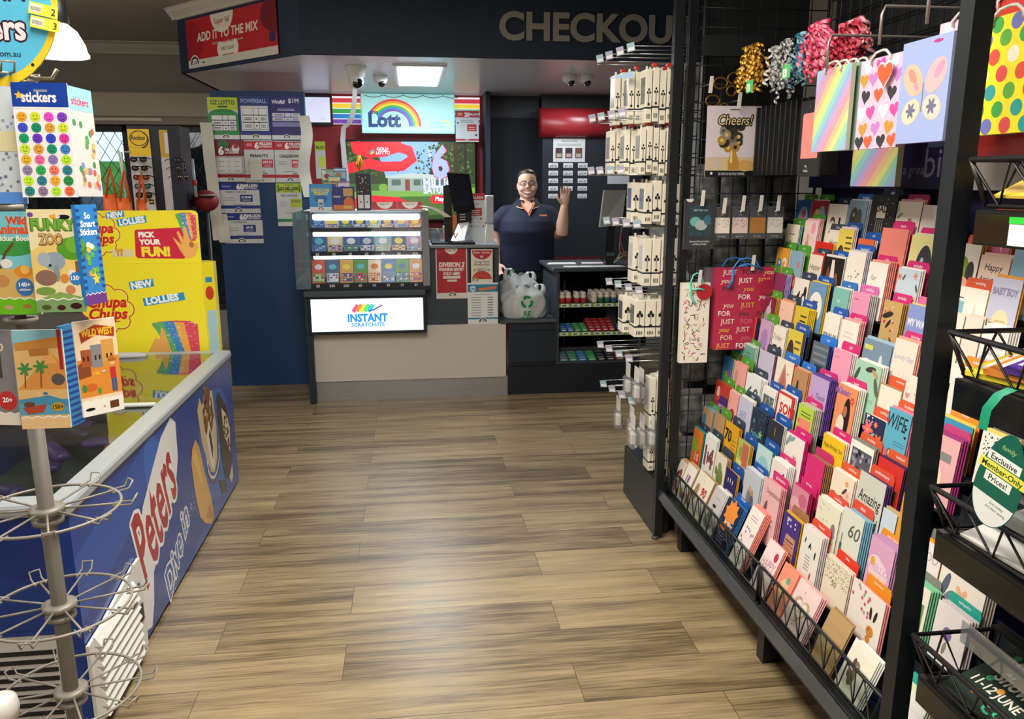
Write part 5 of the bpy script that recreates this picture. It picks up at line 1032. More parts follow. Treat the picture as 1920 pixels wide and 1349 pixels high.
def shades(x, y, z, lens, label, round_=False, yaw=0, sc=1.):
    b = MB(M('#15161a', .3)); c, d = math.cos(yaw), math.sin(yaw)
    R = lambda a, bb, h: (x+(a*c-bb*d)*sc, y+(a*d+bb*c)*sc, z+h*sc)
    b.tube([R(-.062, .02, .004), R(-.045, -.002, .012), R(-.01, -.012, .008), R(.01, -.012, .008), R(.045, -.002, .012), R(.062, .02, .004)], .0042*sc, 6)
    for sx in (-1, 1): b.tube([R(sx*.062, .02, .004), R(sx*.066, .07, .0), R(sx*.064, .10, -.014)], .003*sc, 6)
    o = b.build('sunglasses'); tag(o, label, 'sunglasses', 'sunglasses on the tower')
    for sx in (-1, 1):
        b = MB(M(lens, .08, spec=.8)); b.loft([(R(sx*.032, -.010, -.006), .026*sc, (.024 if round_ else .018)*sc, (c, d, 0), (0, 0, 1)), (R(sx*.032, -.006, -.006), .026*sc, (.024 if round_ else .018)*sc, (c, d, 0), (0, 0, 1))], 14); b.build('lens', o)
    return o
shades(-1.725, 5.585, 1.745, '#2c2a2c', 'topmost sunglasses on the front of the sunglasses stand', sc=.9)
shades(-1.722, 5.585, 1.690, '#2a262a', 'second sunglasses from the top on the front of the sunglasses stand', sc=.9)
shades(-1.718, 5.585, 1.632, '#7a2c24', 'red tinted sunglasses on the front of the sunglasses stand', sc=.9)
shades(-1.715, 5.585, 1.575, '#2f6a78', 'teal tinted sunglasses on the front of the sunglasses stand', sc=.9)
shades(-1.712, 5.585, 1.52, '#2a342c', 'lowest round sunglasses on the front of the sunglasses stand', True, sc=.9)
shades(-1.475, 5.60, 1.742, '#2a2a2c', 'topmost sunglasses on the right side of the sunglasses stand', yaw=1.0, sc=.8)
shades(-1.470, 5.60, 1.69, '#3a2a28', 'middle sunglasses on the right side of the sunglasses stand', True, 1.0, .8)
shades(-1.465, 5.60, 1.635, '#2a2426', 'lowest sunglasses on the right side of the sunglasses stand', True, 1.0, .8)
s = Sheet(.03, .03, '#1a1a1a', .001); s.rect(.15, .3, .85, .7, '#e0b040'); sheet_at(s, 'price_tag', (-1.70, 5.633, 1.455), (1, 0, 0), (0, 0, 1), 'small black and gold price tag under the round sunglasses', 'tag')
# orange tote bags on a hook, red cap beside the tower
e = empty('bag_stand', (-1.78, 5.45, 0), 'thin white hook stand holding orange bags', 'stand')
b = MB(M('#d8d6c8', .3)); b.tube([(-1.80, 5.5, 0.001), (-1.80, 5.5, 1.785), (-1.74, 5.5, 1.785)], .007, 6); b.tube([(-1.79, 5.42, 1.795), (-1.775, 5.42, 1.56)], .006, 6); b.build('rod', e); b = MB(M('#b8b8b4', .4)); b.lathe([(.10, 0), (.10, .02), (.02, .03)], (-1.85, 5.40, .001), 20); b.build('base', e)
def tote(x, w, z0, z1, y, label):
    b = MB(noisy('#e2641f', .15, 20, .5)); rg = random.Random(int(x*1000) % 97); b.smooth = True
    secs = []
    for i in range(7):
        t = i/6; secs.append(((x+.012*math.sin(5*t), y+.01*math.sin(8*t), z0+(z1-z0)*t), w/2*(1-.25*t+.04*math.sin(9*t)), .035*(1-.6*t)))
    b.loft(secs, 14); o = b.build('tote_bag'); tag(o, label, 'bag', 'orange tote bags on the hook stand')
    b = MB(M('#c8551a', .6)); b.tube([(x-w*.28, y, z1-.02), (x-w*.12, y, z1+.10), (x+.01, y, z1+.17), (x+w*.14, y, z1+.10), (x+w*.26, y, z1-.02)], .008, 6); b.build('strap', o); return o
tote(-1.86, .11, 1.15, 1.52, 5.42, 'left orange tote bag on the hook stand behind the yellow bin')
tote(-1.765, .11, 1.15, 1.50, 5.38, 'middle orange tote bag on the hook stand behind the yellow bin')
tote(-1.675, .08, 1.15, 1.49, 5.42, 'right orange tote bag in front of the sunglasses stand')
b = MB(M('#7e1626', .6)); b.ball((-1.40, 5.9, 1.47), .085, .09, .075, 20, 10); o = b.build('cap'); tag(o, 'dark red cap right of the sunglasses stand', 'cap'); b = MB(M('#8a8a88', .4)); b.loft([((-1.37, 5.83, 1.505), .06, .07), ((-1.37, 5.82, 1.515), .055, .065)], 16); b.build('peak', o)
b = MB(M('#3a3f46', .5)); b.cyl((-1.40, 5.9, .001), 1.40, .012, 8); b.lathe([(.06, 0), (.06, .02), (.02, .03)], (-1.40, 5.9, .001), 18); Tm(b, 'cap_stand', 'thin dark stand under the dark red cap', 'stand')
b = MB(M('#9aa8b0', .25)); b.tube([(-1.435, 5.75, 1.75), (-1.43, 5.75, 1.5)], .012, 6); b.use(M('#b02430')); b.tube([(-1.431, 5.75, 1.61), (-1.4305, 5.75, 1.575)], .016, 6); Tm(b, 'glasses_mirror', 'narrow mirror strip with a red clip on the side of the sunglasses stand', 'mirror')

# ---- booklet spinner in the left foreground
PX, PY = -.805, 1.75
e = empty('booklet_spinner', (PX, PY, 0), 'grey wire spinner stand with empty lower rings in the left foreground', 'spinner stand')
ST = M('#8a867d', .42, .15)
b = MB(M('#6e6a63', .5)); b.cyl((PX, PY, .02), 1.09, .0165, 16); b.use(M('#6e6a63', .5)); b.cyl((PX, PY, 1.1), .72, .011, 12); pole = b.build('pole', e)
b = MB(ST); b.lathe([(.2, 0), (.2, .012), (.03, .03), (.02, .05)], (PX, PY, .001), 24); b.build('base', e)
def ring_level(z, r=.148, hooks=10, ph=0.):
    b = MB(ST); b.ring((PX, PY, z), r, .0034, 44); b.lathe([(.02, -.006), (.036, -.006), (.036, .006), (.02, .006)], (PX, PY, z), 18); b.lathe([(.018, -.03), (.032, -.03), (.032, -.02), (.018, -.02)], (PX, PY, z), 18)
    rg_ = b.build('ring', e)
    for i in range(hooks):
        a = 2*PI*i/hooks+ph; c, d = math.cos(a), math.sin(a)
        b = MB(ST); b.tube([(PX+.03*c, PY+.03*d, z), (PX+r*c, PY+r*d, z+.001)], .0026, 5); b.build('spoke', rg_)
        b = MB(ST); R = lambda rad, off, h: (PX+rad*c-off*d, PY+rad*d+off*c, z+h); b.tube([R(r-.012, -.011, 0), R(r+.026, -.011, .0), R(r+.036, -.011, .017), R(r+.036, .011, .017), R(r+.026, .011, 0), R(r-.012, .011, 0)], .0024, 5); b.build('hook', rg_)
for z, ph in ((.899, .1), (.668, .35), (.452, .2)): ring_level(z, ph=ph)
for z, ph in ((1.345, .2), (1.575, .1), (1.80, .2)): ring_level(z, .085, 6, ph)
BF = frame
def booklet(w, h, o, u, v, label, fn, name='sticker_book', col='#ffffff', cat='sticker book', grp='sticker books on the wire spinner', hang=True, t=.004):
    s = Sheet(w, h, col, t, .25); fn(s); return sheet_at(s, name, o, u, v, label, cat, grp)
def zig(s, y, col, line='#f2f2ea'):
    n = 9; up = [(i/n, y+(.018 if i % 2 else -.0)) for i in range(n+1)]
    s.poly([(0, 0), (1, 0)]+up[::-1], col); s.band(up, .025, line)
def f_smile(s):
    s.rect(0, .79, 1, 1, '#1c3f9a'); s.star(.13, .89, .085, '#e8b838'); s.text(.48, .835, .125, 'stickers', '#f4e8ee', .03, maxw=.62); s.rect(.0, .775, 1, .79, '#dfe4ea'); s.rect(.40, .92, .64, .94, '#8a8f96')
    C = ['#e0a030', '#c8d830', '#e04ac8', '#7a3fc0', '#3f50d0', '#1f8a6a', '#d89a38', '#c8d838', '#1f9a68', '#6a38c8', '#2f4ad0', '#d838a0', '#c0dc38', '#d8983a', '#1f9070', '#3a80c8', '#e0b030', '#e868a0', '#8a78b8', '#b0e030', '#9080a8', '#2fa858', '#e87868', '#2f7f8a', '#b8e830', '#2f7f90', '#e8a830', '#2f8a48', '#2f8080', '#8a7898', '#b0e040', '#e86848']
    for i, c in enumerate(C):
        x = .14+.24*(i % 4); y = .705-.093*(i//4); s.ell(x, y, .092, .092, c, 18); s.lay -= .8
    s.lay += 1
    for i in range(32):
        x = .14+.24*(i % 4); y = .705-.093*(i//4); s.ell(x-.03, y+.012, .009, .014, '#2a2a2a', 6); s.ell(x+.03, y+.012, .009, .014, '#2a2a2a', 6); s.arc(x, y-.002, .038, .046, '#2a2a2a', PI*1.15, PI*1.85, 6); s.lay -= 3
    s.lay += 3
UP = (.0, .04, 1)
booklet(.095, .203, (-.704, 1.60, 1.572), (1, .02, 0), UP, 'sticker sheet of coloured smiling faces hanging highest on the spinner', f_smile, 'sticker_sheet', '#e6e6e8', 'sticker sheet', 'sticker sheets on the wire spinner', t=.003)
def f_anim(s): s.rect(0, .79, 1, 1, '#8fd0dc'); s.text(.5, .84, .1, 'stickers', '#c83a6a', .03, maxw=.8); s.dots(26, .07, ['#c85a4a', '#5a9a5a', '#8a7a5a', '#d8a868', '#a86ab0', '#6a8ac0', '#4a8a58'], (.1, .05, .9, .72), 4)
booklet(.092, .20, (-.611, 1.612, 1.573), (.10, .99, 0), UP, 'animal sticker sheet turned sideways beside the smiling faces', f_anim, 'sticker_sheet', '#c8c8c6', 'sticker sheet', 'sticker sheets on the wire spinner', t=.003)
def f_holo(s): s.dots(60, .03, ['#6a7890', '#8a98b0'], (.05, .05, .95, .78), 2); s.rect(0, .45, 1, .62, '#d8d0a8'); s.rect(0, 0, 1, .1, '#5a90e0')
booklet(.10, .21, (-.805, 1.63, 1.56), (1, -.1, 0), UP, 'shiny dotted sticker sheet left of the smiling faces', f_holo, 'sticker_sheet', '#c8d2dc', 'sticker sheet', 'sticker sheets on the wire spinner', t=.003)
def f_zoo(s):
    s.rect(0, 0, 1, 1, '#e8dcb0'); s.poly([(0, .3), (1, .3), (1, .62), (.6, .75), (0, .6)], '#e8c878'); s.ell(.82, .62, .3, .24, '#5a9a30', 20); s.ell(.9, .66, .2, .18, '#6fb03a', 16); s.rect(.86, .3, .96, .5, '#8a5a30')
    s.ell(.45, .50, .22, .2, '#8fa4b0', 18); s.ell(.25, .52, .13, .15, '#a0b2bc', 16); s.ell(.48, .38, .06, .18, '#8296a2', 12); s.ell(.26, .34, .22, .17, '#8a6a5e', 16); s.ell(.62, .33, .09, .1, '#d88a40', 12); s.ell(.78, .38, .08, .08, '#e8e4dc', 12); s.ell(.36, .46, .03, .03, '#222', 8)
    s.poly([(0, .12), (.5, .2), (1, .14), (1, 0), (0, 0)], '#86a85a'); s.ell(.22, .21, .2, .09, '#7a9a48', 14); s.ell(.72, .22, .1, .1, '#c88a5a', 12)
    s.text(.5, .80, .155, 'FUNKY', '#3f6a20', .07, maxw=.92); s.text(.5, .805, .15, 'FUNKY', '#6fa83a', .04, maxw=.88); s.text(.42, .665, .14, 'ZOO', '#6a5030', .07, maxw=.5); s.text(.42, .67, .135, 'ZOO', '#c8a468', .03, maxw=.46)
    s.ell(.72, .925, .13, .05, '#1c1c20', 14); s.ell(.6, .93, .055, .04, '#f0f0ec', 10); s.poly([(.44, .94), (.57, .955), (.57, .91), (.47, .915)], '#e8a030'); s.ell(.62, .935, .012, .014, '#222', 6); s.ell(.07, .95, .06, .05, '#6a4a9a', 10)
    s.star(.86, .33, .15, '#2f80c8', 12, .85); s.text(.86, .315, .06, '130+', '#f0f4fa', .03, maxw=.22); zig(s, .12, '#7a9f6a'); s.ell(.2, .05, .1, .06, '#4a5a30', 10); s.ell(.5, .045, .09, .06, '#4a2020', 10); s.ell(.8, .06, .12, .07, '#3a1a1a', 10)
booklet(.087, .19, (-.694, 1.575, 1.361), (1, .02, 0), UP, 'sticker book reading FUNKY ZOO on the wire spinner', f_zoo)
def f_wild(s):
    s.rect(0, 0, 1, 1, '#7ac8d8'); s.ell(.5, .66, .55, .2, '#3f9a4a', 20); s.rect(0, 0, 1, .45, '#d8b468'); s.ell(.7, .42, .2, .14, '#e89030', 14); s.ell(.74, .44, .1, .1, '#f0c060', 14); s.band([(.2, .45), (.35, .6), (.55, .7)], .06, '#6a4a28'); s.ell(.35, .5, .14, .1, '#e8e8e4', 12); s.ell(.2, .33, .18, .14, '#c89058', 14)
    s.text(.66, .88, .10, 'Wild', '#d84a2a', .05, align='c', maxw=.5); s.text(.56, .79, .12, 'Animals', '#e05a30', .05, maxw=.9); s.text(.55, .72, .07, 'Sticker Book', '#f4f4e8', .03, maxw=.8); s.ell(.7, .27, .2, .2, '#3f78b8', 18); s.text(.7, .275, .06, '140+', '#f0f4fa', .03); s.text(.7, .235, .035, 'stickers', '#f0f4fa', .02); zig(s, .15, '#6fc02a'); s.ell(.3, .07, .1, .05, '#c8a080', 10); s.ell(.7, .08, .1, .05, '#a87848', 10)
booklet(.087, .193, (-.785, 1.615, 1.353), (1, -.15, 0), UP, 'wild animals sticker book at the left edge beside the zoo one', f_wild)
def f_des(s):
    s.rect(0, 0, 1, 1, '#e0b878'); s.rect(0, .82, 1, 1, '#8ac0d0'); s.poly([(.3, .55), (.72, .80), (1, .60), (1, .4), (0, .4)], '#d8944a'); s.poly([(.5, .66), (.72, .80), (.86, .66)], '#e8a860'); s.rect(0, .14, 1, .3, '#5aa0c0'); s.poly([(0, .3), (.6, .34), (1, .28), (1, .22), (0, .26)], '#4a90b4')
    for x, y in ((.16, .6), (.48, .62)):
        s.band([(x, .42), (x+.03, y)], .03, '#7a5a30')
        for a in range(6): s.leaf(x+.03+.06*math.cos(a), y+.01+.03*math.sin(a), .1, a, '#4a8a4a')
    s.ell(.84, .5, .14, .13, '#5a5650', 12); s.poly([(.06, .22), (.55, .25), (.48, .17), (.16, .15)], '#b04a3a'); s.ell(.2, .25, .12, .06, '#6a4a30', 12); s.ell(.42, .35, .06, .06, '#e8c080', 10); s.ell(.55, .36, .05, .03, '#3a70b0', 10)
    s.poly([(.03, .87), (.9, .93), (.93, .87), (.9, .82), (.04, .80)], '#c88a44'); s.poly([(.3, .80), (.7, .82), (.7, .75), (.32, .74)], '#b87838'); s.rect(.9, .6, .98, 1, '#a82a30')
    s.ell(.78, .22, .13, .10, '#c89a30', 14); s.text(.78, .20, .06, '150+', '#3a2a10', .03, maxw=.22); zig(s, .11, '#e8c490')
booklet(.090, .195, (-.760, 1.60, 1.128), (1, .0, 0), UP, 'desert pirate sticker book lowest on the spinner', f_des)
def f_west(s):
    s.rect(0, 0, 1, 1, '#f0d8b8'); s.rect(.0, .2, 1, .6, '#e0903a'); s.poly([(0, .55), (.3, .62), (.3, .42), (0, .4)], '#8a4a2a'); s.rect(.1, .52, .34, .70, '#a85a38'); s.rect(.34, .50, .6, .74, '#8a8a90'); s.rect(.6, .54, .9, .78, '#d8a050')
    for i in range(3): s.rect(.14+.28*i, .58, .18+.28*i, .63, '#3a2a20'); s.rect(.24+.28*i, .58, .28+.28*i, .63, '#3a2a20'); s.lay -= 2
    s.lay += 2; s.ell(.25, .3, .16, .1, '#d86a30', 12); s.ell(.1, .3, .06, .1, '#4a8a3a', 10); s.ell(.45, .25, .05, .08, '#5a9a3a', 10); s.poly([(.12, .88), (.5, .95), (.96, .90), (.94, .80), (.5, .84), (.14, .77)], '#a8401f'); s.text(.54, .835, .105, 'WILD WEST', '#f0c040', .04, maxw=.76)
    s.ell(.82, .56, .11, .035, '#a86030', 12); s.ell(.82, .58, .07, .05, '#b87038', 12); s.ell(.82, .52, .07, .045, '#e8b890', 12); s.rect(.75, .36, .89, .48, '#c03a3a'); s.rect(.76, .22, .82, .36, '#3a5a98'); s.rect(.83, .22, .89, .36, '#3a5a98'); s.ell(.6, .45, .05, .03, '#c8c8c8', 10); s.text(.42, .42, .05, '110', '#f0d040', .03)
    zig(s, .15, '#f4f2ea'); s.ell(.18, .07, .12, .04, '#1a1a1a', 10); s.ell(.52, .075, .03, .03, '#d89aa0', 8); s.rect(.66, .04, .88, .12, '#6a4028')
booklet(.082, .187, (-.636, 1.578, 1.153), (.66, .75, 0), (.0, .03, 1), 'sticker book reading WILD WEST turned towards the aisle', f_west)
def f_dark(s): s.rect(.2, .5, .7, .9, '#4a464c'); s.ell(.75, .26, .22, .22, '#c83a3a', 14); s.text(.75, .245, .07, '20+', '#fff', .03); zig(s, .12, '#efe8dc'); s.text(.5, .78, .12, 'ZOO', '#e8e0c8', .03); s.ell(.4, .06, .12, .05, '#6a4a40', 8)
booklet(.09, .19, (-.858, 1.64, 1.13), (1, -.25, 0), UP, 'dark sticker book at the left edge of the lowest tier', f_dark, col='#8a868c')
def f_pouch(s):
    for i in range(14): s.rect(.0, .02+.07*i, .16, .05+.07*i, '#1f4a9a'); s.rect(.84, .02+.07*i, 1, .05+.07*i, '#1f4a9a'); s.lay -= 2
    s.lay += 2; s.text(.5, .86, .09, 'So', '#f0f4fa', .03); s.text(.5, .78, .09, 'Smart', '#f0f4fa', .03, maxw=.7); s.text(.5, .70, .09, 'Stickers', '#f0f4fa', .03, maxw=.8); s.dots(18, .1, ['#e8c040', '#d84a3a', '#5ab04a', '#e89a40', '#e8e8e8'], (.25, .28, .8, .62), 4); s.star(.6, .25, .2, '#f0d040'); zig(s, .1, '#6a3a8a')
booklet(.058, .187, (-.605, 1.575, 1.372), (.28, .96, 0), (.0, .03, 1), 'narrow blue sticker pouch right of the zoo sticker book', f_pouch, col='#2f80c8', t=.008)
def f_pouch2(s):
    for i in range(16): s.rect(0, .02+.06*i, 1, .045+.06*i, '#1f4a9a'); s.lay -= .8
booklet(.04, .2, (-.668, 1.605, 1.128), (.15, .98, 0), UP, 'narrow blue striped pouch between the desert and western sticker books', f_pouch2, col='#3a88c8', t=.008)
# header sign on top of the spinner with two price strips
pts = [(.5+.5*math.cos(a), .5+.5*math.sin(a)) for a in [2*PI*i/40 for i in range(40)]]
s = Sheet(.27, .31, '#e2c22e', .004, .35, pts=pts); s.ell(.5, .5, .465, .465*1.1, '#56b4d8', 36)
s.text(.70, .80, .15, 'M', '#2a2a48', .02, align='r'); s.text(.60, .69, .05, 'in a', '#e8f0f4', .01, align='r'); s.text(.80, .50, .15, 'MAN', '#2a2a48', .015, align='r', maxw=.36)
for dx, dy in ((-.012, 0), (.012, 0), (0, .012), (0, -.012), (.008, .008), (-.008, -.008), (.008, -.008), (-.008, .008)): s.text(.78+dx, .285+dy, .20, 'stickers', '#2a1a2a', .03, align='r', maxw=.60); s.lay -= .8
s.lay += 1; s.text(.78, .285, .20, 'stickers', '#f2d6dc', .03, align='r', maxw=.60); s.text(.73, .185, .05, 'stickerman.com.au', '#2a3a58', .02, align='r', maxw=.5); s.ell(.88, .80, .012, .012, '#222', 8); s.ell(.80, .14, .012, .012, '#222', 8)
hs = sheet_at(s, 'header_sign', (-.912, 1.69, 1.772), (1, .0, 0), (0, .02, 1), 'round blue sign with a yellow rim on top of the spinner', 'sign')
for k, t in enumerate(('2', '3')):
    s = Sheet(.050, .021, '#e6e04a', .001); s.rect(.04, .2, .45, .85, '#e8e6d8'); 
    for i in range(12): s.rect(.07+.03*i, .3, .085+.03*i, .65, '#4a4a40'); s.lay -= .8
    s.lay += 1; s.text(.86, .2, .8, t, '#333', .01)
    sheet_at(s, 'price_strip', (-.690, 1.684, 1.906-.024*k), (.97, 0, -.2), (.2, .0, .97), ('upper' if k == 0 else 'lower')+' yellow price strip stuck on the round blue spinner sign', 'price strip', 'yellow price strips on the spinner sign')
# pendant lamp
e = empty('pendant_lamp', (-1.09, 2.9, 1.99), 'lit industrial pendant lamp with a black cap and a frosted shade', 'lamp')
b = MB(M('#15161a', .4)); b.cyl((-1.12, 2.9, 2.20), .65, .008, 8); b.lathe([(.008, .15), (.02, .145), (.045, .13), (.052, .05), (.05, .045)], (-1.12, 2.9, 2.05), 24); b.tube([(-1.15, 2.9, 2.25), (-1.165, 2.9, 2.225), (-1.15, 2.9, 2.2), (-1.12, 2.9, 2.19)], .006, 6); b.build('cap', e)
b = MB(M('#f2ead2', .4, emit=1.0)); b.lathe([(.04, .055), (.07, .03), (.09, -.01), (.095, -.035), (.10, -.04), (.10, -.048), (.094, -.046), (.088, -.012), (.066, .025), (.04, .048)], (-1.12, 2.9, 2.045), 28, cap=False); b.build('shade', e)
b = MB(E_('#fff6e0', 8)); b.ball((-1.12, 2.9, 2.055), .03); b.build('bulb', e)
l = bpy.data.lights.new('pendant_light', 'POINT'); l.energy = 6; l.color = (1, .92, .78); l.shadow_soft_size = .05; lo = bpy.data.objects.new('pendant_light', l); COL.objects.link(lo); lo.location = (-1.12, 2.9, 1.98)
b = MB(M('#e4e2de', .35)); b.lathe([(.02, 0), (.034, .008), (.038, .03), (.034, .052), (.02, .06)], (-.893, 1.62, .475), 20); b.use(M('#c8c6c2', .4)); b.cyl((-.893, 1.62, .001), .475, .012, 10); Tm(b, 'white_knob_post', 'white rounded knob on a short post at the bottom left corner', 'post')
# ------------------------------------------------ right side: greeting card rack and what hangs on it
BK = M('#14181c', .45); BK2 = M('#1b2228', .4)
PA = (1.092, 3.30); PB = (1.10, 1.525)
e = rack = empty('card_rack', (1.45, 2.3, 0), 'long black greeting card rack with stepped tiers along the right wall', 'rack')
for (x, y), w, lab in ((PA, .018, 'far post'), (PB, .0215, 'near post')):
    b = MB(noisy('#0f151a', .1, 20, .4)); b.box(x-w, x+w, y-w, y+w, 0.012, 2.84); p = b.build('post', e)
    b = MB(M('#5a5e60', .4, .6)); b.cyl((x-.01, y-.01, .0), .013, .018, 10); b.build('levelling_foot', p)
for k, y in enumerate((3.16, 2.32, 1.40)): b = MB(BK); b.box(1.15, 1.21, y-.025, y+.025, 0, .19); b.build('leg', e)
b = MB(M('#23214e', .5)); b.box(1.80, 1.815, .45, 3.38, .02, 1.60); b.build('back_panel', e)
b = MB(M('#2a2758', .45)); b.box(1.74, 1.75, .45, 3.38, 1.575, 1.80); hp = b.build('header_panel', e)
s = Sheet(2.93, .225, '#2a2758', .001, .45); s.text(.243, .22, .22, "it's a great", '#8a86b8', .0, .2); s.text(.272, .18, .62, 'birthday', '#8f8bb4', .0, align='l'); s.ell(.14, .75, .016, .016, '#5a58a0', 14); s.poly([(.33, 0), (.37, .5), (.45, .9), (.5, .9), (.5, 0)], '#b8b4b4')
sub_sheet(s, 'header_print', hp, (1.738, 3.38, 1.575), (0, -1, 0), (0, 0, 1))
def tier(k): zb = 1.34-.1036*(k-1); return 1.1413+.39*zb, zb
b = MB(BK); b.hexa([(1.15, .45, .19), (1.80, .45, .19), (1.80, 3.37, .19), (1.15, 3.37, .19)], [(1.155, .45, .198), (1.80, .45, .198), (1.80, 3.37, .198), (1.155, 3.37, .198)]); b.build('base_shelf', e)
for k in range(1, 13):
    x, z = tier(k); b = MB(BK2); b.box(x-.004, x+.043, .5, 3.385, z-.007, z-.002)
    if k < 12: b.box(x+.036, x+.039, .5, 3.385, z-.006, z+.06)
    b.build('tier_shelf', e)
b = MB(clear('#eef2f0', .05)); x, z = 1.152, .2; b.hexa([(x, .5, z), (x+.003, .5, z), (x+.003, 3.37, z), (x, 3.37, z)], [(x+.038, .5, z+.095), (x+.041, .5, z+.095), (x+.041, 3.37, z+.095), (x+.038, 3.37, z+.095)]); b.build('clear_front', e)
# front price rail and the low wire fence
b = MB(M('#0f1419', .3)); b.box(1.09, 1.15, .45, 3.28, .185, .20); b.hexa([(1.085, .45, .200), (1.092, .45, .197), (1.092, 3.285, .197), (1.085, 3.285, .200)], [(1.098, .45, .246), (1.103, .45, .244), (1.103, 3.285, .244), (1.098, 3.285, .246)]); rl = b.build('price_rail', e)
b = MB(clear('#b8c8dc', .16, .06, .12)); b.hexa([(1.0815, .45, .203), (1.0835, .45, .203), (1.0835, 3.28, .203), (1.0815, 3.28, .203)], [(1.0935, .45, .242), (1.0955, .45, .242), (1.0955, 3.28, .242), (1.0935, 3.28, .242)]); b.build('clear_strip', rl)
WR = M('#1e1c1e', .4, .2)
def fence_run(ya, yb, parent):
    b = MB(WR); z0, z1 = .262, .365; x = 1.118
    b.tube([(x, ya, z1), (x, yb, z1)], .0048, 8); b.tube([(x, ya, z0), (x, yb, z0)], .003, 6); b.tube([(x, ya, z0-.03), (x, ya, z1)], .005, 6); b.tube([(x, yb, z0-.03), (x, yb, z1)], .005, 6)
    n = int(round(abs(ya-yb)/.075)); st = (yb-ya)/n
    for i in range(n): b.tube([(x, ya+st*i, z1), (x, ya+st*(i+.5), z0), (x, ya+st*(i+1), z1)], .0024, 5); b.tube([(x, ya+st*(i+.5), z1), (x, ya+st*(i+.5), z0)], .002, 5) if i % 2 else None
    b.build('wire_fence', parent)
fence_run(3.245, 2.305, e); fence_run(2.285, 1.30, e); fence_run(1.29, .5, e)
# gridwall at the far end and along the back, with hooks
def grid_mb(o, u, v, w, h, p=.075, r=.0026):
    b = MB(BK); o = Vector(o); u = Vector(u); v = Vector(v)
    for i in range(int(w/p)+1): b.tube([o+u*(i*p), o+u*(i*p)+v*h], r, 5)
    for i in range(int(h/p)+1): b.tube([o+v*(i*p), o+v*(i*p)+u*w], r, 5)
    b.tube([o, o+u*w, o+u*w+v*h, o+v*h], .007, 6, True); return b
eg = grid = empty('gridwall_panel', (1.45, 3.42, .05), 'black gridwall panel across the far end of the card rack', 'gridwall')
grid_mb((1.17, 3.388, .05), (1, 0, 0), (0, 0, 1), .60, 2.72).build('mesh_panel', eg)
b = MB(BK); b.box(1.165, 1.20, 3.372, 3.404, 0, 2.80); b.build('upright', eg)
b = MB(BK); b.box(1.206, 1.46, 3.30, 3.33, 2.10, 2.18); b.build('cross_beam', eg)
WH = M('#d8d6cf', .4)
def hook(x, z, parent, y0=3.388, y1=3.262):
    b = MB(M('#8a8c8e', .3, .7)); b.tube([(x, y0, z), (x, y1, z), (x, y1-.004, z+.012)], .0024, 6); h = b.build('hook', parent)
    b = MB(WH); b.hexa([(x-.008, y1-.012, z-.035), (x+.006, y1-.012, z-.035), (x+.006, y1-.006, z-.035), (x-.008, y1-.006, z-.035)], [(x-.003, y1-.012, z+.03), (x+.010, y1-.012, z+.03), (x+.010, y1-.006, z+.03), (x-.003, y1-.006, z+.03)]); b.build('hook_tag', h)
for x, z in ((1.346, 1.925), (1.222, 1.985), (1.212, 1.536), (1.308, 1.505), (1.390, 1.514), (1.467, 1.515), (1.545, 1.515), (1.45, 1.265), (1.217, 1.205)): hook(x, z, eg)
eb = empty('back_gridwall', (1.78, 2.0, 1.8), 'black gridwall above the card tiers holding the gift bags', 'gridwall')
grid_mb((1.78, 3.38, 1.81), (0, -1, 0), (0, 0, 1), 2.9, 1.0).build('mesh_panel', eb)
b = MB(M('#0f1216', .7)); b.box(1.80, 1.81, .45, 3.38, 1.80, 2.85); b.build('backing', eb)
for y, z in ((2.24, 1.96), (1.985, 1.985), (1.80, 2.0), (1.555, 2.0)):
    b = MB(M('#9a9690', .35, .5)); b.tube([(1.78, y, z+.04), (1.185, y, z+.04), (1.178, y, z+.02), (1.178, y, z-.05)], .004, 6); b.build('long_hook', eb)
# grey wrapped stock seen through the gridwall
sil = noisy('#6e7274', .5, 26, .3, (1, 1, 1), .6)
rg = random.Random(21)
for i, (x, z) in enumerate([(1.28, 1.30), (1.40, 1.27), (1.52, 1.30), (1.64, 1.28), (1.30, 1.06), (1.44, 1.04), (1.58, 1.06), (1.28, .80), (1.40, .78), (1.28, .55), (1.38, .52), (1.27, .32), (1.30, 1.56), (1.42, 1.54), (1.54, 1.56), (1.66, 1.53)]):
    b = MB(sil); b.loft([((x, 3.445, z-.10), .045, .008), ((x+.004, 3.445, z-.09), .055, .018), ((x, 3.445, z), .056, .024), ((x-.004, 3.445, z+.07), .052, .02), ((x, 3.445, z+.095), .05, .006)], 12)
    b.use(M('#8a8c8c', .4)); b.box(x-.05, x+.05, 3.443, 3.447, z+.09, z+.115)
    Tm(b, 'wrapped_pack', 'grey clear wrapped pack hanging behind the black gridwall', 'pack', 'grey wrapped packs behind the gridwall')
b = MB(M('#15181c', .7)); b.box(1.32, 1.80, 3.62, 3.63, .0, 2.84); struct(b, 'partition_behind_gridwall')

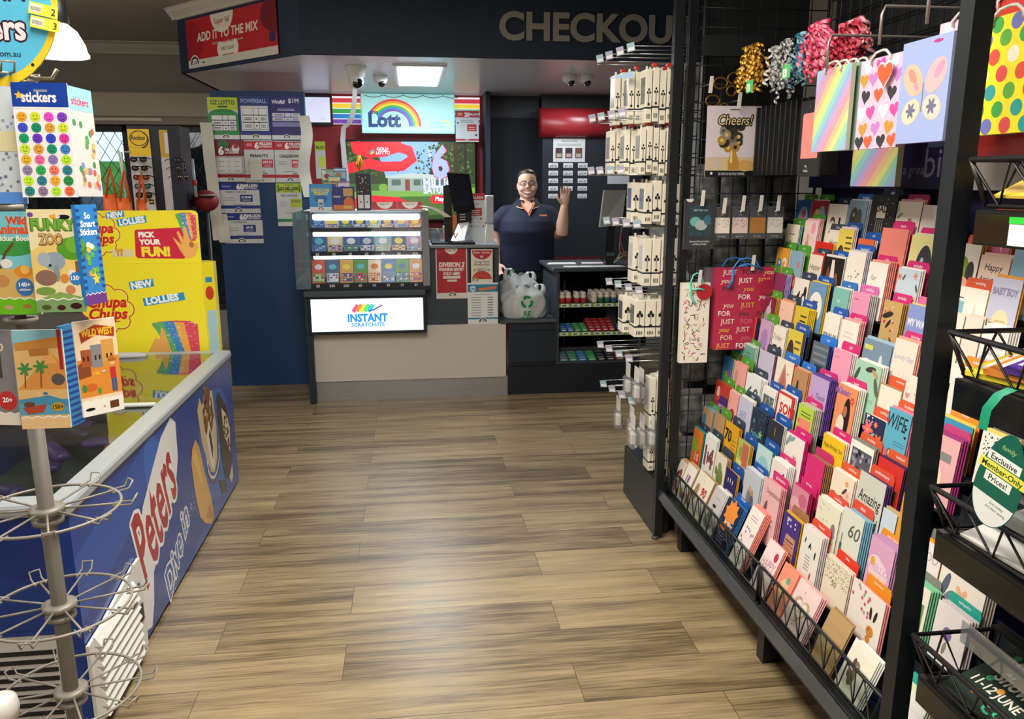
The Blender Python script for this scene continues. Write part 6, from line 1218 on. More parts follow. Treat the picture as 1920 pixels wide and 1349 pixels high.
# ---- hanging goods on the gridwall
def hang(name, x0, x1, z0, z1, y, col, label, cat, fn, group=None, t=.004, lean=.02, rough=.4):
    s = Sheet(x1-x0, z1-z0, col, t, rough); fn(s); return sheet_at(s, name, (x0, y, z0), (1, 0, 0), (0, lean, 1), label, cat, group)
def f_cheers(s):
    s.rect(0, 0, 1, .09, '#14161a'); s.text(.5, .025, .05, '3D POP-UP BOTTLE TOPPER', '#c8c8c8', .01, maxw=.5); s.ell(.12, .05, .025, .025, '#d8d8d8', 8)
    s.rect(0, .09, 1, .28, '#d0b890'); s.ell(.75, .16, .2, .1, '#c8a060', 12); s.rect(.06, .12, .3, .26, '#c8b8a8'); s.poly([(.46, .55), (.56, .55), (.57, .34), (.64, .20), (.63, .10), (.43, .10), (.42, .20), (.46, .34)], '#b8893a'); s.poly([(.47, .5), (.5, .5), (.5, .2), (.46, .2)], '#e8cf8a')
    rg = random.Random(3)
    for i in range(26):
        a = rg.uniform(0, 2*PI); r = rg.uniform(.02, .25); s.ell(.51+r*math.cos(a), .57+r*.72*math.sin(a), .085, .085, rg.choice(['#3a332c', '#6a6258', '#a8843a', '#2a2622', '#8a8478']), 12); s.ell(.51+r*math.cos(a), .57+r*.72*math.sin(a), .036, .036, rg.choice(['#d8b860', '#2a2622']), 8)
    for dx, dy in ((-.01, 0), (.01, 0), (0, .008), (0, -.008)): s.text(.53+dx, .735+dy, .2, 'Cheers!', '#1c1a18', .04, .2, maxw=.66); s.lay -= .8
    s.lay += 1; s.text(.53, .735, .2, 'Cheers!', '#d8c48a', .005, .2, maxw=.64); s.rect(.42, .945, .6, .955, '#1c1c20')
for k in range(3): hang('bottle_topper_pack', 1.228+.020*k, 1.458+.020*k, 1.62+.001*k, 1.905+.001*k, 3.285+.022*k, '#d4cbd4', ('front gold and black bottle topper pack reading Cheers! on the gridwall', 'second bottle topper pack hanging just behind the Cheers! one', 'third bottle topper pack at the back of the Cheers! hook')[k], 'pack', f_cheers if k == 0 else (lambda s: s.rect(0, 0, 1, .09, '#14161a')), 'bottle topper packs')
def f_wal(s):
    s.rect(.02, .02, .98, .98, '#33373a'); s.rect(.16, .26, .88, .86, '#2c4450'); s.ell(.36, .55, .18, .15, '#6ab0a8', 16); s.ell(.55, .48, .2, .16, '#a8b4b0', 16); s.ell(.75, .58, .12, .16, '#3a6a80', 14); s.dots(50, .008, ['#a8b8c0', '#5a7a88'], (.16, .27, .88, .85), 4); s.text(.52, .76, .045, 'JUST FOR YOU', '#d8dcdc', .01, maxw=.5); s.text(.52, .14, .05, 'Universal Gift Card Holder', '#d8d8d4', .01, maxw=.66); s.text(.52, .085, .05, 'and Money Wallet', '#d8d8d4', .01, maxw=.46); s.ell(.16, 1.0, .12, .1, '#d8d8d4', 12, PI, 2*PI); s.rect(.42, .945, .62, .955, '#111')
hang('card_wallet', 1.142, 1.275, 1.322, 1.53, 3.262, '#33373a', 'dark grey gift card wallet with blue watercolour art on the gridwall', 'wallet', f_wal, t=.012)
def f_tag(c, dots):
    def f(s):
        s.rect(0, .0, 1, .16, '#4a4e52'); s.rect(0, .66, 1, 1, '#4a4e52'); s.rect(.04, .18, .96, .66, c); s.text(.5, .06, .05, 'GIFT TAGS', '#c8c8c8', .01, maxw=.5); s.text(.5, .74, .05, 'tags', '#c8c8c8', .01); s.ell(.5, .85, .06, .06, '#d8d8d8', 8)
        if dots: s.dots(70, .02, dots, (.06, .36, .94, .65), 5)
        s.rect(.3, .93, .7, .945, '#15181a')
    return f
for k, (x, c, d, nm) in enumerate(((1.272, '#e6e0d8', ['#a89050', '#c8b070'], 'gold speckled'), (1.352, '#dcc8c4', ['#8a3a48', '#b87a80'], 'pink speckled'), (1.430, '#b07a3a', None, 'plain kraft brown'), (1.508, '#e0dedc', ['#b0a880', '#8a8a88'], 'pale silver speckled'))):
    for j in range(3):
        hang('gift_tag_pack', x+.006*j, x+.074+.006*j, 1.363, 1.498, 3.270+.014*j, '#55595c', '%s gift tag pack%s in the row of four on the gridwall' % (nm, ('', ', second back,', ', third back,')[j]), 'gift tags', f_tag(c, d if j == 0 else None), 'gift tag packs in a row', .006)
def f_spr(s):
    rg = random.Random(9)
    for i in range(95):
        x = .1+.8*rg.random(); y = .03+.94*rg.random(); a = rg.uniform(0, PI); c = rg.choice(['#22201e', '#c83a58', '#c8c850', '#c04a60', '#22201e']); ca, sa = math.cos(a), math.sin(a); s.poly([(x*s.w+(px*ca-py*sa)*s.w, y*s.h+(px*sa+py*ca)*s.w) for px, py in ((-.075, -.012), (.075, -.012), (.075, .012), (-.075, .012))], c, True); s.lay -= .8
    s.lay += 1
def hang_bag(name, x0, x1, z0, z1, y, d, col, label, fn, cord, group=None):
    s = Sheet(x1-x0, z1-z0, col, d, .4); fn(s); o = sheet_at(s, name, (x0, y, z0), (1, 0, 0), (0, .02, 1), label, 'gift bag', group)
    w, h = x1-x0, z1-z0; b = MB(M(cord, .5)); b.tube([(w*.28, h*.94, .002), (w*.26, h*.99, .004), (w*.36, h+.035, .006), (w*.5, h+.042, .0), (w*.64, h+.035, .006), (w*.74, h*.99, .004), (w*.72, h*.94, .002)], .0038, 6); b.build('cord_handle', o); return o
o = hang_bag('gift_bag', 1.148, 1.272, .83, 1.178, 3.262, .03, '#efeade', 'tall white bottle bag with coloured sprinkles and a red tag', f_spr, '#6ac8b8')
b = MB(M('#b81f2a', .45)); b.tube([(.096, .31, .003), (.096, .31, .007)], .034, 26); b.build('round_tag', o)
b = MB(M('#7ad0bc', .5)); b.tube([(.03, .345, .004), (.036, .30, .006), (.05, .27, .006), (.056, .26, .006)], .006, 6); b.tube([(.04, .32, .008), (.07, .325, .010), (.095, .318, .009)], .005, 6); b.build('ribbon', o)
def f_just(s):
    rg = random.Random(4); C = ['#e8dcc8', '#e0b040', '#f0f0e8', '#d86a7a', '#a82040', '#e8c8a0', '#2a2a2a']
    for r in range(10):
        for c in range(3):
            t = ('JUST', 'FOR', 'you')[(c+r) % 3]; s.text(.16+.34*c+.06*(r % 2), .02+.1*r, .085, t, rg.choice(C), .01, .25 if t == 'you' else 0, maxw=.28); s.lay -= .8
    s.lay += 1
o = hang_bag('gift_bag', 1.297, 1.553, .886, 1.24, 3.256, .05, '#b82a4e', 'crimson gift bag printed JUST FOR YOU with a blue cord', f_just, '#2f7fc8', 'gift bags on the gridwall')
b = MB(M('#a81f44', .45)); b.tube([(.225, .27, .003), (.225, .27, .006)], .034, 24); b.build('round_tag', o); b = MB(M('#2f78c0', .5)); b.tube([(.07, .345, .004), (.066, .30, .007), (.05, .27, .006)], .006, 6); b.tube([(.09, .36, .008), (.13, .372, .012), (.20, .35, .008)], .005, 6); b.build('ribbon', o)
o = hang_bag('gift_bag', 1.277, 1.53, .90, 1.235, 3.335, .03, '#7a7078', 'grey lilac gift bag hidden behind the crimson JUST FOR YOU bag', lambda s: s.dots(24, .03, ['#8a8088', '#6a6068'], seed=3), '#2f7fc8', 'gift bags on the gridwall')

# ---- gift bags above the cards, facing the aisle
def aisle(X, Yl, z, lean=.0): return (X, Yl, z), (0, -1, 0), (lean, 0, 1)
def paper_bag(X, Yl, w, z0, z1, col, label, fn, cord='#d8d4cc', group='gift bags above the card rack', d=.02, handle=True):
    s = Sheet(w, z1-z0, col, d, .4); fn(s); o = sheet_at(s, 'gift_bag', *aisle(X, Yl, z0), label, 'gift bag', group); h = z1-z0
    if handle: b = MB(M(cord, .6)); b.tube([(w*.28, h*.93, .003), (w*.27, h*.99, .005), (w*.38, h+.012, .004), (w*.5, h+.016, .0), (w*.62, h+.012, .004), (w*.73, h*.99, .005), (w*.72, h*.93, .003)], .0035, 6); b.build('cord_handle', o)
    return o
PAST = ['#a6a6d0', '#8abace', '#96c8ac', '#d0d080', '#d8b490', '#d8969e', '#c296c2', '#96a6d0', '#88c2c2', '#b4d090', '#d8ca72', '#d8ac90', '#d0909e', '#b490c2']
def f_rain(s):
    n = 16
    for i in range(n):
        a = -1.0+2.0*i/n+.0; b_ = a+2.0/n; P_ = [(0, a), (0, b_), (1, b_+1), (1, a+1)]
        Q = []
        for (x0, y0), (x1, y1) in zip(P_, P_[1:]+P_[:1]): Q.append((x0, y0))
        # clip the slanted stripe to the sheet
        def clip(poly, ax, lim, sg):
            R_ = []
            for j in range(len(poly)):
                p, q = poly[j], poly[(j+1) % len(poly)]; fp = sg*(p[ax]-lim); fq = sg*(q[ax]-lim)
                if fp >= 0: R_.append(p)
                if fp*fq < 0: t = fp/(fp-fq); R_.append((p[0]+(q[0]-p[0])*t, p[1]+(q[1]-p[1])*t))
            return R_
        Q = clip(clip(Q, 1, 0, 1), 1, 1, -1)
        if len(Q) > 2:
            ar = sum(Q[j][0]*Q[(j+1) % len(Q)][1]-Q[(j+1) % len(Q)][0]*Q[j][1] for j in range(len(Q)))
            s.poly(Q if ar > 0 else Q[::-1], PAST[i % len(PAST)]); s.lay -= .8
    s.lay += 1; s.ell(.27, .93, .025, .025, '#f4f4f0', 8); s.ell(.73, .93, .025, .025, '#f4f4f0', 8)
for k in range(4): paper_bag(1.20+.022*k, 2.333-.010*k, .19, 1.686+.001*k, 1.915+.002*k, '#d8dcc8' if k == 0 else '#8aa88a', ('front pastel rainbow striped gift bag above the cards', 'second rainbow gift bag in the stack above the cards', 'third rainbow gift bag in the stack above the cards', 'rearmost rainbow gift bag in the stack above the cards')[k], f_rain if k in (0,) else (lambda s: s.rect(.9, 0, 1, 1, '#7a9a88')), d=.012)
HC = ['#2f2f34', '#d84a98', '#c08a2a', '#e8582a', '#f2eeee', '#b878c0']
def f_hearts(s):
    rg = random.Random(5); seq = 0
    for r in range(6):
        for c in range(4):
            x = .02+.31*c+(.155 if r % 2 else 0); y = .04+.185*r
            if x < 1.0 and y < .97: s.heart(min(max(x, .11), .89), min(max(y, .08), .92), .115, HC[(r*2+c*3+seq) % 6], rg.uniform(-.2, .2)); s.lay -= .8
    s.lay += 1
o = paper_bag(1.195, 2.088, .188, 1.684, 1.908, '#dcb4cc', 'pink gift bag covered in coloured hearts with an orange heart tag', f_hearts)
s = Sheet(.07, .085, '#f0cfe0', .001, pts=[(.5+.5*16*math.sin(t)**3/17, .52+.5*(13*math.cos(t)-5*math.cos(2*t)-2*math.cos(3*t)-math.cos(4*t))/17) for t in [-2*PI*i/24 for i in range(24)]], edge='#d8502a')
s.heart(.5, .52, .5, '#e8582a'); tg = s.build('heart_tag', mat=Matrix()); tg.parent = o; tg.matrix_local = Matrix.Translation((.095, .135, .012))
def f_fly(s):
    for x, y, rx, ry, rot, c in ((.28, .62, .24, .17, -.75, '#d4b09a'), (.26, .66, .12, .06, -.75, '#c88a7c'), (.36, .55, .07, .04, -.7, '#d890a8'), (.74, .63, .24, .17, .8, '#ccacb2'), (.80, .68, .12, .06, .85, '#c48fae'), (.29, .31, .19, .15, .4, '#e2c6a8'), (.29, .31, .13, .10, .4, '#ecd6b8'), (.72, .33, .19, .15, -.4, '#dcc0b4'), (.72, .33, .13, .10, -.4, '#e8ccc4')): s.ell(x, y, rx, ry, c, 20, rot=rot)
    for cx, cy_ in ((.29, .32), (.71, .34)):
        for i in range(6): a = 2*PI*i/6; s.leaf(cx+.05*math.cos(a), cy_+.04*math.sin(a), .055, a, '#6a6a88', .45)
    s.band([(.5, .3), (.51, .45), (.5, .58)], .015, '#8a7a70'); s.ell(.72, .95, .09, .022, '#b83a88', 14)
paper_bag(1.19, 1.898, .182, 1.690, 1.922, '#98a8d8', 'pale blue gift bag with a large watercolour butterfly', f_fly, handle=False)
paper_bag(1.30, 1.93, .19, 1.76, 1.975, '#e8c8d8', 'pink heart patterned gift bag half hidden above the butterfly bag', f_hearts)
def f_spots(s):
    C = ['#3fa048', '#d8503a', '#2f9a98', '#6a70b8', '#f0ecd8', '#5aa83a', '#d84a4a']
    k = 0
    for r in range(7):
        for c in range(4):
            x = .06+.28*c+(.14 if r % 2 else 0); y = .06+.15*r
            if x < .96: s.ell(min(max(x, .095), .905), min(max(y, .07), .93), .085, .085, C[k % 7], 18); s.lay -= .8
            k += 2 if r % 2 else 3
    s.lay += 1
paper_bag(1.19, 1.645, .19, 1.695, 1.925, '#f0e020', 'yellow gift bag with big coloured spots beside the near post', f_spots)
paper_bag(1.30, 1.80, .26, 1.655, 1.99, '#b82a22', 'large red gift bag behind the yellow spotted one', lambda s: s.rect(0, 0, 1, .04, '#a8241e'))
for k in range(4): paper_bag(1.235+.02*k, 1.70-.004*k, .16, 1.70, 1.90, ('#4a4050', '#6a4a58', '#3a3a4a', '#8a5a48')[k], ('dark plum gift bag edge just behind the near post', 'maroon gift bag edge just behind the near post', 'slate gift bag edge just behind the near post', 'brown gift bag edge just behind the near post')[k], lambda s: None, handle=False, d=.01)
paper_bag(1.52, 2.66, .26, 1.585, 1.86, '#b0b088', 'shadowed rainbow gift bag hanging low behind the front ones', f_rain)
paper_bag(1.55, 2.30, .30, 1.70, 1.92, '#1f2450', 'dark navy gift bag behind the heart patterned one', lambda s: s.rect(.1, .1, .9, .9, '#242a5a'))
# black wrapped packs and the pink notebook
for k in range(11): 
    s = Sheet(.12, .27, '#1a1c1f', .016, .35); s.rect(.06, .05, .94, .95, '#202326')
    sheet_at(s, 'black_pack', (1.42, 3.24-.043*k, 1.625), (1, -.18, 0), (0, 0, 1), 'slim black boxed pack in the dark row above the top card tier', 'pack', 'slim black packs above the cards')
s = Sheet(.15, .26, '#26282b', .008, .4); s.rect(.10, .24, .90, .80, '#f0928c'); s.ell(.2, .80, .1, .058*1.0, '#f0928c', 14); s.ell(.8, .80, .1, .058, '#f0928c', 14); s.rect(.2, .8, .8, .833, '#f0928c'); s.text(.4, .12, .05, 'My', '#d8d8d8', .01); s.text(.4, .06, .05, 'Notes', '#d8d8d8', .01); s.text(.4, .9, .05, 'I', '#c8c8c8')
sheet_at(s, 'pink_notepad', *aisle(1.40, 2.815, 1.618), 'black framed pack with a salmon pink centre above the cards', 'pack')
# curled ribbon bunches
def curl_bunch(X, y0, y1, zt, zb, mat_, label, seed, n=22, group='curled ribbon bunches'):
    rg = random.Random(seed); mats_ = mat_; b = MB(mats_[0]); root = None
    for i in range(n):
        b.use(rg.choice(mats_)); yc = y0+(y1-y0)*rg.uniform(.25, .75); ye = y0+(y1-y0)*(i+.5)/n; xe = X+rg.uniform(-.035, .035); ze = zb+(zt-zb)*rg.uniform(0, .35)+abs((i+.5)/n-.5)*(zt-zb)*.5
        L_ = zt-ze; N = max(16, int(L_*260)); R = rg.uniform(.008, .013); ph = rg.uniform(0, 6)
        sm = b.smooth; b.smooth = True; k0 = len(b.v)
        for j in range(N):
            t = j/(N-1); a = ph+j*.8; cy_ = yc+(ye-yc)*min(1, t*1.6)**.8; cx_ = X+(xe-X)*t
            z = zt+.02*math.sin(PI*min(1, t*2))-L_*t
            p = Vector((cx_+R*math.cos(a), cy_+R*math.sin(a), z)); b.v += [p+Vector((0, 0, .0048)), p-Vector((0, 0, .0048))]
        for j in range(N-1): b.face((k0+2*j, k0+2*j+1, k0+2*j+3, k0+2*j+2))
        b.smooth = sm
    o = b.build('ribbon_bunch'); return tag(o, label, 'ribbon', group)
GO = [M('#c8983a', .22, .9), M('#e0b850', .25, .9), M('#a87828', .25, .9)]; SI = [M('#b8babc', .2, .9), M('#8a8e92', .22, .9), M('#d8d8d6', .4)]
curl_bunch(1.34, 3.28, 3.03, 2.115, 1.925, GO, 'gold curled ribbon bunch hanging above the Cheers! pack', 1, 34)
curl_bunch(1.35, 3.01, 2.90, 2.08, 1.90, [M('#d0cec8', .4), M('#a8a8a4', .3, .4)], 'white curled ribbon bunch between the gold and silver ones', 2, 12)
curl_bunch(1.35, 2.91, 2.81, 2.09, 1.86, SI, 'silver curled ribbon bunch left of the turquoise one', 3, 14)
curl_bunch(1.35, 2.81, 2.70, 2.09, 1.91, [M('#2a8ab0', .35), M('#1f5a7a', .35), M('#8ab8c8', .35)], 'turquoise curled ribbon bunch between the silver and pink ones', 4, 16)
curl_bunch(1.34, 2.72, 2.53, 2.10, 1.905, [M('#e05a80', .35), M('#d82a68', .35), M('#e88aa0', .35), M('#c82a48', .35)], 'pink curled ribbon bunch right of the turquoise one', 5, 32)
curl_bunch(1.36, 2.56, 2.34, 2.075, 1.905, [M('#b8203a', .35), M('#d84a68', .35), M('#e0a0a8', .35), M('#a01a30', .35)], 'deep red curled ribbon bunch nearest the rainbow bags', 6, 32)
for k, (y, z) in enumerate(((3.06, 1.93), (2.76, 1.945))):
    s = Sheet(.06, .045, '#5ac070', .001); s.rect(.1, .1, .6, .7, '#e8ece8'); s.text(.3, .2, .5, '5', '#5a5a5a')
    sheet_at(s, 'price_tag', *aisle(1.29, y, z), ('green price tag under the silver ribbons', 'green price tag under the turquoise ribbons')[k], 'price tag', 'green price tags on the ribbon hooks')
for k, (x, z) in enumerate(((1.30, 2.0), (1.36, 2.02), (1.27, 1.93))):
    b = MB(M('#8a6a2a', .3, .6)); b.tube([(x+.03*math.cos(t), 3.35, z+.022*math.sin(t)) for t in [2*PI*i/14 for i in range(14)]], .004, 5, True); b.tube([(x+.05+.022*math.cos(t), 3.35, z-.03+.02*math.sin(t)) for t in [2*PI*i/12 for i in range(12)]], .004, 5, True)
    Tm(b, 'gold_charm', ('left dull gold ring charm in the dark upper gridwall', 'right dull gold ring charm in the dark upper gridwall', 'low dull gold ring charm in the dark upper gridwall')[k], 'charm', 'gold ring charms on the gridwall')

# ---- aisle-end accessory stand
e = acc = empty('accessory_stand', (1.2, 3.6, 0), 'black end stand with hooks of white phone accessory boxes', 'stand')
b = MB(noisy('#1c2228', .08, 12, .4)); b.bbox(1.08, 1.158, 3.335, 3.85, .002, .262, .004); b.build('plinth', e)
b = MB(BK); b.box(1.27, 1.30, 3.485, 3.51, 0, 2.6); b.build('upright', e)
b = MB(BK); b.box(1.27, 1.30, 3.82, 3.85, 0, 2.6); b.build('upright', e)
grid_mb((1.285, 3.49, .30), (0, 1, 0), (0, 0, 1), .33, 2.3).build('mesh_panel', e)
LV = [2.125, 1.865, 1.63, 1.40, 1.11, .80, .60]
def acc_hook(y, z, xt, tagc):
    b = MB(M('#a8aaac', .25, .8)); b.tube([(1.285, y, z), (xt, y, z)], .0028, 6); b.tube([(1.285, y, z+.035), (xt, y, z+.030)], .0022, 6); b.tube([(xt, y, z+.03), (xt-.004, y, z-.005)], .002, 5); h = b.build('hook', acc)
    s = Sheet(.036, .034, tagc, .0015, .3); s.rect(.1, .12, .9, .5, '#e0e2ea'); 
    o = sub_sheet(s, 'hook_tag', h, (xt-.006, y-.018, z+.002), (.35, .94, 0) if False else (.8, -.6, 0), (-.35, 0, .94))
def acc_box(x, y, z, t, d, h, win='#7a8088'):
    """white box hanging on a hook: narrow spine towards the entry, window on the aisle face"""
    b = MB(M('#e9e4d4', .4)); b.bbox(x, x+t, y, y+d, z, z+h, .0012)
    zb = z+h*.26; b.use(M('#20222e', .5)); b.box(x-.0006, x+t+.0003, y-.0006, y+d, zb, zb+.007)
    cx = x+t/2; zk = z+h*.46; b.use(M('#1a1a1c', .5)); yk = y-.0007; q = t*.19
    for dx, dz in ((0, .034), (-q, .022), (q, .022)): b.add([(cx+dx+q*.8*math.cos(a), yk, zk+dz+q*1.1*math.sin(a)) for a in [2*PI*i/8 for i in range(8)]], [tuple(range(8))])
    b.add([(cx-.0012, yk, zk-.026), (cx+.0012, yk, zk-.026), (cx+.0012, yk, zk+.02), (cx-.0012, yk, zk+.02)], [(0, 1, 2, 3)]); b.add([(cx-q*.9, yk, zk-.03), (cx+q*.9, yk, zk-.03), (cx+q*.9, yk, zk-.02), (cx-q*.9, yk, zk-.02)], [(0, 1, 2, 3)])
    for i in range(4): b.add([(x+t*(.2+.16*i), yk, z+h*.07), (x+t*(.28+.16*i), yk, z+h*.07), (x+t*(.28+.16*i), yk, z+h*.16), (x+t*(.2+.16*i), yk, z+h*.16)], [(0, 1, 2, 3)])
    b.use(M(win, .25)); b.box(x-.0009, x, y+d*.14, y+d*.86, z+h*.36, z+h*.86)
    b.use(M('#d8d4c8', .4)); b.box(x+t*.42, x+t*.58, y+d*.40, y+d*.6, z+h, z+h+.016)
    return b
def fill(level, z, h, rows, t, d, win, desc):
    for r, (y, x0, n) in enumerate(rows):
        zz = z+.006*((r*7) % 3)-.004*r
        p = acc_box(x0, y, zz, t, d, h, win).build('accessory_box', base=(x0, y, zz))
        rr = ('nearest', 'second', 'third')[r]
        lab = '%s, %s row, %s hook level' % (desc, rr, level)
        tag(p, lab, 'accessory box', 'boxes of the %s row on the %s hook level' % (rr, level))
        rg = random.Random(int(z*100)+r)
        for i in range(1, n):
            c = copy_tree(p); c.location = (x0+(t+.0045)*i, y+rg.uniform(-.004, .004), zz+rg.choice([0, .004, -.005, .010, 0])*1.0)
        if level in ('top', 'second') :
            for q in (1, n-2): b = MB(M('#c8302a', .4)); xx = x0+(t+.0045)*q+t/2; b.bbox(xx-.010, xx+.010, y+d*.3, y+d*.6, zz+h+.014, zz+h+.028, .003); Tm(b, 'security_clip', 'red security clip, %s row of the %s hook level, nearer the %s' % (rr, level, 'aisle' if q == 1 else 'post'), 'clip', 'red security clips on the accessory boxes')
fill('top', 1.845, .215, [(3.412, 1.0, 5), (3.52, .955, 7), (3.64, .925, 8)], .0265, .085, '#6a7078', 'slim white phone accessory box')
fill('second', 1.63, .19, [(3.412, .985, 6), (3.52, .945, 8), (3.64, .91, 9)], .024, .085, '#8a9098', 'slim white phone accessory box')
fill('third', 1.42, .175, [(3.412, 1.01, 4), (3.52, .985, 5)], .036, .085, '#5a6a90', 'broad white phone accessory box')
fill('fourth', 1.15, .205, [(3.412, 1.015, 4), (3.52, 1.0, 5)], .036, .085, '#c8c8cc', 'tall white phone accessory box')
fill('fifth', .92, .165, [(3.412, .985, 3), (3.52, .96, 4)], .046, .085, '#3a4048', 'white accessory box with a green hanger')
fill('sixth', .49, .235, [(3.412, 1.07, 3)], .0265, .085, '#e0e0e0', 'tall slim white accessory box')
fill('lowest', .28, .15, [(3.42, 1.075, 3)], .026, .085, '#e0e0e0', 'low white accessory box standing over the black plinth')
for k, (z, xt) in enumerate(zip(LV, (.93, .90, .90, .98, 1.00, .965, .985))):
    for j, y in enumerate((3.455, 3.562, 3.68, 3.78)): acc_hook(y, z, xt-.018*j, '#a8a8c0' if (k+j) % 3 else '#98b8c0')
# clear blister bags with white chargers
CLR = clear('#f0f2f4', .10, .10, .1)
for k, (x, y, z) in enumerate(((1.00, 3.40, .62), (1.04, 3.46, .60), (1.01, 3.58, .60), (.99, 3.40, .40), (1.045, 3.44, .385), (1.08, 3.40, .395), (1.03, 3.56, .39), (1.0, 3.70, .40))):
    b = MB(CLR); b.bbox(x-.018, x+.018, y-.036, y+.036, z+.005, z+.10, .01); b.use(M('#d8d8d4', .4)); b.box(x-.001, x+.001, y-.036, y+.036, z+.10, z+.165); o = b.build('blister_bag'); 
    tag(o, '%s clear bag with a white charger %s' % (('nearest upper', 'second upper', 'rear upper', 'leftmost lower', 'middle lower', 'rightmost lower', 'second row lower', 'rearmost lower')[k], 'on the aisle end stand'), 'blister pack', 'clear charger bags on the aisle end stand')
    b = MB(M('#e8e6e2', .35)); b.bbox(x-.014, x+.014, y-.022, y+.022, z+.022, z+.078, .006); b.build('charger', o)
b = MB(M('#a8c8e8', .35)); b.prism([(.86, 3.50, 2.03), (.96, 3.48, 2.03), (.96, 3.48, 2.06)], (0, .002, 0)); Tm(b, 'shelf_flag', 'small pale blue card flag pointing out beside the top hook level', 'flag')
# ---- near magazine baskets in front of the rack
def basket(zt, label, shelf=True, deep=1.40):
    e = empty('wire_basket', (1.2, 1.1, zt-.1), label, 'basket', 'black wire magazine baskets')
    y0, y1 = 1.47, .62; zb = zt-.088; xf, xb_ = 1.085, deep; xfb = 1.115
    b = MB(WR); b.tube([(xf, y1, zt), (xf, y0, zt), (xb_, y0, zt+.0), (xb_, y1, zt)], .006, 6); b.tube([(xfb, y1, zb), (xfb, y0-.02, zb), (xb_, y0-.02, zb), (xb_, y1, zb)], .0048, 6); b.tube([(xf, y0, zt), (xfb, y0-.02, zb)], .0055, 6); b.build('rim', e)
    b = MB(WR); n = 8; st = (y0-y1)/n
    for i in range(n): b.tube([(xf, y0-st*i, zt), (xfb, y0-st*(i+.5), zb), (xf, y0-st*(i+1), zt)], .0028, 5)
    for i in range(3): a = (xb_-xf)/3; b.tube([(xf+a*i, y0, zt), (xf+a*(i+.5), y0-.02, zb), (xf+a*(i+1), y0, zt)], .0028, 5)
    b.build('diagonal_wires', e)
    b = MB(WR)
    for i in range(12): b.tube([(xfb, y0-.03-.07*i, zb), (xb_, y0-.03-.07*i, zb)], .0022, 5)
    b.build('bottom_wires', e)
    if shelf:
        b = MB(M('#0f1214', .3)); b.box(xfb-.01, xfb+.05, y1, y0-.005, zb-.075, zb-.008); rl = b.build('price_rail', e)
        b = MB(clear('#dfe6ea', .03, .0, .08)); b.box(xfb-.014, xfb-.012, y1, y0-.01, zb-.07, zb-.015); b.build('clear_strip', rl)
    return e
basket(1.642, 'topmost black wire basket at the near end of the rack'); basket(1.302, 'second highest black wire basket holding puzzle magazines', ); basket(.968, 'third black wire basket down, under the green wobbler sign'); basket(.618, 'lowest black wire basket holding show magazines', deep=1.30)
b = MB(M('#e8ece8', .4)); b.box(1.096, 1.099, 1.20, 1.36, 1.485, 1.535); b.use(M('#2ac03a', .4)); b.box(1.0945, 1.096, 1.20, 1.28, 1.482, 1.537); b.box(1.0945, 1.096, 1.28, 1.36, 1.525, 1.537); Tm(b, 'price_ticket', 'white and green price ticket under the topmost wire basket', 'price ticket')
def mag(name, o, u, v, w, h, col, label, fn, t=.006):
    s = Sheet(w, h, col, t, .25); fn(s); return sheet_at(s, name, o, u, v, label, 'magazine', 'magazines in the wire baskets')
LU = (.0, -1, 0)
def f_puz(c1, c2):
    def f(s): s.rect(0, .7, 1, 1, c1); s.text(.5, .76, .16, 'PUZZLES', c2, .04, maxw=.8); s.rect(.05, .1, .6, .62, '#e8e8e0'); s.dots(40, .02, [c1, c2, '#d8406a', '#3a3a3a'], (.05, .1, .95, .65), 6); s.ell(.78, .4, .16, .14, c2, 12)
    return f
for k, (c0, c1, c2) in enumerate((('#e8d838', '#3a2a8a', '#e8e040'), ('#e08a3a', '#e8e040', '#2a2a2a'), ('#5a3a9a', '#c8306a', '#e8e040'), ('#d8d8c8', '#e8c030', '#2a3a9a'))):
    mag('puzzle_magazine', (1.105+.004*k, 1.44-.045*k, 1.228+.013*k), (.25, -.97, .0), (.95, .24, .20), .20, .28, c0, ('undermost yellow puzzle magazine in the second basket', 'orange puzzle magazine second from the bottom of the second basket', 'purple puzzle magazine third in the pile of the second basket', 'topmost pale puzzle magazine in the second basket')[k], f_puz(c1, c2), .010)
mag('magazine', (1.11, 1.43, 1.575), LU, (.9, .0, .44), .20, .26, '#e8c84a', 'yellow edged magazine lying in the topmost basket', lambda s: (s.rect(.05, .05, .95, .95, '#c8a868'), s.text(.5, .7, .16, 'HOME', '#f4f0e0', .03)))
mag('magazine', (1.11, 1.40, .892), LU, (.93, .05, .30), .21, .28, '#c8c8c6', 'grey and white magazine lying in the third basket', lambda s: (s.rect(.0, .55, 1, 1, '#d8d8d6'), s.rect(.62, .3, .98, .5, '#3a4a30'), s.text(.8, .36, .1, 'PA', '#c8e050', .03), s.lines(.1, .6, .5, .7, 3, '#888')))
mag('magazine', (1.115, 1.20, .91), LU, (.90, .05, .40), .21, .28, '#dcdcda', 'white magazine with barcode leaning in the third basket', lambda s: (s.rect(.1, .7, .3, .9, '#2a2a2a'), s.rect(.5, .6, .95, .72, '#3a5a30'), s.lines(.1, .4, .6, .5, 2, '#777')))
def f_show(s): s.rect(0, 0, 1, 1, '#24322c'); s.text(.42, .62, .15, 'THE', '#d8d4c8', .01); s.text(.42, .46, .18, 'Rocky', '#d8d4c8', .03, .2, maxw=.5); s.text(.42, .33, .16, 'Show', '#d8d4c8', .03, .2, maxw=.45); s.text(.4, .20, .11, '11-12 JUNE', '#d8d4c8', .02, maxw=.6); s.text(.7, .05, .14, 'COME', '#3aa878', .03, maxw=.5); s.dots(14, .04, ['#d89a4a', '#c86a3a', '#3a9a70'], (.05, .05, .95, .95), 4)
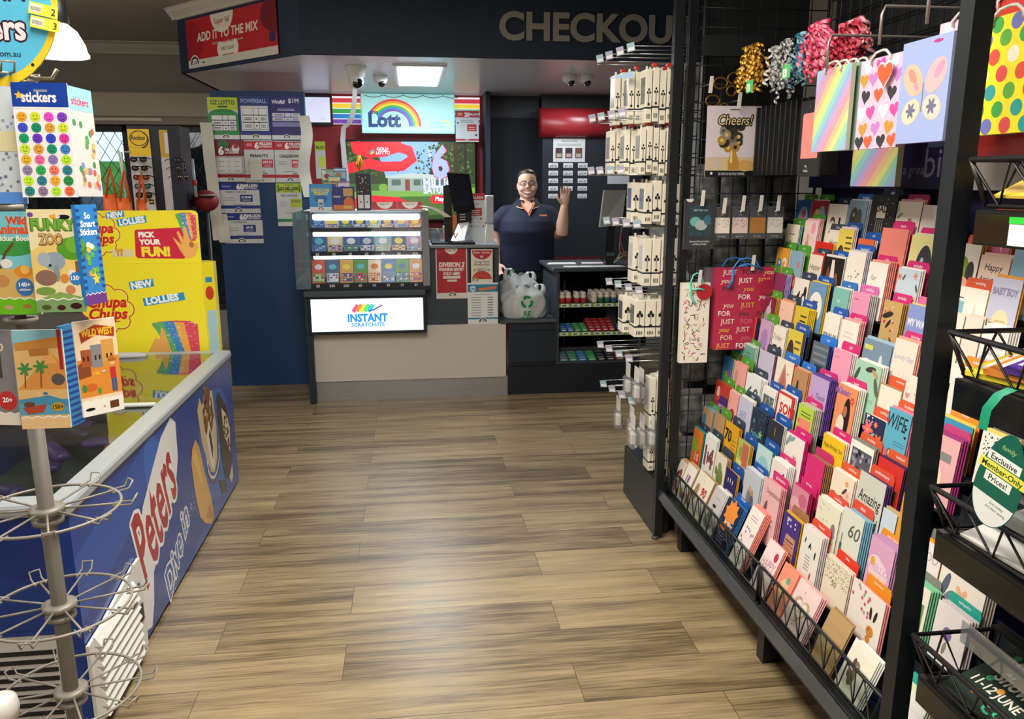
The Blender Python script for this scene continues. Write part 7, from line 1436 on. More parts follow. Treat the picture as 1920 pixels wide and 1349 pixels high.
mag('magazine', (1.11, 1.40, .545), LU, (.92, .06, .34), .21, .28, '#24322c', 'dark green show magazine reading 11-12 JUNE in the lowest basket', f_show)
mag('magazine', (1.115, 1.17, .56), LU, (.92, .06, .34), .21, .28, '#2a2230', 'dark purple magazine beside the show one in the lowest basket', lambda s: (s.rect(.1, .3, .9, .9, '#3a2a44'), s.text(.5, .1, .16, 'COME', '#3aa878', .03, maxw=.8)))
# slatted sloping shelves behind the two lower baskets
for k, (z, lab) in enumerate(((.745, 'black slatted sloping shelf above the lowest basket'), (1.04, 'grey clear sloping tray behind the third basket'))):
    b = MB(M('#121517', .35) if k == 0 else clear('#c8d0d4', .14, .25, .1))
    for i in range(5): b.box(1.16+.05*i, 1.185+.05*i, .62, 1.40, z-.10+.025*i, z-.094+.025*i)
    o = b.build('slatted_shelf'); tag(o, lab, 'shelf'); b = MB(clear('#d8e0e4', .18, .1, .06)); b.box(1.15, 1.153, .62, 1.41, z-.11, z-.06); b.build('clear_lip', o)
# green wobbler sign
b = MB(M('#0f8a68', .4)); pts = [(1.075, 1.272, 1.235), (1.058, 1.283, 1.222), (1.052, 1.300, 1.19), (1.050, 1.302, 1.15)]; b.smooth = True
for p in pts: b.v += [Vector((p[0], p[1]-.012, p[2])), Vector((p[0], p[1]+.012, p[2]))]
for i in range(3): b.face((2*i, 2*i+1, 2*i+3, 2*i+2))
lp = [(.5+.5*math.sin(t)*(.85+.15*math.cos(t)), .5-.5*math.cos(t)) for t in [2*PI*i/30 for i in range(30)]]
s = Sheet(.115, .19, '#0f5a48', .0015, .3, pts=lp); s.poly([(.5+.49*math.sin(t)*(.85+.15*math.cos(t)), .5-.49*math.cos(t)) for t in [-1.15+2.3*i/14 for i in range(15)]], '#d8dcdc'); s.text(.5, .82, .07, 'family', '#8ab070', .01, .2, maxw=.5)
s.rect(.16, .66, .80, .755, '#dfe4de'); s.text(.48, .675, .085, 'Exclusive', '#20302c', .02, maxw=.56); s.rect(.04, .55, .96, .65, '#d8d84a'); s.text(.5, .57, .085, 'Member-Only', '#20302c', .02, maxw=.84); s.rect(.22, .44, .74, .54, '#dfe4de'); s.text(.48, .46, .085, 'Prices!', '#20302c', .02, maxw=.46); s.text(.6, .24, .04, 'Join today', '#6a7a74', .01); s.text(.6, .19, .04, 'and start saving', '#6a7a74', .01, maxw=.4)
wob = sheet_at(s, 'wobbler_sign', (1.045, 1.325, .985), (.12, -.96, -.22), (.03, -.20, .97), 'green leaf shaped wobbler sign reading Exclusive Member-Only Prices!', 'sign')
m_inv = wob.matrix_world.inverted() if False else (frame((1.045, 1.325, .985), (.12, -.96, -.22), (.03, -.20, .97))).inverted()
b.v = [m_inv @ v for v in b.v]; b.build('strip', wob)
# ------------------------------------------------ greeting cards: one per pocket, spares behind it, divider tab behind those
CARDS = r"""
1~3.353~0.122~0.184~dark blue card with a snowy oval~#2a5a9a~1~#e0e0e0~#4a8a2a~kids~0~c:.55,.55,.36,.42,#8fb0d0;c:.5,.5,.2,.2,#d8a890;c:.6,.7,.14,.14,#c05a5a
1~3.224~0.129~0.185~crimson card with a gold figure~#9a2a3a~1~#d8d0d0~#4a8a2a~kids~0~c:.7,.55,.26,.45,#8aa8b8;c:.4,.45,.2,.5,#c89a5a;c:.42,.7,.16,.16,#d8b080
1~3.081~0.142~0.175~white card with a leopard print 21~#e8e4dc~1~#f0ece4~#26304a~21st~0~B:.34,.3,.42,#7a3a48,2;B:.68,.3,.42,#1c1c1c,1;d:14,.02,#e8e4dc,3,.2,.32,.5,.6
1~2.933~0.127~0.192~blue grey card with two dark hippos~#7a94a8~2~#d0d4d8~#2a5a9a~birthday~0~c:.35,.6,.22,.36,#3a3f38;c:.62,.62,.18,.3,#4a5048;c:.5,.2,.4,.25,#e0dc6a;c:.33,.72,.06,.06,#8a9a9a
1~2.787~0.162~0.215~black card reading DAD with stripes~#22242a~1~#2a2c32~#26304a~dad~0~r:.28,.62,.62,.82,#d8d4c4;B:.45,.66,.14,#22242a,DAD;r:.3,.28,.33,.6,#8a8a80;r:.38,.28,.41,.6,#8a8a80;r:.46,.28,.49,.6,#8a8a80;r:.54,.28,.57,.6,#8a8a80;c:.45,.16,.24,.18,#6a6e78;d:12,.012,#c8c8c8,5,.05,.5,.95,.98
1~2.621~0.136~0.195~tall cream floral card with pink roses~#efe6d8~2~#e8a8a8~#c8307a~mother~0~f:.12,.5,.12,#d86a8a,#e8c0a0;f:.6,.66,.1,#c85070,#e8d0a0;f:.85,.15,.14,#e05a70,#f0c0a0;L:.9,.5,.14,1.2,#5a8a6a;L:.82,.35,.14,1.9,#7a9a7a;L:.15,.75,.14,.6,#7a9a8a;L:.05,.85,.12,1.2,#9ab0a0
1~2.481~0.120~0.187~pale grey card with a folded edge~#dcd8d4~1~#d0ccd0~~~0~l:.2,.4,.8,.6,2,#b0aab0
1~2.178~0.120~0.170~pink card with two clinking glasses~#e07a98~1~#e8a0b0~#e0603a~toast~0~p:.15,.9,.4,.9,.3,.4,#f0e8e0;p:.6,.9,.85,.9,.72,.35,#f0e8e0;p:.4,.95,.62,.95,.52,.4,#c8384a;l:.3,.2,.7,.3,1,#c83a5a
2~3.355~0.120~0.186~cream card with a small blue rabbit~#ece2cc~2~#8ab4c4~#5aa83a~kids~0~c:.45,.35,.16,.28,#6a7a98;c:.45,.55,.1,.12,#8a9ab0;l:.25,.76,.75,.84,1,#8a8a80
2~3.197~0.114~0.209~pale pink card with a brown bunny~#f0d4d4~3~#f0b8c0~#5aa83a~girl~0~c:.36,.42,.14,.3,#c89a70;c:.36,.66,.09,.1,#d8aa80;c:.68,.85,.16,.16,#f0a0b0;d:8,.025,#d88a98,4,.5,.2,.95,.7
2~3.079~0.132~0.130~bright red card with yellow behind it~#d8281f~2~#f0c030~~~0~c:.4,.5,.04,.16,#f0e8e0;c:.62,.5,.04,.16,#f0e8e0;c:.4,.6,.02,.05,#f0c040;c:.62,.6,.02,.05,#f0c040
2~2.920~0.110~0.190~yellow card with a long eared dog~#e4cf58~2~#e8d8e8~#1f5ab0~birthday~0~c:.3,.3,.28,.5,#3a2a22;c:.32,.2,.1,.2,#f0ece0;c:.34,.52,.12,.14,#6a4a3a;l:.5,.5,.95,.92,4,#5a5030
2~2.777~0.105~0.162~orange card behind the husband tab~#e2683a~2~#f0ece8~#1f5ab0~dad~0~l:.2,.4,.8,.6,2,#f0b090
2~2.637~0.152~0.209~plain coral pink envelope standing tall~#f08a80~1~#f4b0a0~#d8307a~mum~0~r:.02,.02,.03,.98,#e07a70
2~2.464~0.120~0.195~lemon card with a grey hound~#ece6a0~1~#e8e0c0~#d8307a~~0~c:.7,.4,.36,.6,#3a3a44;c:.6,.5,.1,.2,#6a7a88;c:.62,.6,.06,.06,#c0c8d0
2~2.231~0.101~0.186~white card with a green potted plant~#f2eee6~2~#a08048~#e0603a~engagement~0~c:.4,.6,.2,.26,#8aa03a;c:.7,.55,.18,.24,#3a3a3a;c:.45,.3,.3,.24,#f0b098;l:.2,.1,.8,.2,2,#a0988a
2~2.126~0.120~0.159~blush card in script Happy Anniversary~#f3d8c8~2~#f0d0c0~~~0~t:.5,.68,.15,#3a3030,Happy;t:.5,.46,.15,#3a3030,Anniversary;h:.8,.18,.12,#d83a3a
2~2.002~0.120~0.186~sky blue card with a white swaddle~#8ab8d0~1~#a8c8d8~~~0~c:.6,.3,.3,.3,#f4f0e8;c:.7,.3,.14,.14,#e8b860
2~3.036~0.112~0.179~cream card in script Happy 21st~#efe8da~1~#e8e4da~#3a4a5a~21st~2~t:.5,.6,.16,#6a6a60,Happy;t:.5,.42,.16,#6a6a60,21st
3~3.346~0.118~0.190~orange card with a blue dinosaur and a 2~#e8a63a~1~#f0f0ec~#5aa83a~kids~0~c:.3,.3,.24,.4,#2f6fb0;c:.3,.6,.18,.2,#3a80c0;c:.3,.66,.06,.06,#f0f0f0;B:.74,.4,.4,#f4ecd8,2
3~3.215~0.111~0.187~grey blue rounded card with a red car~#8fb4cc~1~#e0d8d8~#5aa83a~boy~0~c:.35,.3,.3,.3,#d83a30;c:.5,.3,.12,.12,#e8b060;c:.7,.7,.1,.1,#d87a8a
3~3.053~0.106~0.185~cream card in script Happy 30th~#eee2d0~1~#c83a3a~#34465a~30th~0~t:.5,.62,.15,#6a665c,Happy;t:.5,.44,.15,#6a665c,30th;l:.3,.2,.7,.3,1,#8a8478
3~2.939~0.146~0.187~black card with a white faced hound~#231d1c~2~#e8e4de~#1f5ab0~birthday~0~p:.42,.95,.55,.95,.7,.3,.55,.1,.4,.25,#e8e0d8;c:.3,.5,.1,.4,#7a4a30;c:.72,.4,.12,.4,#8a5a3a;c:.52,.28,.06,.08,#1a1414
3~2.774~0.119~0.222~tall white card with a scribbled bouquet~#f0ece2~3~#c8c4d8~#2a62b8~husband~0~d:26,.03,#6a6a60|#c8a08a|#8a8a80,6,.2,.15,.8,.7;l:.2,.12,.7,.22,2,#b07a5a
3~2.628~0.115~0.196~white card below the wife tab~#f2efe8~4~#e89a90~#d8307a~wife~0~t:.35,.62,.12,#8a8a84,for;l:.2,.4,.7,.55,2,#c8c4bc
3~2.455~0.120~0.192~pale blue card bordered with blossom~#c6d6e4~2~#f4eee4~#d8307a~birthday~0~r:.22,.05,.78,.55,#f0e6b8;f:.1,.85,.1,#e08a7a,#6a5a5a;f:.8,.9,.1,#e0a090,#5a4a4a;f:.9,.5,.1,#e8a8a0,#6a4a4a;L:.3,.85,.1,1,#3a4a5a;L:.92,.7,.12,2,#4a4a5a;l:.3,.2,.7,.45,3,#c8b888
3~2.172~0.147~0.171~white card with two hanging blue frames~#f2eee4~1~#f0e0b0~#e0603a~wedding~0~r:.1,.3,.38,.75,#8abccc;p:.5,.1,.85,.3,.7,.75,#dcdcd4;r:.05,.1,.45,.16,#e8d890;l:.12,.8,.36,.85,1,#333
3~2.021~0.112~0.213~lavender card reading BABY BOY~#c4c6e0~1~#e8a040~~~0~l:.3,.86,.7,.9,1,#8a8aa8;B:.5,.72,.11,#8a88a8,BABY BOY;c:.5,.4,.3,.26,#e8dcb4;c:.66,.25,.2,.2,#e8dcb4;l:.3,.3,.7,.5,3,#c8b888
4~3.386~0.104~0.189~bright blue card with a red figure~#2f78b8~1~#e8e8e8~#5aa83a~kids~0~c:.5,.25,.3,.25,#c8303a;c:.5,.5,.2,.2,#e05a50;c:.7,.3,.08,.1,#f0e8e0
4~3.271~0.106~0.192~plain maroon card with a lilac fan of spares~#8a3a62~4~#b8a0d8~#5aa83a~age~0~r:.03,.02,.06,.98,#7a3056
4~3.084~0.120~0.191~white card with a slim black 40~#ece8de~1~#d89a5a~#34465a~40th~0~t:.5,.28,.5,#1c1c1c,40;c:.82,.75,.1,.14,#22242c
4~2.955~0.130~0.191~blue card with a white speech circle~#6a9ac8~2~#e8c030~#1f5ab0~birthday~0~c:.48,.5,.4,.42,#f2eee6;l:.3,.52,.66,.68,2,#4a4a4a;c:.5,.28,.24,.12,#e0a060
4~2.777~0.111~0.191~teal card with a red sofa~#7fc0b8~2~#e8e4dc~#3a7ac8~son~0~r:.1,.28,.5,.5,#c83a44;r:.5,.3,.85,.55,#3a4a58;r:.0,.0,1,.28,#f0f0ee;c:.4,.75,.1,.05,#a8d8d0
4~2.646~0.111~0.194~pink card with striped grey spares~#e89ac0~4~#c8c4c8~#e070b8~wedding~0~l:.1,.85,.4,.92,1,#c06a98;l:.3,.2,.7,.5,3,#d888b0
4~2.452~0.104~0.191~kraft card with a dark blossom branch~#c8a468~3~#b08a4a~#d8307a~birthday~0~d:16,.05,#b83a58|#e0c0a0|#6a8a4a,7,.1,.2,.95,.95;L:.3,.75,.3,.3,#2a2a20;L:.4,.6,.2,.9,#2a2a20;L:.7,.3,.2,2.2,#4a5a3a
4~2.320~0.120~0.197~lilac blue card with a sunset cloud~#8a9ad8~1~#e8d070~#e070a8~~0~B:.5,.6,.14,#e8ecf8,MY WAY;c:.5,.2,.4,.2,#e8b0a0
4~2.179~0.120~0.199~blank ivory card beside the black post~#efe8dc~1~#e8dcc8~~~0~l:.3,.6,.7,.64,1,#d8ccb8
4~2.055~0.070~0.203~second blank ivory card beyond the black post~#e8dfd2~2~#dcd0c0~~~0~l:.3,.7,.7,.78,2,#c8bcae
4~1.981~0.100~0.187~white card with a grey floral drawing~#ecebe8~4~#f4f2ee~~~0~c:.2,.35,.2,.3,#a8b4d0;l:.3,.3,.9,.8,5,#c8c8cc
5~3.386~0.108~0.194~dark green card with an orange egg~#4a5a4a~1~#d89aa0~#5aa83a~kids~0~c:.5,.5,.4,.4,#e87a2a;r:.0,.0,1,.2,#5aa83a
5~3.274~0.115~0.197~maroon card with a silver unicorn~#7a2a4a~4~#d8a040~#5aa83a~girl~0~c:.5,.45,.3,.4,#a898a0;c:.55,.7,.2,.14,#c8bcc0;L:.6,.85,.16,1.4,#d8d0d0
5~3.116~0.120~0.199~peach card with a tiny party hat~#f0c8b4~1~#d89a70~#34465a~40th~0~p:.4,.4,.6,.4,.5,.6,#e8e0d8;t:.5,.2,.16,#5a5a5a,40;h:.2,.8,.06,#d88a8a
5~2.983~0.113~0.196~mustard card with a blue monkey~#d8c23a~4~#f0d428~#1f5ab0~birthday~0~c:.3,.35,.22,.26,#2f6a88;c:.3,.4,.1,.1,#8ac0d0;l:.4,.6,.9,.9,3,#3a3a20;l:.45,.3,.9,.5,2,#e8d860
5~2.751~0.107~0.203~white card reading SON-IN-LAW~#f0ece4~1~#e8e4dc~#2a62c0~son~0~B:.5,.5,.12,#2c2c2c,SON-IN-LAW;l:.3,.38,.7,.44,1,#8a8a8a
5~2.634~0.115~0.199~white card with a faint grey drawing~#f0ede4~3~#e8a8b0~#d8307a~daughter~0~l:.2,.7,.8,.85,2,#d8d4cc;c:.25,.3,.12,.2,#c8c4c0;c:.7,.3,.06,.14,#d0ccc8
5~2.476~0.161~0.163~slate blue card with a white elephant~#7a94ac~2~#a8c8dc~~~0~r:.05,.78,.35,.88,#d8d86a;c:.2,.5,.12,.14,#d8e4ec;c:.7,.35,.22,.2,#d0dce8;c:.68,.6,.06,.2,#d0dce8;c:.45,.25,.14,.14,#4a5258
5~2.308~0.116~0.194~cream card with a pale verse~#f0e4d8~2~#e8a898~#d8307a~birthday~0~t:.5,.62,.1,#b0b0d0,Lovely Day;d:12,.02,#d8b0a0,5,.1,.1,.9,.5
5~2.025~0.136~0.175~white card with small black sprigs~#f0ece4~1~#e8e4dc~#e8963a~celebration~0~d:24,.03,#3a3a44|#8ab0d0,8,.1,.1,.9,.9
6~3.382~0.140~0.207~orange red card with a purple 5~#d8522a~2~#2a3a6a~#5aa83a~kids~0~B:.28,.4,.4,#5a2a78,5;c:.66,.4,.2,.36,#e8a030;c:.7,.8,.08,.12,#f0d040;c:.24,.2,.16,.14,#5a2a78
6~3.204~0.110~0.210~lilac card with a curly unicorn mane~#c8a8d0~1~#f0e0e0~#5aa83a~girl~0~c:.45,.25,.36,.3,#f4ece8;c:.5,.6,.3,.3,#a888c0;c:.65,.4,.05,.08,#3a3a3a
6~3.078~0.114~0.202~white card with a bold black 50~#efece2~2~#dcd8cc~#34465a~50th~0~t:.4,.68,.14,#8a8a80,Today;B:.5,.24,.4,#1c1c1c,50
6~2.949~0.120~0.214~yellow card with a brown dog~#dcc84c~2~#7a6a7a~#1f5ab0~birthday~0~c:.3,.4,.28,.55,#3a2a20;c:.32,.35,.08,.2,#f0ece0;l:.55,.3,.95,.9,5,#6a6030
6~2.749~0.118~0.204~charcoal plaid card with a navy label~#5a6876~2~#2a3f98~#2f80e0~boy~0~l:.0,.05,1,1,8,#7a8a98;r:.3,.1,.8,.6,#26344a;B:.55,.3,.09,#c0c8d0,BOY
6~2.601~0.121~0.208~bubblegum pink card with faint hearts~#f0a0c0~3~#f4e8ec~#d8307a~girl~0~l:.1,.85,.4,.9,1,#d87aa0;d:14,.02,#e0709a,9,.1,.05,.9,.3;h:.6,.5,.05,#e890b0
6~2.451~0.149~0.200~mint card with leaf corners~#a8d4bc~3~#f0f0ea~~~0~L:.1,.75,.2,1.1,#3a5a48;L:.6,.9,.2,.2,#3a3a3a;L:.9,.65,.22,2,#5a6a58;L:.8,.85,.16,2.6,#c89a6a;t:.5,.3,.12,#8ab8a0,thank you
6~2.298~0.119~0.156~cream card edged in dark gold~#efe9da~1~#e8d8a0~#e0603a~wedding~0~r:.0,.0,.03,1,#a88a4a;r:.97,0,1,1,#a88a4a;r:0,.97,1,1,#a88a4a;c:.5,.5,.02,.02,#8a8a8a
6~2.175~0.120~0.213~cream card with pink hearts and flowers~#f2e4da~1~#c8a878~~~0~h:.15,.7,.1,#e08a90;f:.55,.75,.14,#e8a0a0,#f0d0a0;t:.5,.35,.14,#6a6a6a,hey
6~2.003~0.144~0.137~teal blue card with a white cloud~#3f98c0~1~#f0d060~#e8963a~belated~0~c:.6,.6,.12,.08,#f0f4f8;d:16,.015,#d8e8f0,3,.1,.2,.9,.9
6~1.826~0.114~0.146~white card with a red berry and black dots~#f4f0ea~2~#f0d878~#8a8a84~thank you~0~d:36,.02,#1c1c20,5,.1,.6,.7,.98;c:.7,.5,.26,.2,#d83a50;L:.7,.3,.2,1.8,#3a3a3a
7~3.386~0.083~0.199~royal blue card with a green bird~#3f68b0~1~#e8d84a~#5aa83a~kids~0~c:.5,.4,.24,.3,#5aa84a;c:.6,.55,.08,.1,#f0f0f0
7~3.299~0.140~0.191~teal card with two round faces~#6fae9a~3~#c8e0d4~#5aa83a~kids~0~c:.2,.55,.2,.24,#a8304a;c:.2,.5,.1,.12,#f0b098;c:.65,.35,.18,.2,#5a3a28;c:.65,.3,.1,.1,#f0c0a8;l:.4,.75,.9,.9,2,#4a8a78
7~3.106~0.140~0.202~lilac grey card with tiny pink dots~#c8c4dc~2~#8a5a70~#34465a~60th~0~d:18,.014,#d888a8|#a8a4c0,3,.08,.1,.92,.95
7~2.943~0.141~0.205~white card with a ruffled ballerina skirt~#f2e8da~2~#e0482a~#2a7ad8~daughter~0~p:.5,.95,.9,.3,.1,.3,#c88a78;p:.5,.85,.75,.4,.3,.4,#b87060;c:.75,.75,.03,.03,#333
7~2.795~0.110~0.196~kraft card with a dark peacock~#bc8e62~2~#e8a87a~#2a7ad8~dad~0~c:.45,.35,.2,.36,#5a6a70;c:.36,.65,.08,.18,#26343c;L:.7,.3,.3,1.9,#b84a3a;L:.6,.25,.3,1.7,#d88a6a
7~2.664~0.127~0.200~lilac card with a pink star flower~#c0a4dc~4~#6a4aa0~#d8307a~teacher~0~s:.2,.55,.2,#e85a90;t:.65,.55,.12,#6a5a88,Thank;t:.6,.42,.1,#6a5a88,you;c:.4,.15,.1,.1,#5a8a5a
7~2.480~0.121~0.214~peach card with a long haired woman~#ec9468~4~#f0ece2~#d8307a~mum~0~c:.62,.45,.2,.5,#1f1418;c:.55,.6,.1,.12,#b8745a;c:.4,.35,.2,.24,#f0e0d0;f:.8,.8,.12,#d8483a,#f0c060;f:.15,.9,.12,#a86ab8,#f0c060;f:.85,.08,.14,#8a5aa0,#e8a060;B:.3,.78,.1,#a06ab0,MUMMY
7~2.300~0.112~0.160~navy card crowded with coral flowers~#262e58~3~#f2eee4~#e0603a~wedding~0~f:.24,.7,.26,#f0707a,#f0a050;f:.8,.55,.22,#e8703a,#f0c070;f:.45,.36,.2,#e8684a,#f0b060;f:.72,.2,.2,#f08a4a,#d84a3a;L:.5,.62,.16,.6,#8ab0a0;L:.62,.35,.16,1.8,#7aa890;d:8,.03,#f4f0ea,4,.02,.86,.5,.98;f:.6,.85,.1,#e87a6a,#f0c060
7~2.184~0.114~0.214~blue card reading WIFE with black hearts~#5fb0cc~2~#e88aa8~#e0603a~husband~0~t:.45,.66,.26,#26303a,WIFE;h:.84,.78,.07,#26303a;h:.88,.66,.06,#26303a;c:.35,.22,.2,.28,#7a6a5a;c:.14,.22,.14,.24,#e0708a;c:.34,.36,.05,.05,#f0e0a0;l:.4,.5,.95,.58,2,#3f88a8;h:.05,.8,.08,#a83a5a
7~1.969~0.114~0.203~pink card with a round cake~#e8b4b8~3~#a83a80~#c84a80~~0~c:.3,.35,.3,.34,#f0e0c0;r:.4,.66,.8,.78,#8a8a88;c:.3,.35,.14,.16,#e8a040
8~3.386~0.104~0.222~blue card with a green frog and a 6~#3a7ab0~2~#d8d8b0~#5aa83a~kids~0~c:.42,.3,.3,.32,#8ac83a;c:.34,.6,.1,.1,#a8d84a;c:.5,.64,.1,.1,#a8d84a;c:.34,.62,.04,.04,#1c1c1c;c:.5,.66,.04,.04,#1c1c1c;t:.8,.45,.36,#c84a90,6
8~3.257~0.124~0.221~pink card with a ribbon loop~#f0aaa4~1~#e89a98~#5aa83a~girl~0~t:.6,.2,.4,#b83a58,2;c:.2,.7,.12,.2,#c89a88
8~3.126~0.144~0.204~white card with a looping grey 60~#e8eeee~4~#f4f4f0~#34465a~60th~0~t:.48,.3,.5,#4a5a58,60
8~2.958~0.112~0.186~white card with a family photograph~#f0efea~1~#f0ece4~#1f5ab0~birthday~0~r:.08,.42,.92,.84,#5a6a78;d:16,.07,#8a9aa8|#3a4450|#a89888,6,.14,.46,.86,.8
8~2.830~0.132~0.202~red rounded card reading SON~#d8302a~2~#f0ece8~#1f5ab0~son~0~r:.06,.05,.86,.95,#f2efe8;B:.62,.55,.24,#d8242a,SON;c:.24,.24,.2,.24,#3f9aa8;c:.24,.44,.1,.12,#58b0b8;l:.5,.4,.8,.46,1,#8a8a8a
8~2.664~0.115~0.197~lime card with a coral heart and labels~#b8d44a~4~#c8c8b8~#d8307a~mother~0~h:.2,.68,.12,#e8604a;r:.2,.55,.9,.75,#f08a78;r:.25,.38,.7,.5,#7a4a90;c:.35,.22,.12,.12,#e86a4a;r:.65,.2,.9,.34,#d84a3a;l:.2,.8,.9,.92,2,#5a6a30
8~2.465~0.140~0.146~sunny yellow card with three party chicks~#f0c422~2~#f4ece0~#d8307a~birthday~0~t:.5,.66,.13,#4a3a10,Happy Birthday You!;c:.25,.3,.2,.24,#e8a820;c:.55,.42,.18,.2,#e8a820;c:.75,.15,.2,.2,#e8a820;c:.25,.32,.03,.03,#3a2a10;c:.55,.45,.03,.03,#3a2a10;c:.7,.2,.03,.03,#3a2a10
8~2.300~0.131~0.179~white card with a black and white photo~#f2f0ea~2~#8a8a80~#e0603a~wedding~0~r:.1,.38,.95,.88,#5a5a6a;d:22,.06,#2a2a34|#8a8a98|#a8a8b4,4,.15,.42,.9,.84
8~2.143~0.128~0.174~red card with a gold crown~#d0302c~2~#4a2a5a~#e0603a~husband~0~p:.1,.4,.9,.4,.95,.62,.75,.54,.65,.68,.5,.55,.35,.68,.25,.54,.05,.62,#8a5a24
9~3.361~0.154~0.216~red and purple card with an 8~#c03a30~1~#d84a30~#5aa83a~kids~0~r:.3,.05,1,.75,#4a2a7a;c:.25,.75,.2,.2,#d84a3a;B:.25,.64,.24,#f4ece0,8;t:.66,.42,.18,#e8a0e0,wow;c:.5,.2,.1,.14,#e87a3a
9~3.203~0.101~0.209~pink card with a red ribbon 9~#f4aaa8~1~#f0c8c0~#5aa83a~girl~0~t:.5,.16,.55,#a82a3a,9;c:.2,.8,.08,.1,#d8b060
9~3.096~0.134~0.214~lilac card with a faint 80~#c8c8e4~2~#f0eee8~#34465a~80th~0~t:.4,.5,.24,#9a9ac0,80;l:.2,.2,.7,.4,3,#b0b0d0
9~2.959~0.131~0.201~navy card with green stars~#26344e~2~#3a4862~#1f5ab0~dad~0~s:.74,.55,.16,#7ac07a;s:.2,.75,.1,#4a90a8;t:.42,.4,.14,#5ab0c8,Father;t:.42,.24,.14,#5ab0c8,day;d:16,.014,#8ab8c8,5,.05,.5,.95,.98
9~2.810~0.123~0.201~navy card with an orange egg shape~#2c3242~2~#e8e4e0~#1f5ab0~husband~0~c:.5,.24,.4,.4,#e0683a;l:.3,.2,.7,.3,2,#c85030;c:.5,.8,.03,.12,#a87a4a
9~2.660~0.140~0.195~white floral card backed in magenta~#f0e8e6~2~#d82a88~#d8307a~sister~0~f:.6,.55,.14,#d87a98,#8a5a6a;L:.15,.85,.2,1,#7a9aa8;L:.3,.9,.2,.4,#8aa8b0;f:.2,.2,.14,#e8a8b8,#a86a80;l:.5,.34,.8,.4,1,#8a6a78
9~2.493~0.121~0.169~plain magenta card with kraft spares~#d82c78~4~#a8805a~#c83a70~~0~r:.02,.02,.05,.98,#c8246c
9~2.321~0.130~0.177~cream card with a large gold heart~#f0e0cc~2~#f4ece0~#e0603a~wedding~0~h:.36,.4,.4,#8a5e30;t:.36,.4,.14,#f0e0c0,happy;t:.36,.22,.1,#e8b060,birthday;f:.8,.65,.16,#f0c0b0,#c89a80;L:.65,.7,.14,.8,#4a3a3a;f:.7,.85,.08,#e8905a,#f0d0a0
9~2.173~0.137~0.223~grey card in script Amazing Husband~#cdd0c6~3~#5a3a78~#e0503a~anniversary~0~t:.5,.55,.2,#2a2a2a,Amazing;t:.5,.26,.2,#2a2a2a,Husband
9~2.032~0.070~0.160~pale blue card with a pink GIRL roundel~#c8d8e8~2~#c8b088~~~0~c:.6,.25,.4,.36,#d88a88;c:.6,.25,.32,.28,#e8b0a8;B:.6,.16,.2,#e86a78,GIRL
9~1.958~0.105~0.235~amber card with a yellow figure~#e0a030~2~#8a3a5a~~~0~c:.6,.6,.3,.4,#e8d89a;c:.5,.7,.06,.06,#5a5a3a
9~1.849~0.091~0.152~white card with pale lettering beside amber spares~#efe8ea~1~#e8a020~#8a8a84~thank you~0~t:.5,.6,.2,#b8b0b8,YOU
9~1.754~0.165~0.125~white card with slate leaves and a peach flower~#f0eae2~4~#c8c0b4~#28a898~sympathy~0~L:.16,.6,.22,1.3,#5a6478;L:.24,.35,.2,1.0,#7a8494;f:.52,.5,.2,#f0b898,#c86a50;L:.85,.3,.2,.6,#6a7488;L:.75,.2,.2,1.2,#8a94a0
10~3.386~0.120~0.190~tan card with a round blue badge~#b8986a~4~#88a4c4~#5aa83a~kids~0~c:.2,.7,.18,.2,#3a78b0;c:.6,.35,.24,.2,#e0b030
10~3.250~0.116~0.205~kraft card with a cut out rainbow arch~#b8946a~2~#a87a50~#5aa83a~boy~0~a:.5,.3,.4,#d86a5a;a:.5,.3,.33,#e8a84a;a:.5,.3,.26,#6aa870;a:.5,.3,.19,#6a88b8;a:.5,.3,.12,#b8946a
10~3.127~0.143~0.202~mustard card with a bold black 70~#e2a820~2~#d89a28~#34465a~70th~0~B:.3,.55,.3,#1c1c1c,70;l:.55,.5,.9,.75,3,#a87818
10~2.980~0.120~0.172~patchwork card of coloured photos~#b8c060~2~#e0a830~#1f5ab0~dad~0~r:.4,.4,.9,.95,#c86a5a;r:.05,.1,.5,.5,#d8d87a;r:.5,.05,.95,.4,#e8dcc8;c:.3,.7,.16,.16,#88a848
10~2.807~0.128~0.206~pale blue watercolour card~#c0e0e0~2~#1f8a88~#1f5ab0~birthday~0~c:.5,.6,.4,.3,#98ccd4;t:.45,.5,.14,#7aa8b0,Sympathy;c:.6,.25,.3,.2,#b0d4d8
10~2.675~0.123~0.192~blush white card with a grey sprig~#eee4e2~4~#f4f4f0~#d8307a~niece~0~L:.3,.7,.16,2.2,#c83a4a;L:.75,.7,.26,1.2,#5a5a5a;L:.85,.45,.26,1.6,#7a7a7a;l:.2,.3,.6,.4,1,#c8b8b8
10~2.499~0.117~0.161~pink photo card of blurred blossom~#d88aa0~2~#c8306a~#d8307a~birthday~0~c:.3,.6,.3,.2,#e8b0c0;c:.7,.75,.24,.2,#c86a88;c:.6,.4,.3,.14,#e0c0cc;r:0,.0,1,.26,#d8307a
10~2.326~0.141~0.183~pale sage card in script Wedding~#e8e6d0~3~#f4ece4~#e0503a~wedding~0~t:.5,.34,.22,#8a9a6a,Wedding;d:10,.02,#a8b088,4,.1,.6,.6,.95;c:.8,.55,.1,.2,#8a7a8a
10~2.176~0.116~0.210~pale green card with a bottle and 60~#dce2d6~4~#8ac4e0~#e0503a~60th~0~r:.08,.05,.2,.45,#3a6a58;r:.12,.45,.16,.6,#3a6a58;t:.66,.55,.26,#5a6058,60
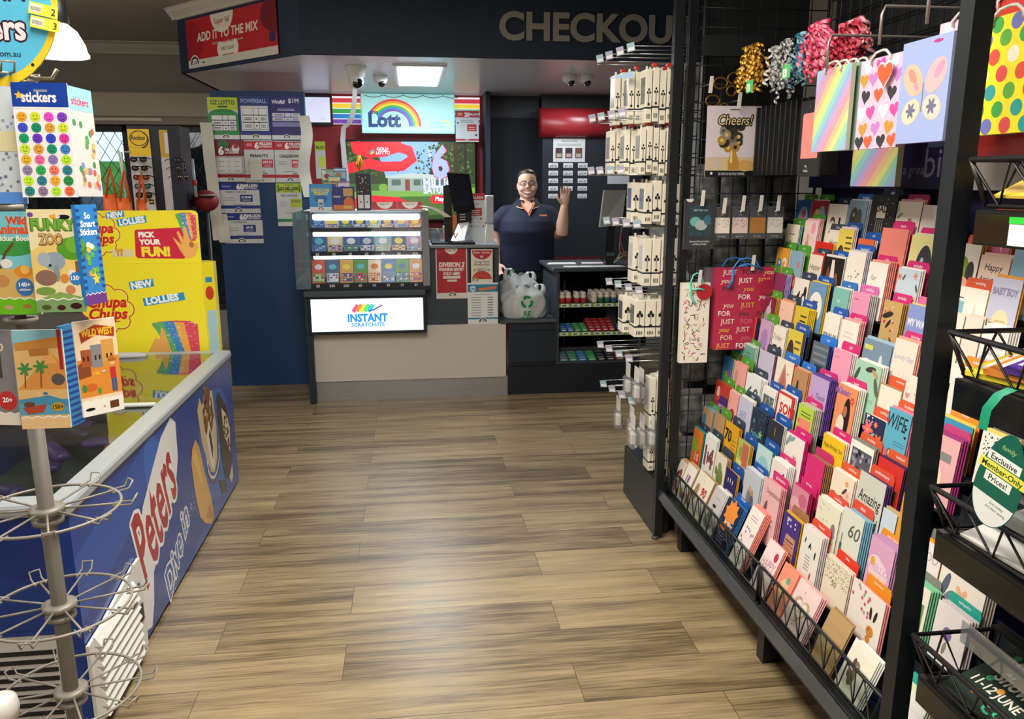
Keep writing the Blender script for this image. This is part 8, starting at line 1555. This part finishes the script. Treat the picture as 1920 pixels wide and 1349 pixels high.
10~2.015~0.117~0.187~pink card with a white cloud and a sun~#dca8cc~4~#c89ac8~#e8962a~new baby~0~c:.5,.5,.4,.26,#ecd4e4;c:.35,.58,.3,.22,#ecd4e4;c:.22,.62,.1,.1,#e0b030;t:.5,.44,.14,#d0a8c0,HELLO;t:.5,.3,.14,#e8d8b0,BABY
10~1.852~0.120~0.154~white card with a green square picture~#eeeede~4~#8ad0a8~#8a8a84~~0~r:.4,.2,.9,.7,#6a9a58;r:.5,.3,.8,.6,#d8c878
10~1.702~0.119~0.154~white card with a single purple flower~#ece6e8~3~#d8d0d4~#28a898~sympathy~0~c:.45,.55,.14,.16,#8a6ab0;L:.44,.3,.16,1.4,#8a8a78
11~3.386~0.120~0.198~orange card with a green dinosaur and red 10~#e07a28~2~#2aa0a8~#34465a~10~0~c:.3,.6,.26,.24,#8ab03a;c:.7,.3,.2,.3,#d8402a;t:.6,.22,.24,#f0e8d8,10
11~3.241~0.128~0.212~white card with a patterned 14~#f0f2ee~2~#e8f0f0~#34465a~14~0~B:.5,.3,.5,#8a4a50,14;B:.4,.36,.3,#4a4a4a,1
11~3.108~0.120~0.176~cream card with a mossy green frog~#efe8d8~3~#c8a878~#34465a~~0~c:.55,.45,.3,.3,#7a8a4a;c:.5,.68,.16,.16,#8a9a58;c:.2,.55,.08,.14,#6a7a40
11~2.984~0.110~0.148~deep blue card with candles and amber spares~#2c2a6a~2~#e8b030~#1f5ab0~dad~0~r:.2,.3,.9,.42,#e8e8f0;L:.3,.7,.1,1.5,#e0e0f0;L:.5,.72,.1,1.5,#e0e0f0;L:.7,.7,.1,1.5,#e0e0f0
11~2.811~0.141~0.214~pale grey card with sketched figures~#c4ccd8~3~#e0e4e8~#1f5ab0~brother~0~c:.4,.45,.14,.3,#8a8478;c:.6,.4,.14,.26,#5a6470;c:.42,.66,.08,.08,#c8a888;c:.58,.62,.08,.08,#b89878
11~2.647~0.134~0.235~rose card in script Congratulations~#eebcc0~3~#e8a4ac~#d8307a~graduation~0~t:.62,.72,.1,#7a4a58,Congratulations;L:.25,.5,.3,1.3,#7a5a60;L:.3,.35,.3,1.7,#8a6a70;l:.5,.3,.85,.5,2,#c88a98
11~2.469~0.121~0.175~purple card with a zigzag rug pattern~#4a3488~2~#e8b82a~#a87a58~~0~p:.15,.05,.85,.05,.85,.6,.3,.6,#c89878;l:.25,.1,.8,.55,6,#2a2a3a;l:.28,.14,.8,.5,4,#e8785a;d:8,.04,#e8e4f0,4,.1,.78,.9,.92
11~2.330~0.122~0.187~white card with dancing black figures~#efece4~3~#e8dce0~#e0503a~friends~0~L:.2,.75,.1,1.4,#3a4a78;L:.45,.7,.1,1.1,#1c1c1c;L:.5,.7,.1,2,#1c1c1c;L:.78,.6,.12,1.5,#26262e;L:.7,.2,.12,1.4,#c83a4a;l:.3,.25,.6,.55,5,#9a9aa0
11~2.172~0.144~0.156~cream card speckled with gold around 50~#ece2cc~2~#f4dcd4~#e0402a~50th~0~d:130,.012,#8a7648|#b09a68|#5a4e34,7,.03,.55,.97,.98;t:.45,.42,.16,#9a9078,50
11~2.016~0.165~0.159~white card with an orange bunny~#f2ebe4~2~#f0a0a0~#e8962a~new baby~0~d:14,.035,#d85a80|#e890a0|#8ab0a8,5,.05,.5,.6,.95;c:.72,.3,.11,.14,#d88a3a;L:.66,.62,.12,1.7,#2a2424;L:.8,.62,.12,1.3,#2a2424;c:.7,.14,.07,.1,#d88a3a;c:.68,.33,.02,.02,#1c1c1c
12~3.386~0.085~0.146~white card with a pink dressed mum~#efe6d8~3~#c8a880~~~0~c:.6,.55,.26,.3,#8a4a48;c:.6,.5,.14,.16,#e8b8a0;c:.3,.4,.14,.4,#3a3438;c:.45,.2,.4,.2,#d8a0b0
12~3.297~0.112~0.160~white card with a purple 18~#f2eee6~2~#c8a880~~~0~B:.5,.55,.24,#7a3a90,18;h:.7,.2,.2,#e05a4a;h:.3,.25,.2,#e8c84a;h:.5,.15,.16,#5a9ad0
12~3.167~0.165~0.175~cream card with a red 90~#f0e8d6~3~#b8986a~~~0~B:.68,.52,.24,#c02a30,90;c:.25,.5,.12,.3,#a88a6a;d:14,.012,#b8a888,4,.1,.8,.9,.98;l:.15,.1,.85,.3,3,#d0c8b8
12~2.981~0.119~0.173~grey card with a sketched cat~#ccc6c6~2~#f0eee8~~~0~c:.4,.3,.2,.3,#6a6870;c:.45,.6,.14,.05,#2a2a2e;c:.5,.2,.36,.16,#8a8890;l:.3,.78,.7,.82,1,#8a8a8a
12~2.852~0.140~0.178~navy card with an orange jagged splash~#20284a~3~#3a7ab8~#1f5ab0~brother~0~s:.5,.75,.42,#f0923a;c:.5,.75,.34,.2,#f0923a;t:.6,.5,.1,#e0e8f4,birthday;c:.4,.42,.24,.1,#e8823a;l:.2,.1,.8,.34,4,#8a7aa0
12~2.668~0.105~0.217~white card with pink floral scatter~#efe6e2~4~#f0988a~~~0~d:18,.05,#a878b0|#d06a78|#8a8aa0,4,.1,.1,.9,.7;l:.2,.8,.8,.9,2,#d8a0b8
12~2.475~0.112~0.175~pale pink card reading HAPPY~#efdada~2~#f4a090~~~0~t:.5,.48,.22,#c88a98,HAPPY;c:.75,.78,.12,.12,#b83a50;l:.2,.2,.7,.3,1,#d0a8b0
12~2.337~0.101~0.154~coral card with a flowered wreath~#ee9478~2~#f08a78~~~0~c:.5,.55,.26,.24,#e8c090;c:.6,.72,.12,.1,#6aa898;f:.4,.5,.14,#f0d890,#d86a4a;L:.6,.35,.16,1,#5a8a78
12~2.228~0.138~0.153~blush card with a gold lace heart~#ecd0d0~3~#e8b0b8~~~0~h:.48,.5,.36,#b8a488;h:.48,.5,.26,#ecdcd4;t:.48,.42,.12,#8a8078,25;d:10,.02,#c85a70,3,.1,.1,.6,.9
12~2.036~0.119~0.157~blank kraft brown envelope~#b8976a~1~#a88458~~~0~p:.0,.6,.5,.25,1,.7,1,.68,.5,.23,0,.58,#a88658
12~1.893~0.120~0.143~ivory card with a brown puppy and a flower~#efeada~3~#f2f2ec~~~0~c:.42,.35,.12,.2,#7a6450;c:.44,.58,.13,.14,#8a7460;c:.33,.62,.06,.12,#5a4638;c:.46,.56,.05,.05,#f0ece0;h:.78,.55,.08,#e08a70;c:.3,.4,.08,.12,#6a5442
12~1.691~0.122~0.148~white card with a patterned butterfly wing~#ecebec~3~#d8e0b8~#28a898~sympathy~0~c:.25,.25,.2,.36,#3a3434;c:.25,.25,.14,.26,#c89a60;c:.5,.2,.1,.2,#3a3434
"""
ORD = ['top', 'second', 'third', 'fourth', 'fifth', 'sixth', 'seventh', 'eighth', 'ninth', 'tenth', 'eleventh', 'bottom']
def draw(s, ops, t=1):
    for op in ops.split(';'):
        if ':' not in op: continue
        k, a = op.split(':', 1); a = a.split(',')
        F = lambda i: float(a[i])
        if k in 'tB': s.text(F(0), F(1)+(.06 if t < 12 else 0), F(2)*1.15, ','.join(a[4:]), a[3], .035 if k == 'B' else .008, 0 if k == 'B' else .18, maxw=.86)
        elif k == 'c': s.ell(F(0), F(1), F(2), F(3)*s.h/s.w*.75, a[4], 20)
        elif k == 'r': s.rect(F(0), F(1), F(2), F(3), a[4])
        elif k == 'h': s.heart(F(0), F(1), F(2), a[3])
        elif k == 'f': s.flower(F(0), F(1), F(2), a[3], a[4])
        elif k == 's': s.star(F(0), F(1), F(2), a[3], 9 if F(2) > .3 else 5, .7 if F(2) > .3 else .45)
        elif k == 'L': s.leaf(F(0), F(1), F(2), F(3), a[4])
        elif k == 'a': s.arc(F(0), F(1), F(2)-.06, F(2), a[3], 0, PI, 16, 1.3)
        elif k == 'l': s.lines(F(0), F(1), F(2), F(3), int(a[4]), a[5])
        elif k == 'd':
            bx = [float(v) for v in a[4:8]] if len(a) > 7 else [.05, .05, .95, .95]
            s.dots(int(a[0]), F(1), a[2].split('|'), bx, int(a[3]))
        elif k == 'p':
            n = len(a)-1; P_ = [(F(i), F(i+1)) for i in range(0, n-1, 2)]
            ar = sum(P_[j][0]*P_[(j+1) % len(P_)][1]-P_[(j+1) % len(P_)][0]*P_[j][1] for j in range(len(P_)))
            s.poly(P_ if ar > 0 else P_[::-1], a[-1])
CV = (.0995, 0, .995)
rg = random.Random(31)
COLN = {'#4a8a2a': 'green', '#5aa83a': 'green', '#26304a': 'dark slate', '#3a4a5a': 'slate', '#34465a': 'slate', '#2a5a9a': 'blue', '#1f5ab0': 'blue', '#2a62b8': 'blue', '#3a7ac8': 'light blue', '#2a62c0': 'blue', '#2f80e0': 'bright blue', '#2a7ad8': 'bright blue', '#c8307a': 'magenta', '#d8307a': 'magenta', '#e070b8': 'pink', '#e070a8': 'pink', '#c83a70': 'dark pink', '#c84a80': 'dark pink', '#e0603a': 'orange', '#e0503a': 'orange', '#e0402a': 'orange red', '#e8963a': 'amber', '#e8962a': 'amber', '#8a8a84': 'grey', '#28a898': 'teal', '#a87a58': 'brown'}
for line in CARDS.strip().split('\n'):
    t, y0, w, h, desc, col, n, sc, tc, tt, dep, ops = line.split('~')
    t = int(t); y0 = float(y0); w = float(w)-.003; h = float(h); n = int(n); dep = int(dep); x, z = tier(t)
    off = .012*dep; CV_ = CV
    if t == 12: x, z, CV_ = 1.166, .2, (.371, 0, .928); h *= 1.07
    s = Sheet(w, h, col, .0012, .4); s.edge = None; draw(s, ops, t)
    o = s.build('greeting_card', mat=frame((x+off, y0, z), (0, -1, 0), CV_)); tag(o, '%s, on the %s tier' % (desc, ORD[t-1]), 'greeting card', 'greeting cards on the stepped tiers')
    if dep == 0 and n:
        sp = None; short = desc.split(' with ')[0].split(' in script')[0]
        for i in range(n):
            m = frame((x+.0045+.0052*i+off, y0-.005-.0035*i, z+.0005), (0, -1, 0), CV_)
            if sp is None:
                q = Sheet(w-.002, h+rg.choice((-.004, .004, .007)), sc, .0012, .5); q.rect(.02, .02, .04, .98, sc); sp = q.build('spare_card', mat=m)
                tag(sp, 'spare card behind the %s, %s tier' % (' '.join(desc.split()[:9]), ORD[t-1]), 'spare card', 'spare cards behind the %s, %s tier' % (desc, ORD[t-1]))
            else: c = copy_tree(sp); c.matrix_world = m
    if tc:
        tw = min(.122, w); yy = y0-max(0, (w-tw)*.5)
        r_ = .10; pts = [(0, 0), (1, 0), (1, 1-r_*.6), (1-r_*.6, 1), (r_*.6, 1), (0, 1-r_*.6)]
        q = Sheet(tw, h+.024, tc, .001, .35, pts=pts); q.rect(.02, .1, .98, .9, tc); 
        if tt: q.text(.5, .91, .065, tt, '#e8ecf0', .012, maxw=.8)
        o = q.build('divider_tab', mat=frame((x+.0262, yy, z), (0, -1, 0), CV_)); tag(o, '%s divider tab behind the %s' % (COLN.get(tc, 'plain'), ' '.join(desc.split()[:9])), 'divider tab', 'divider tabs on the stepped tiers')
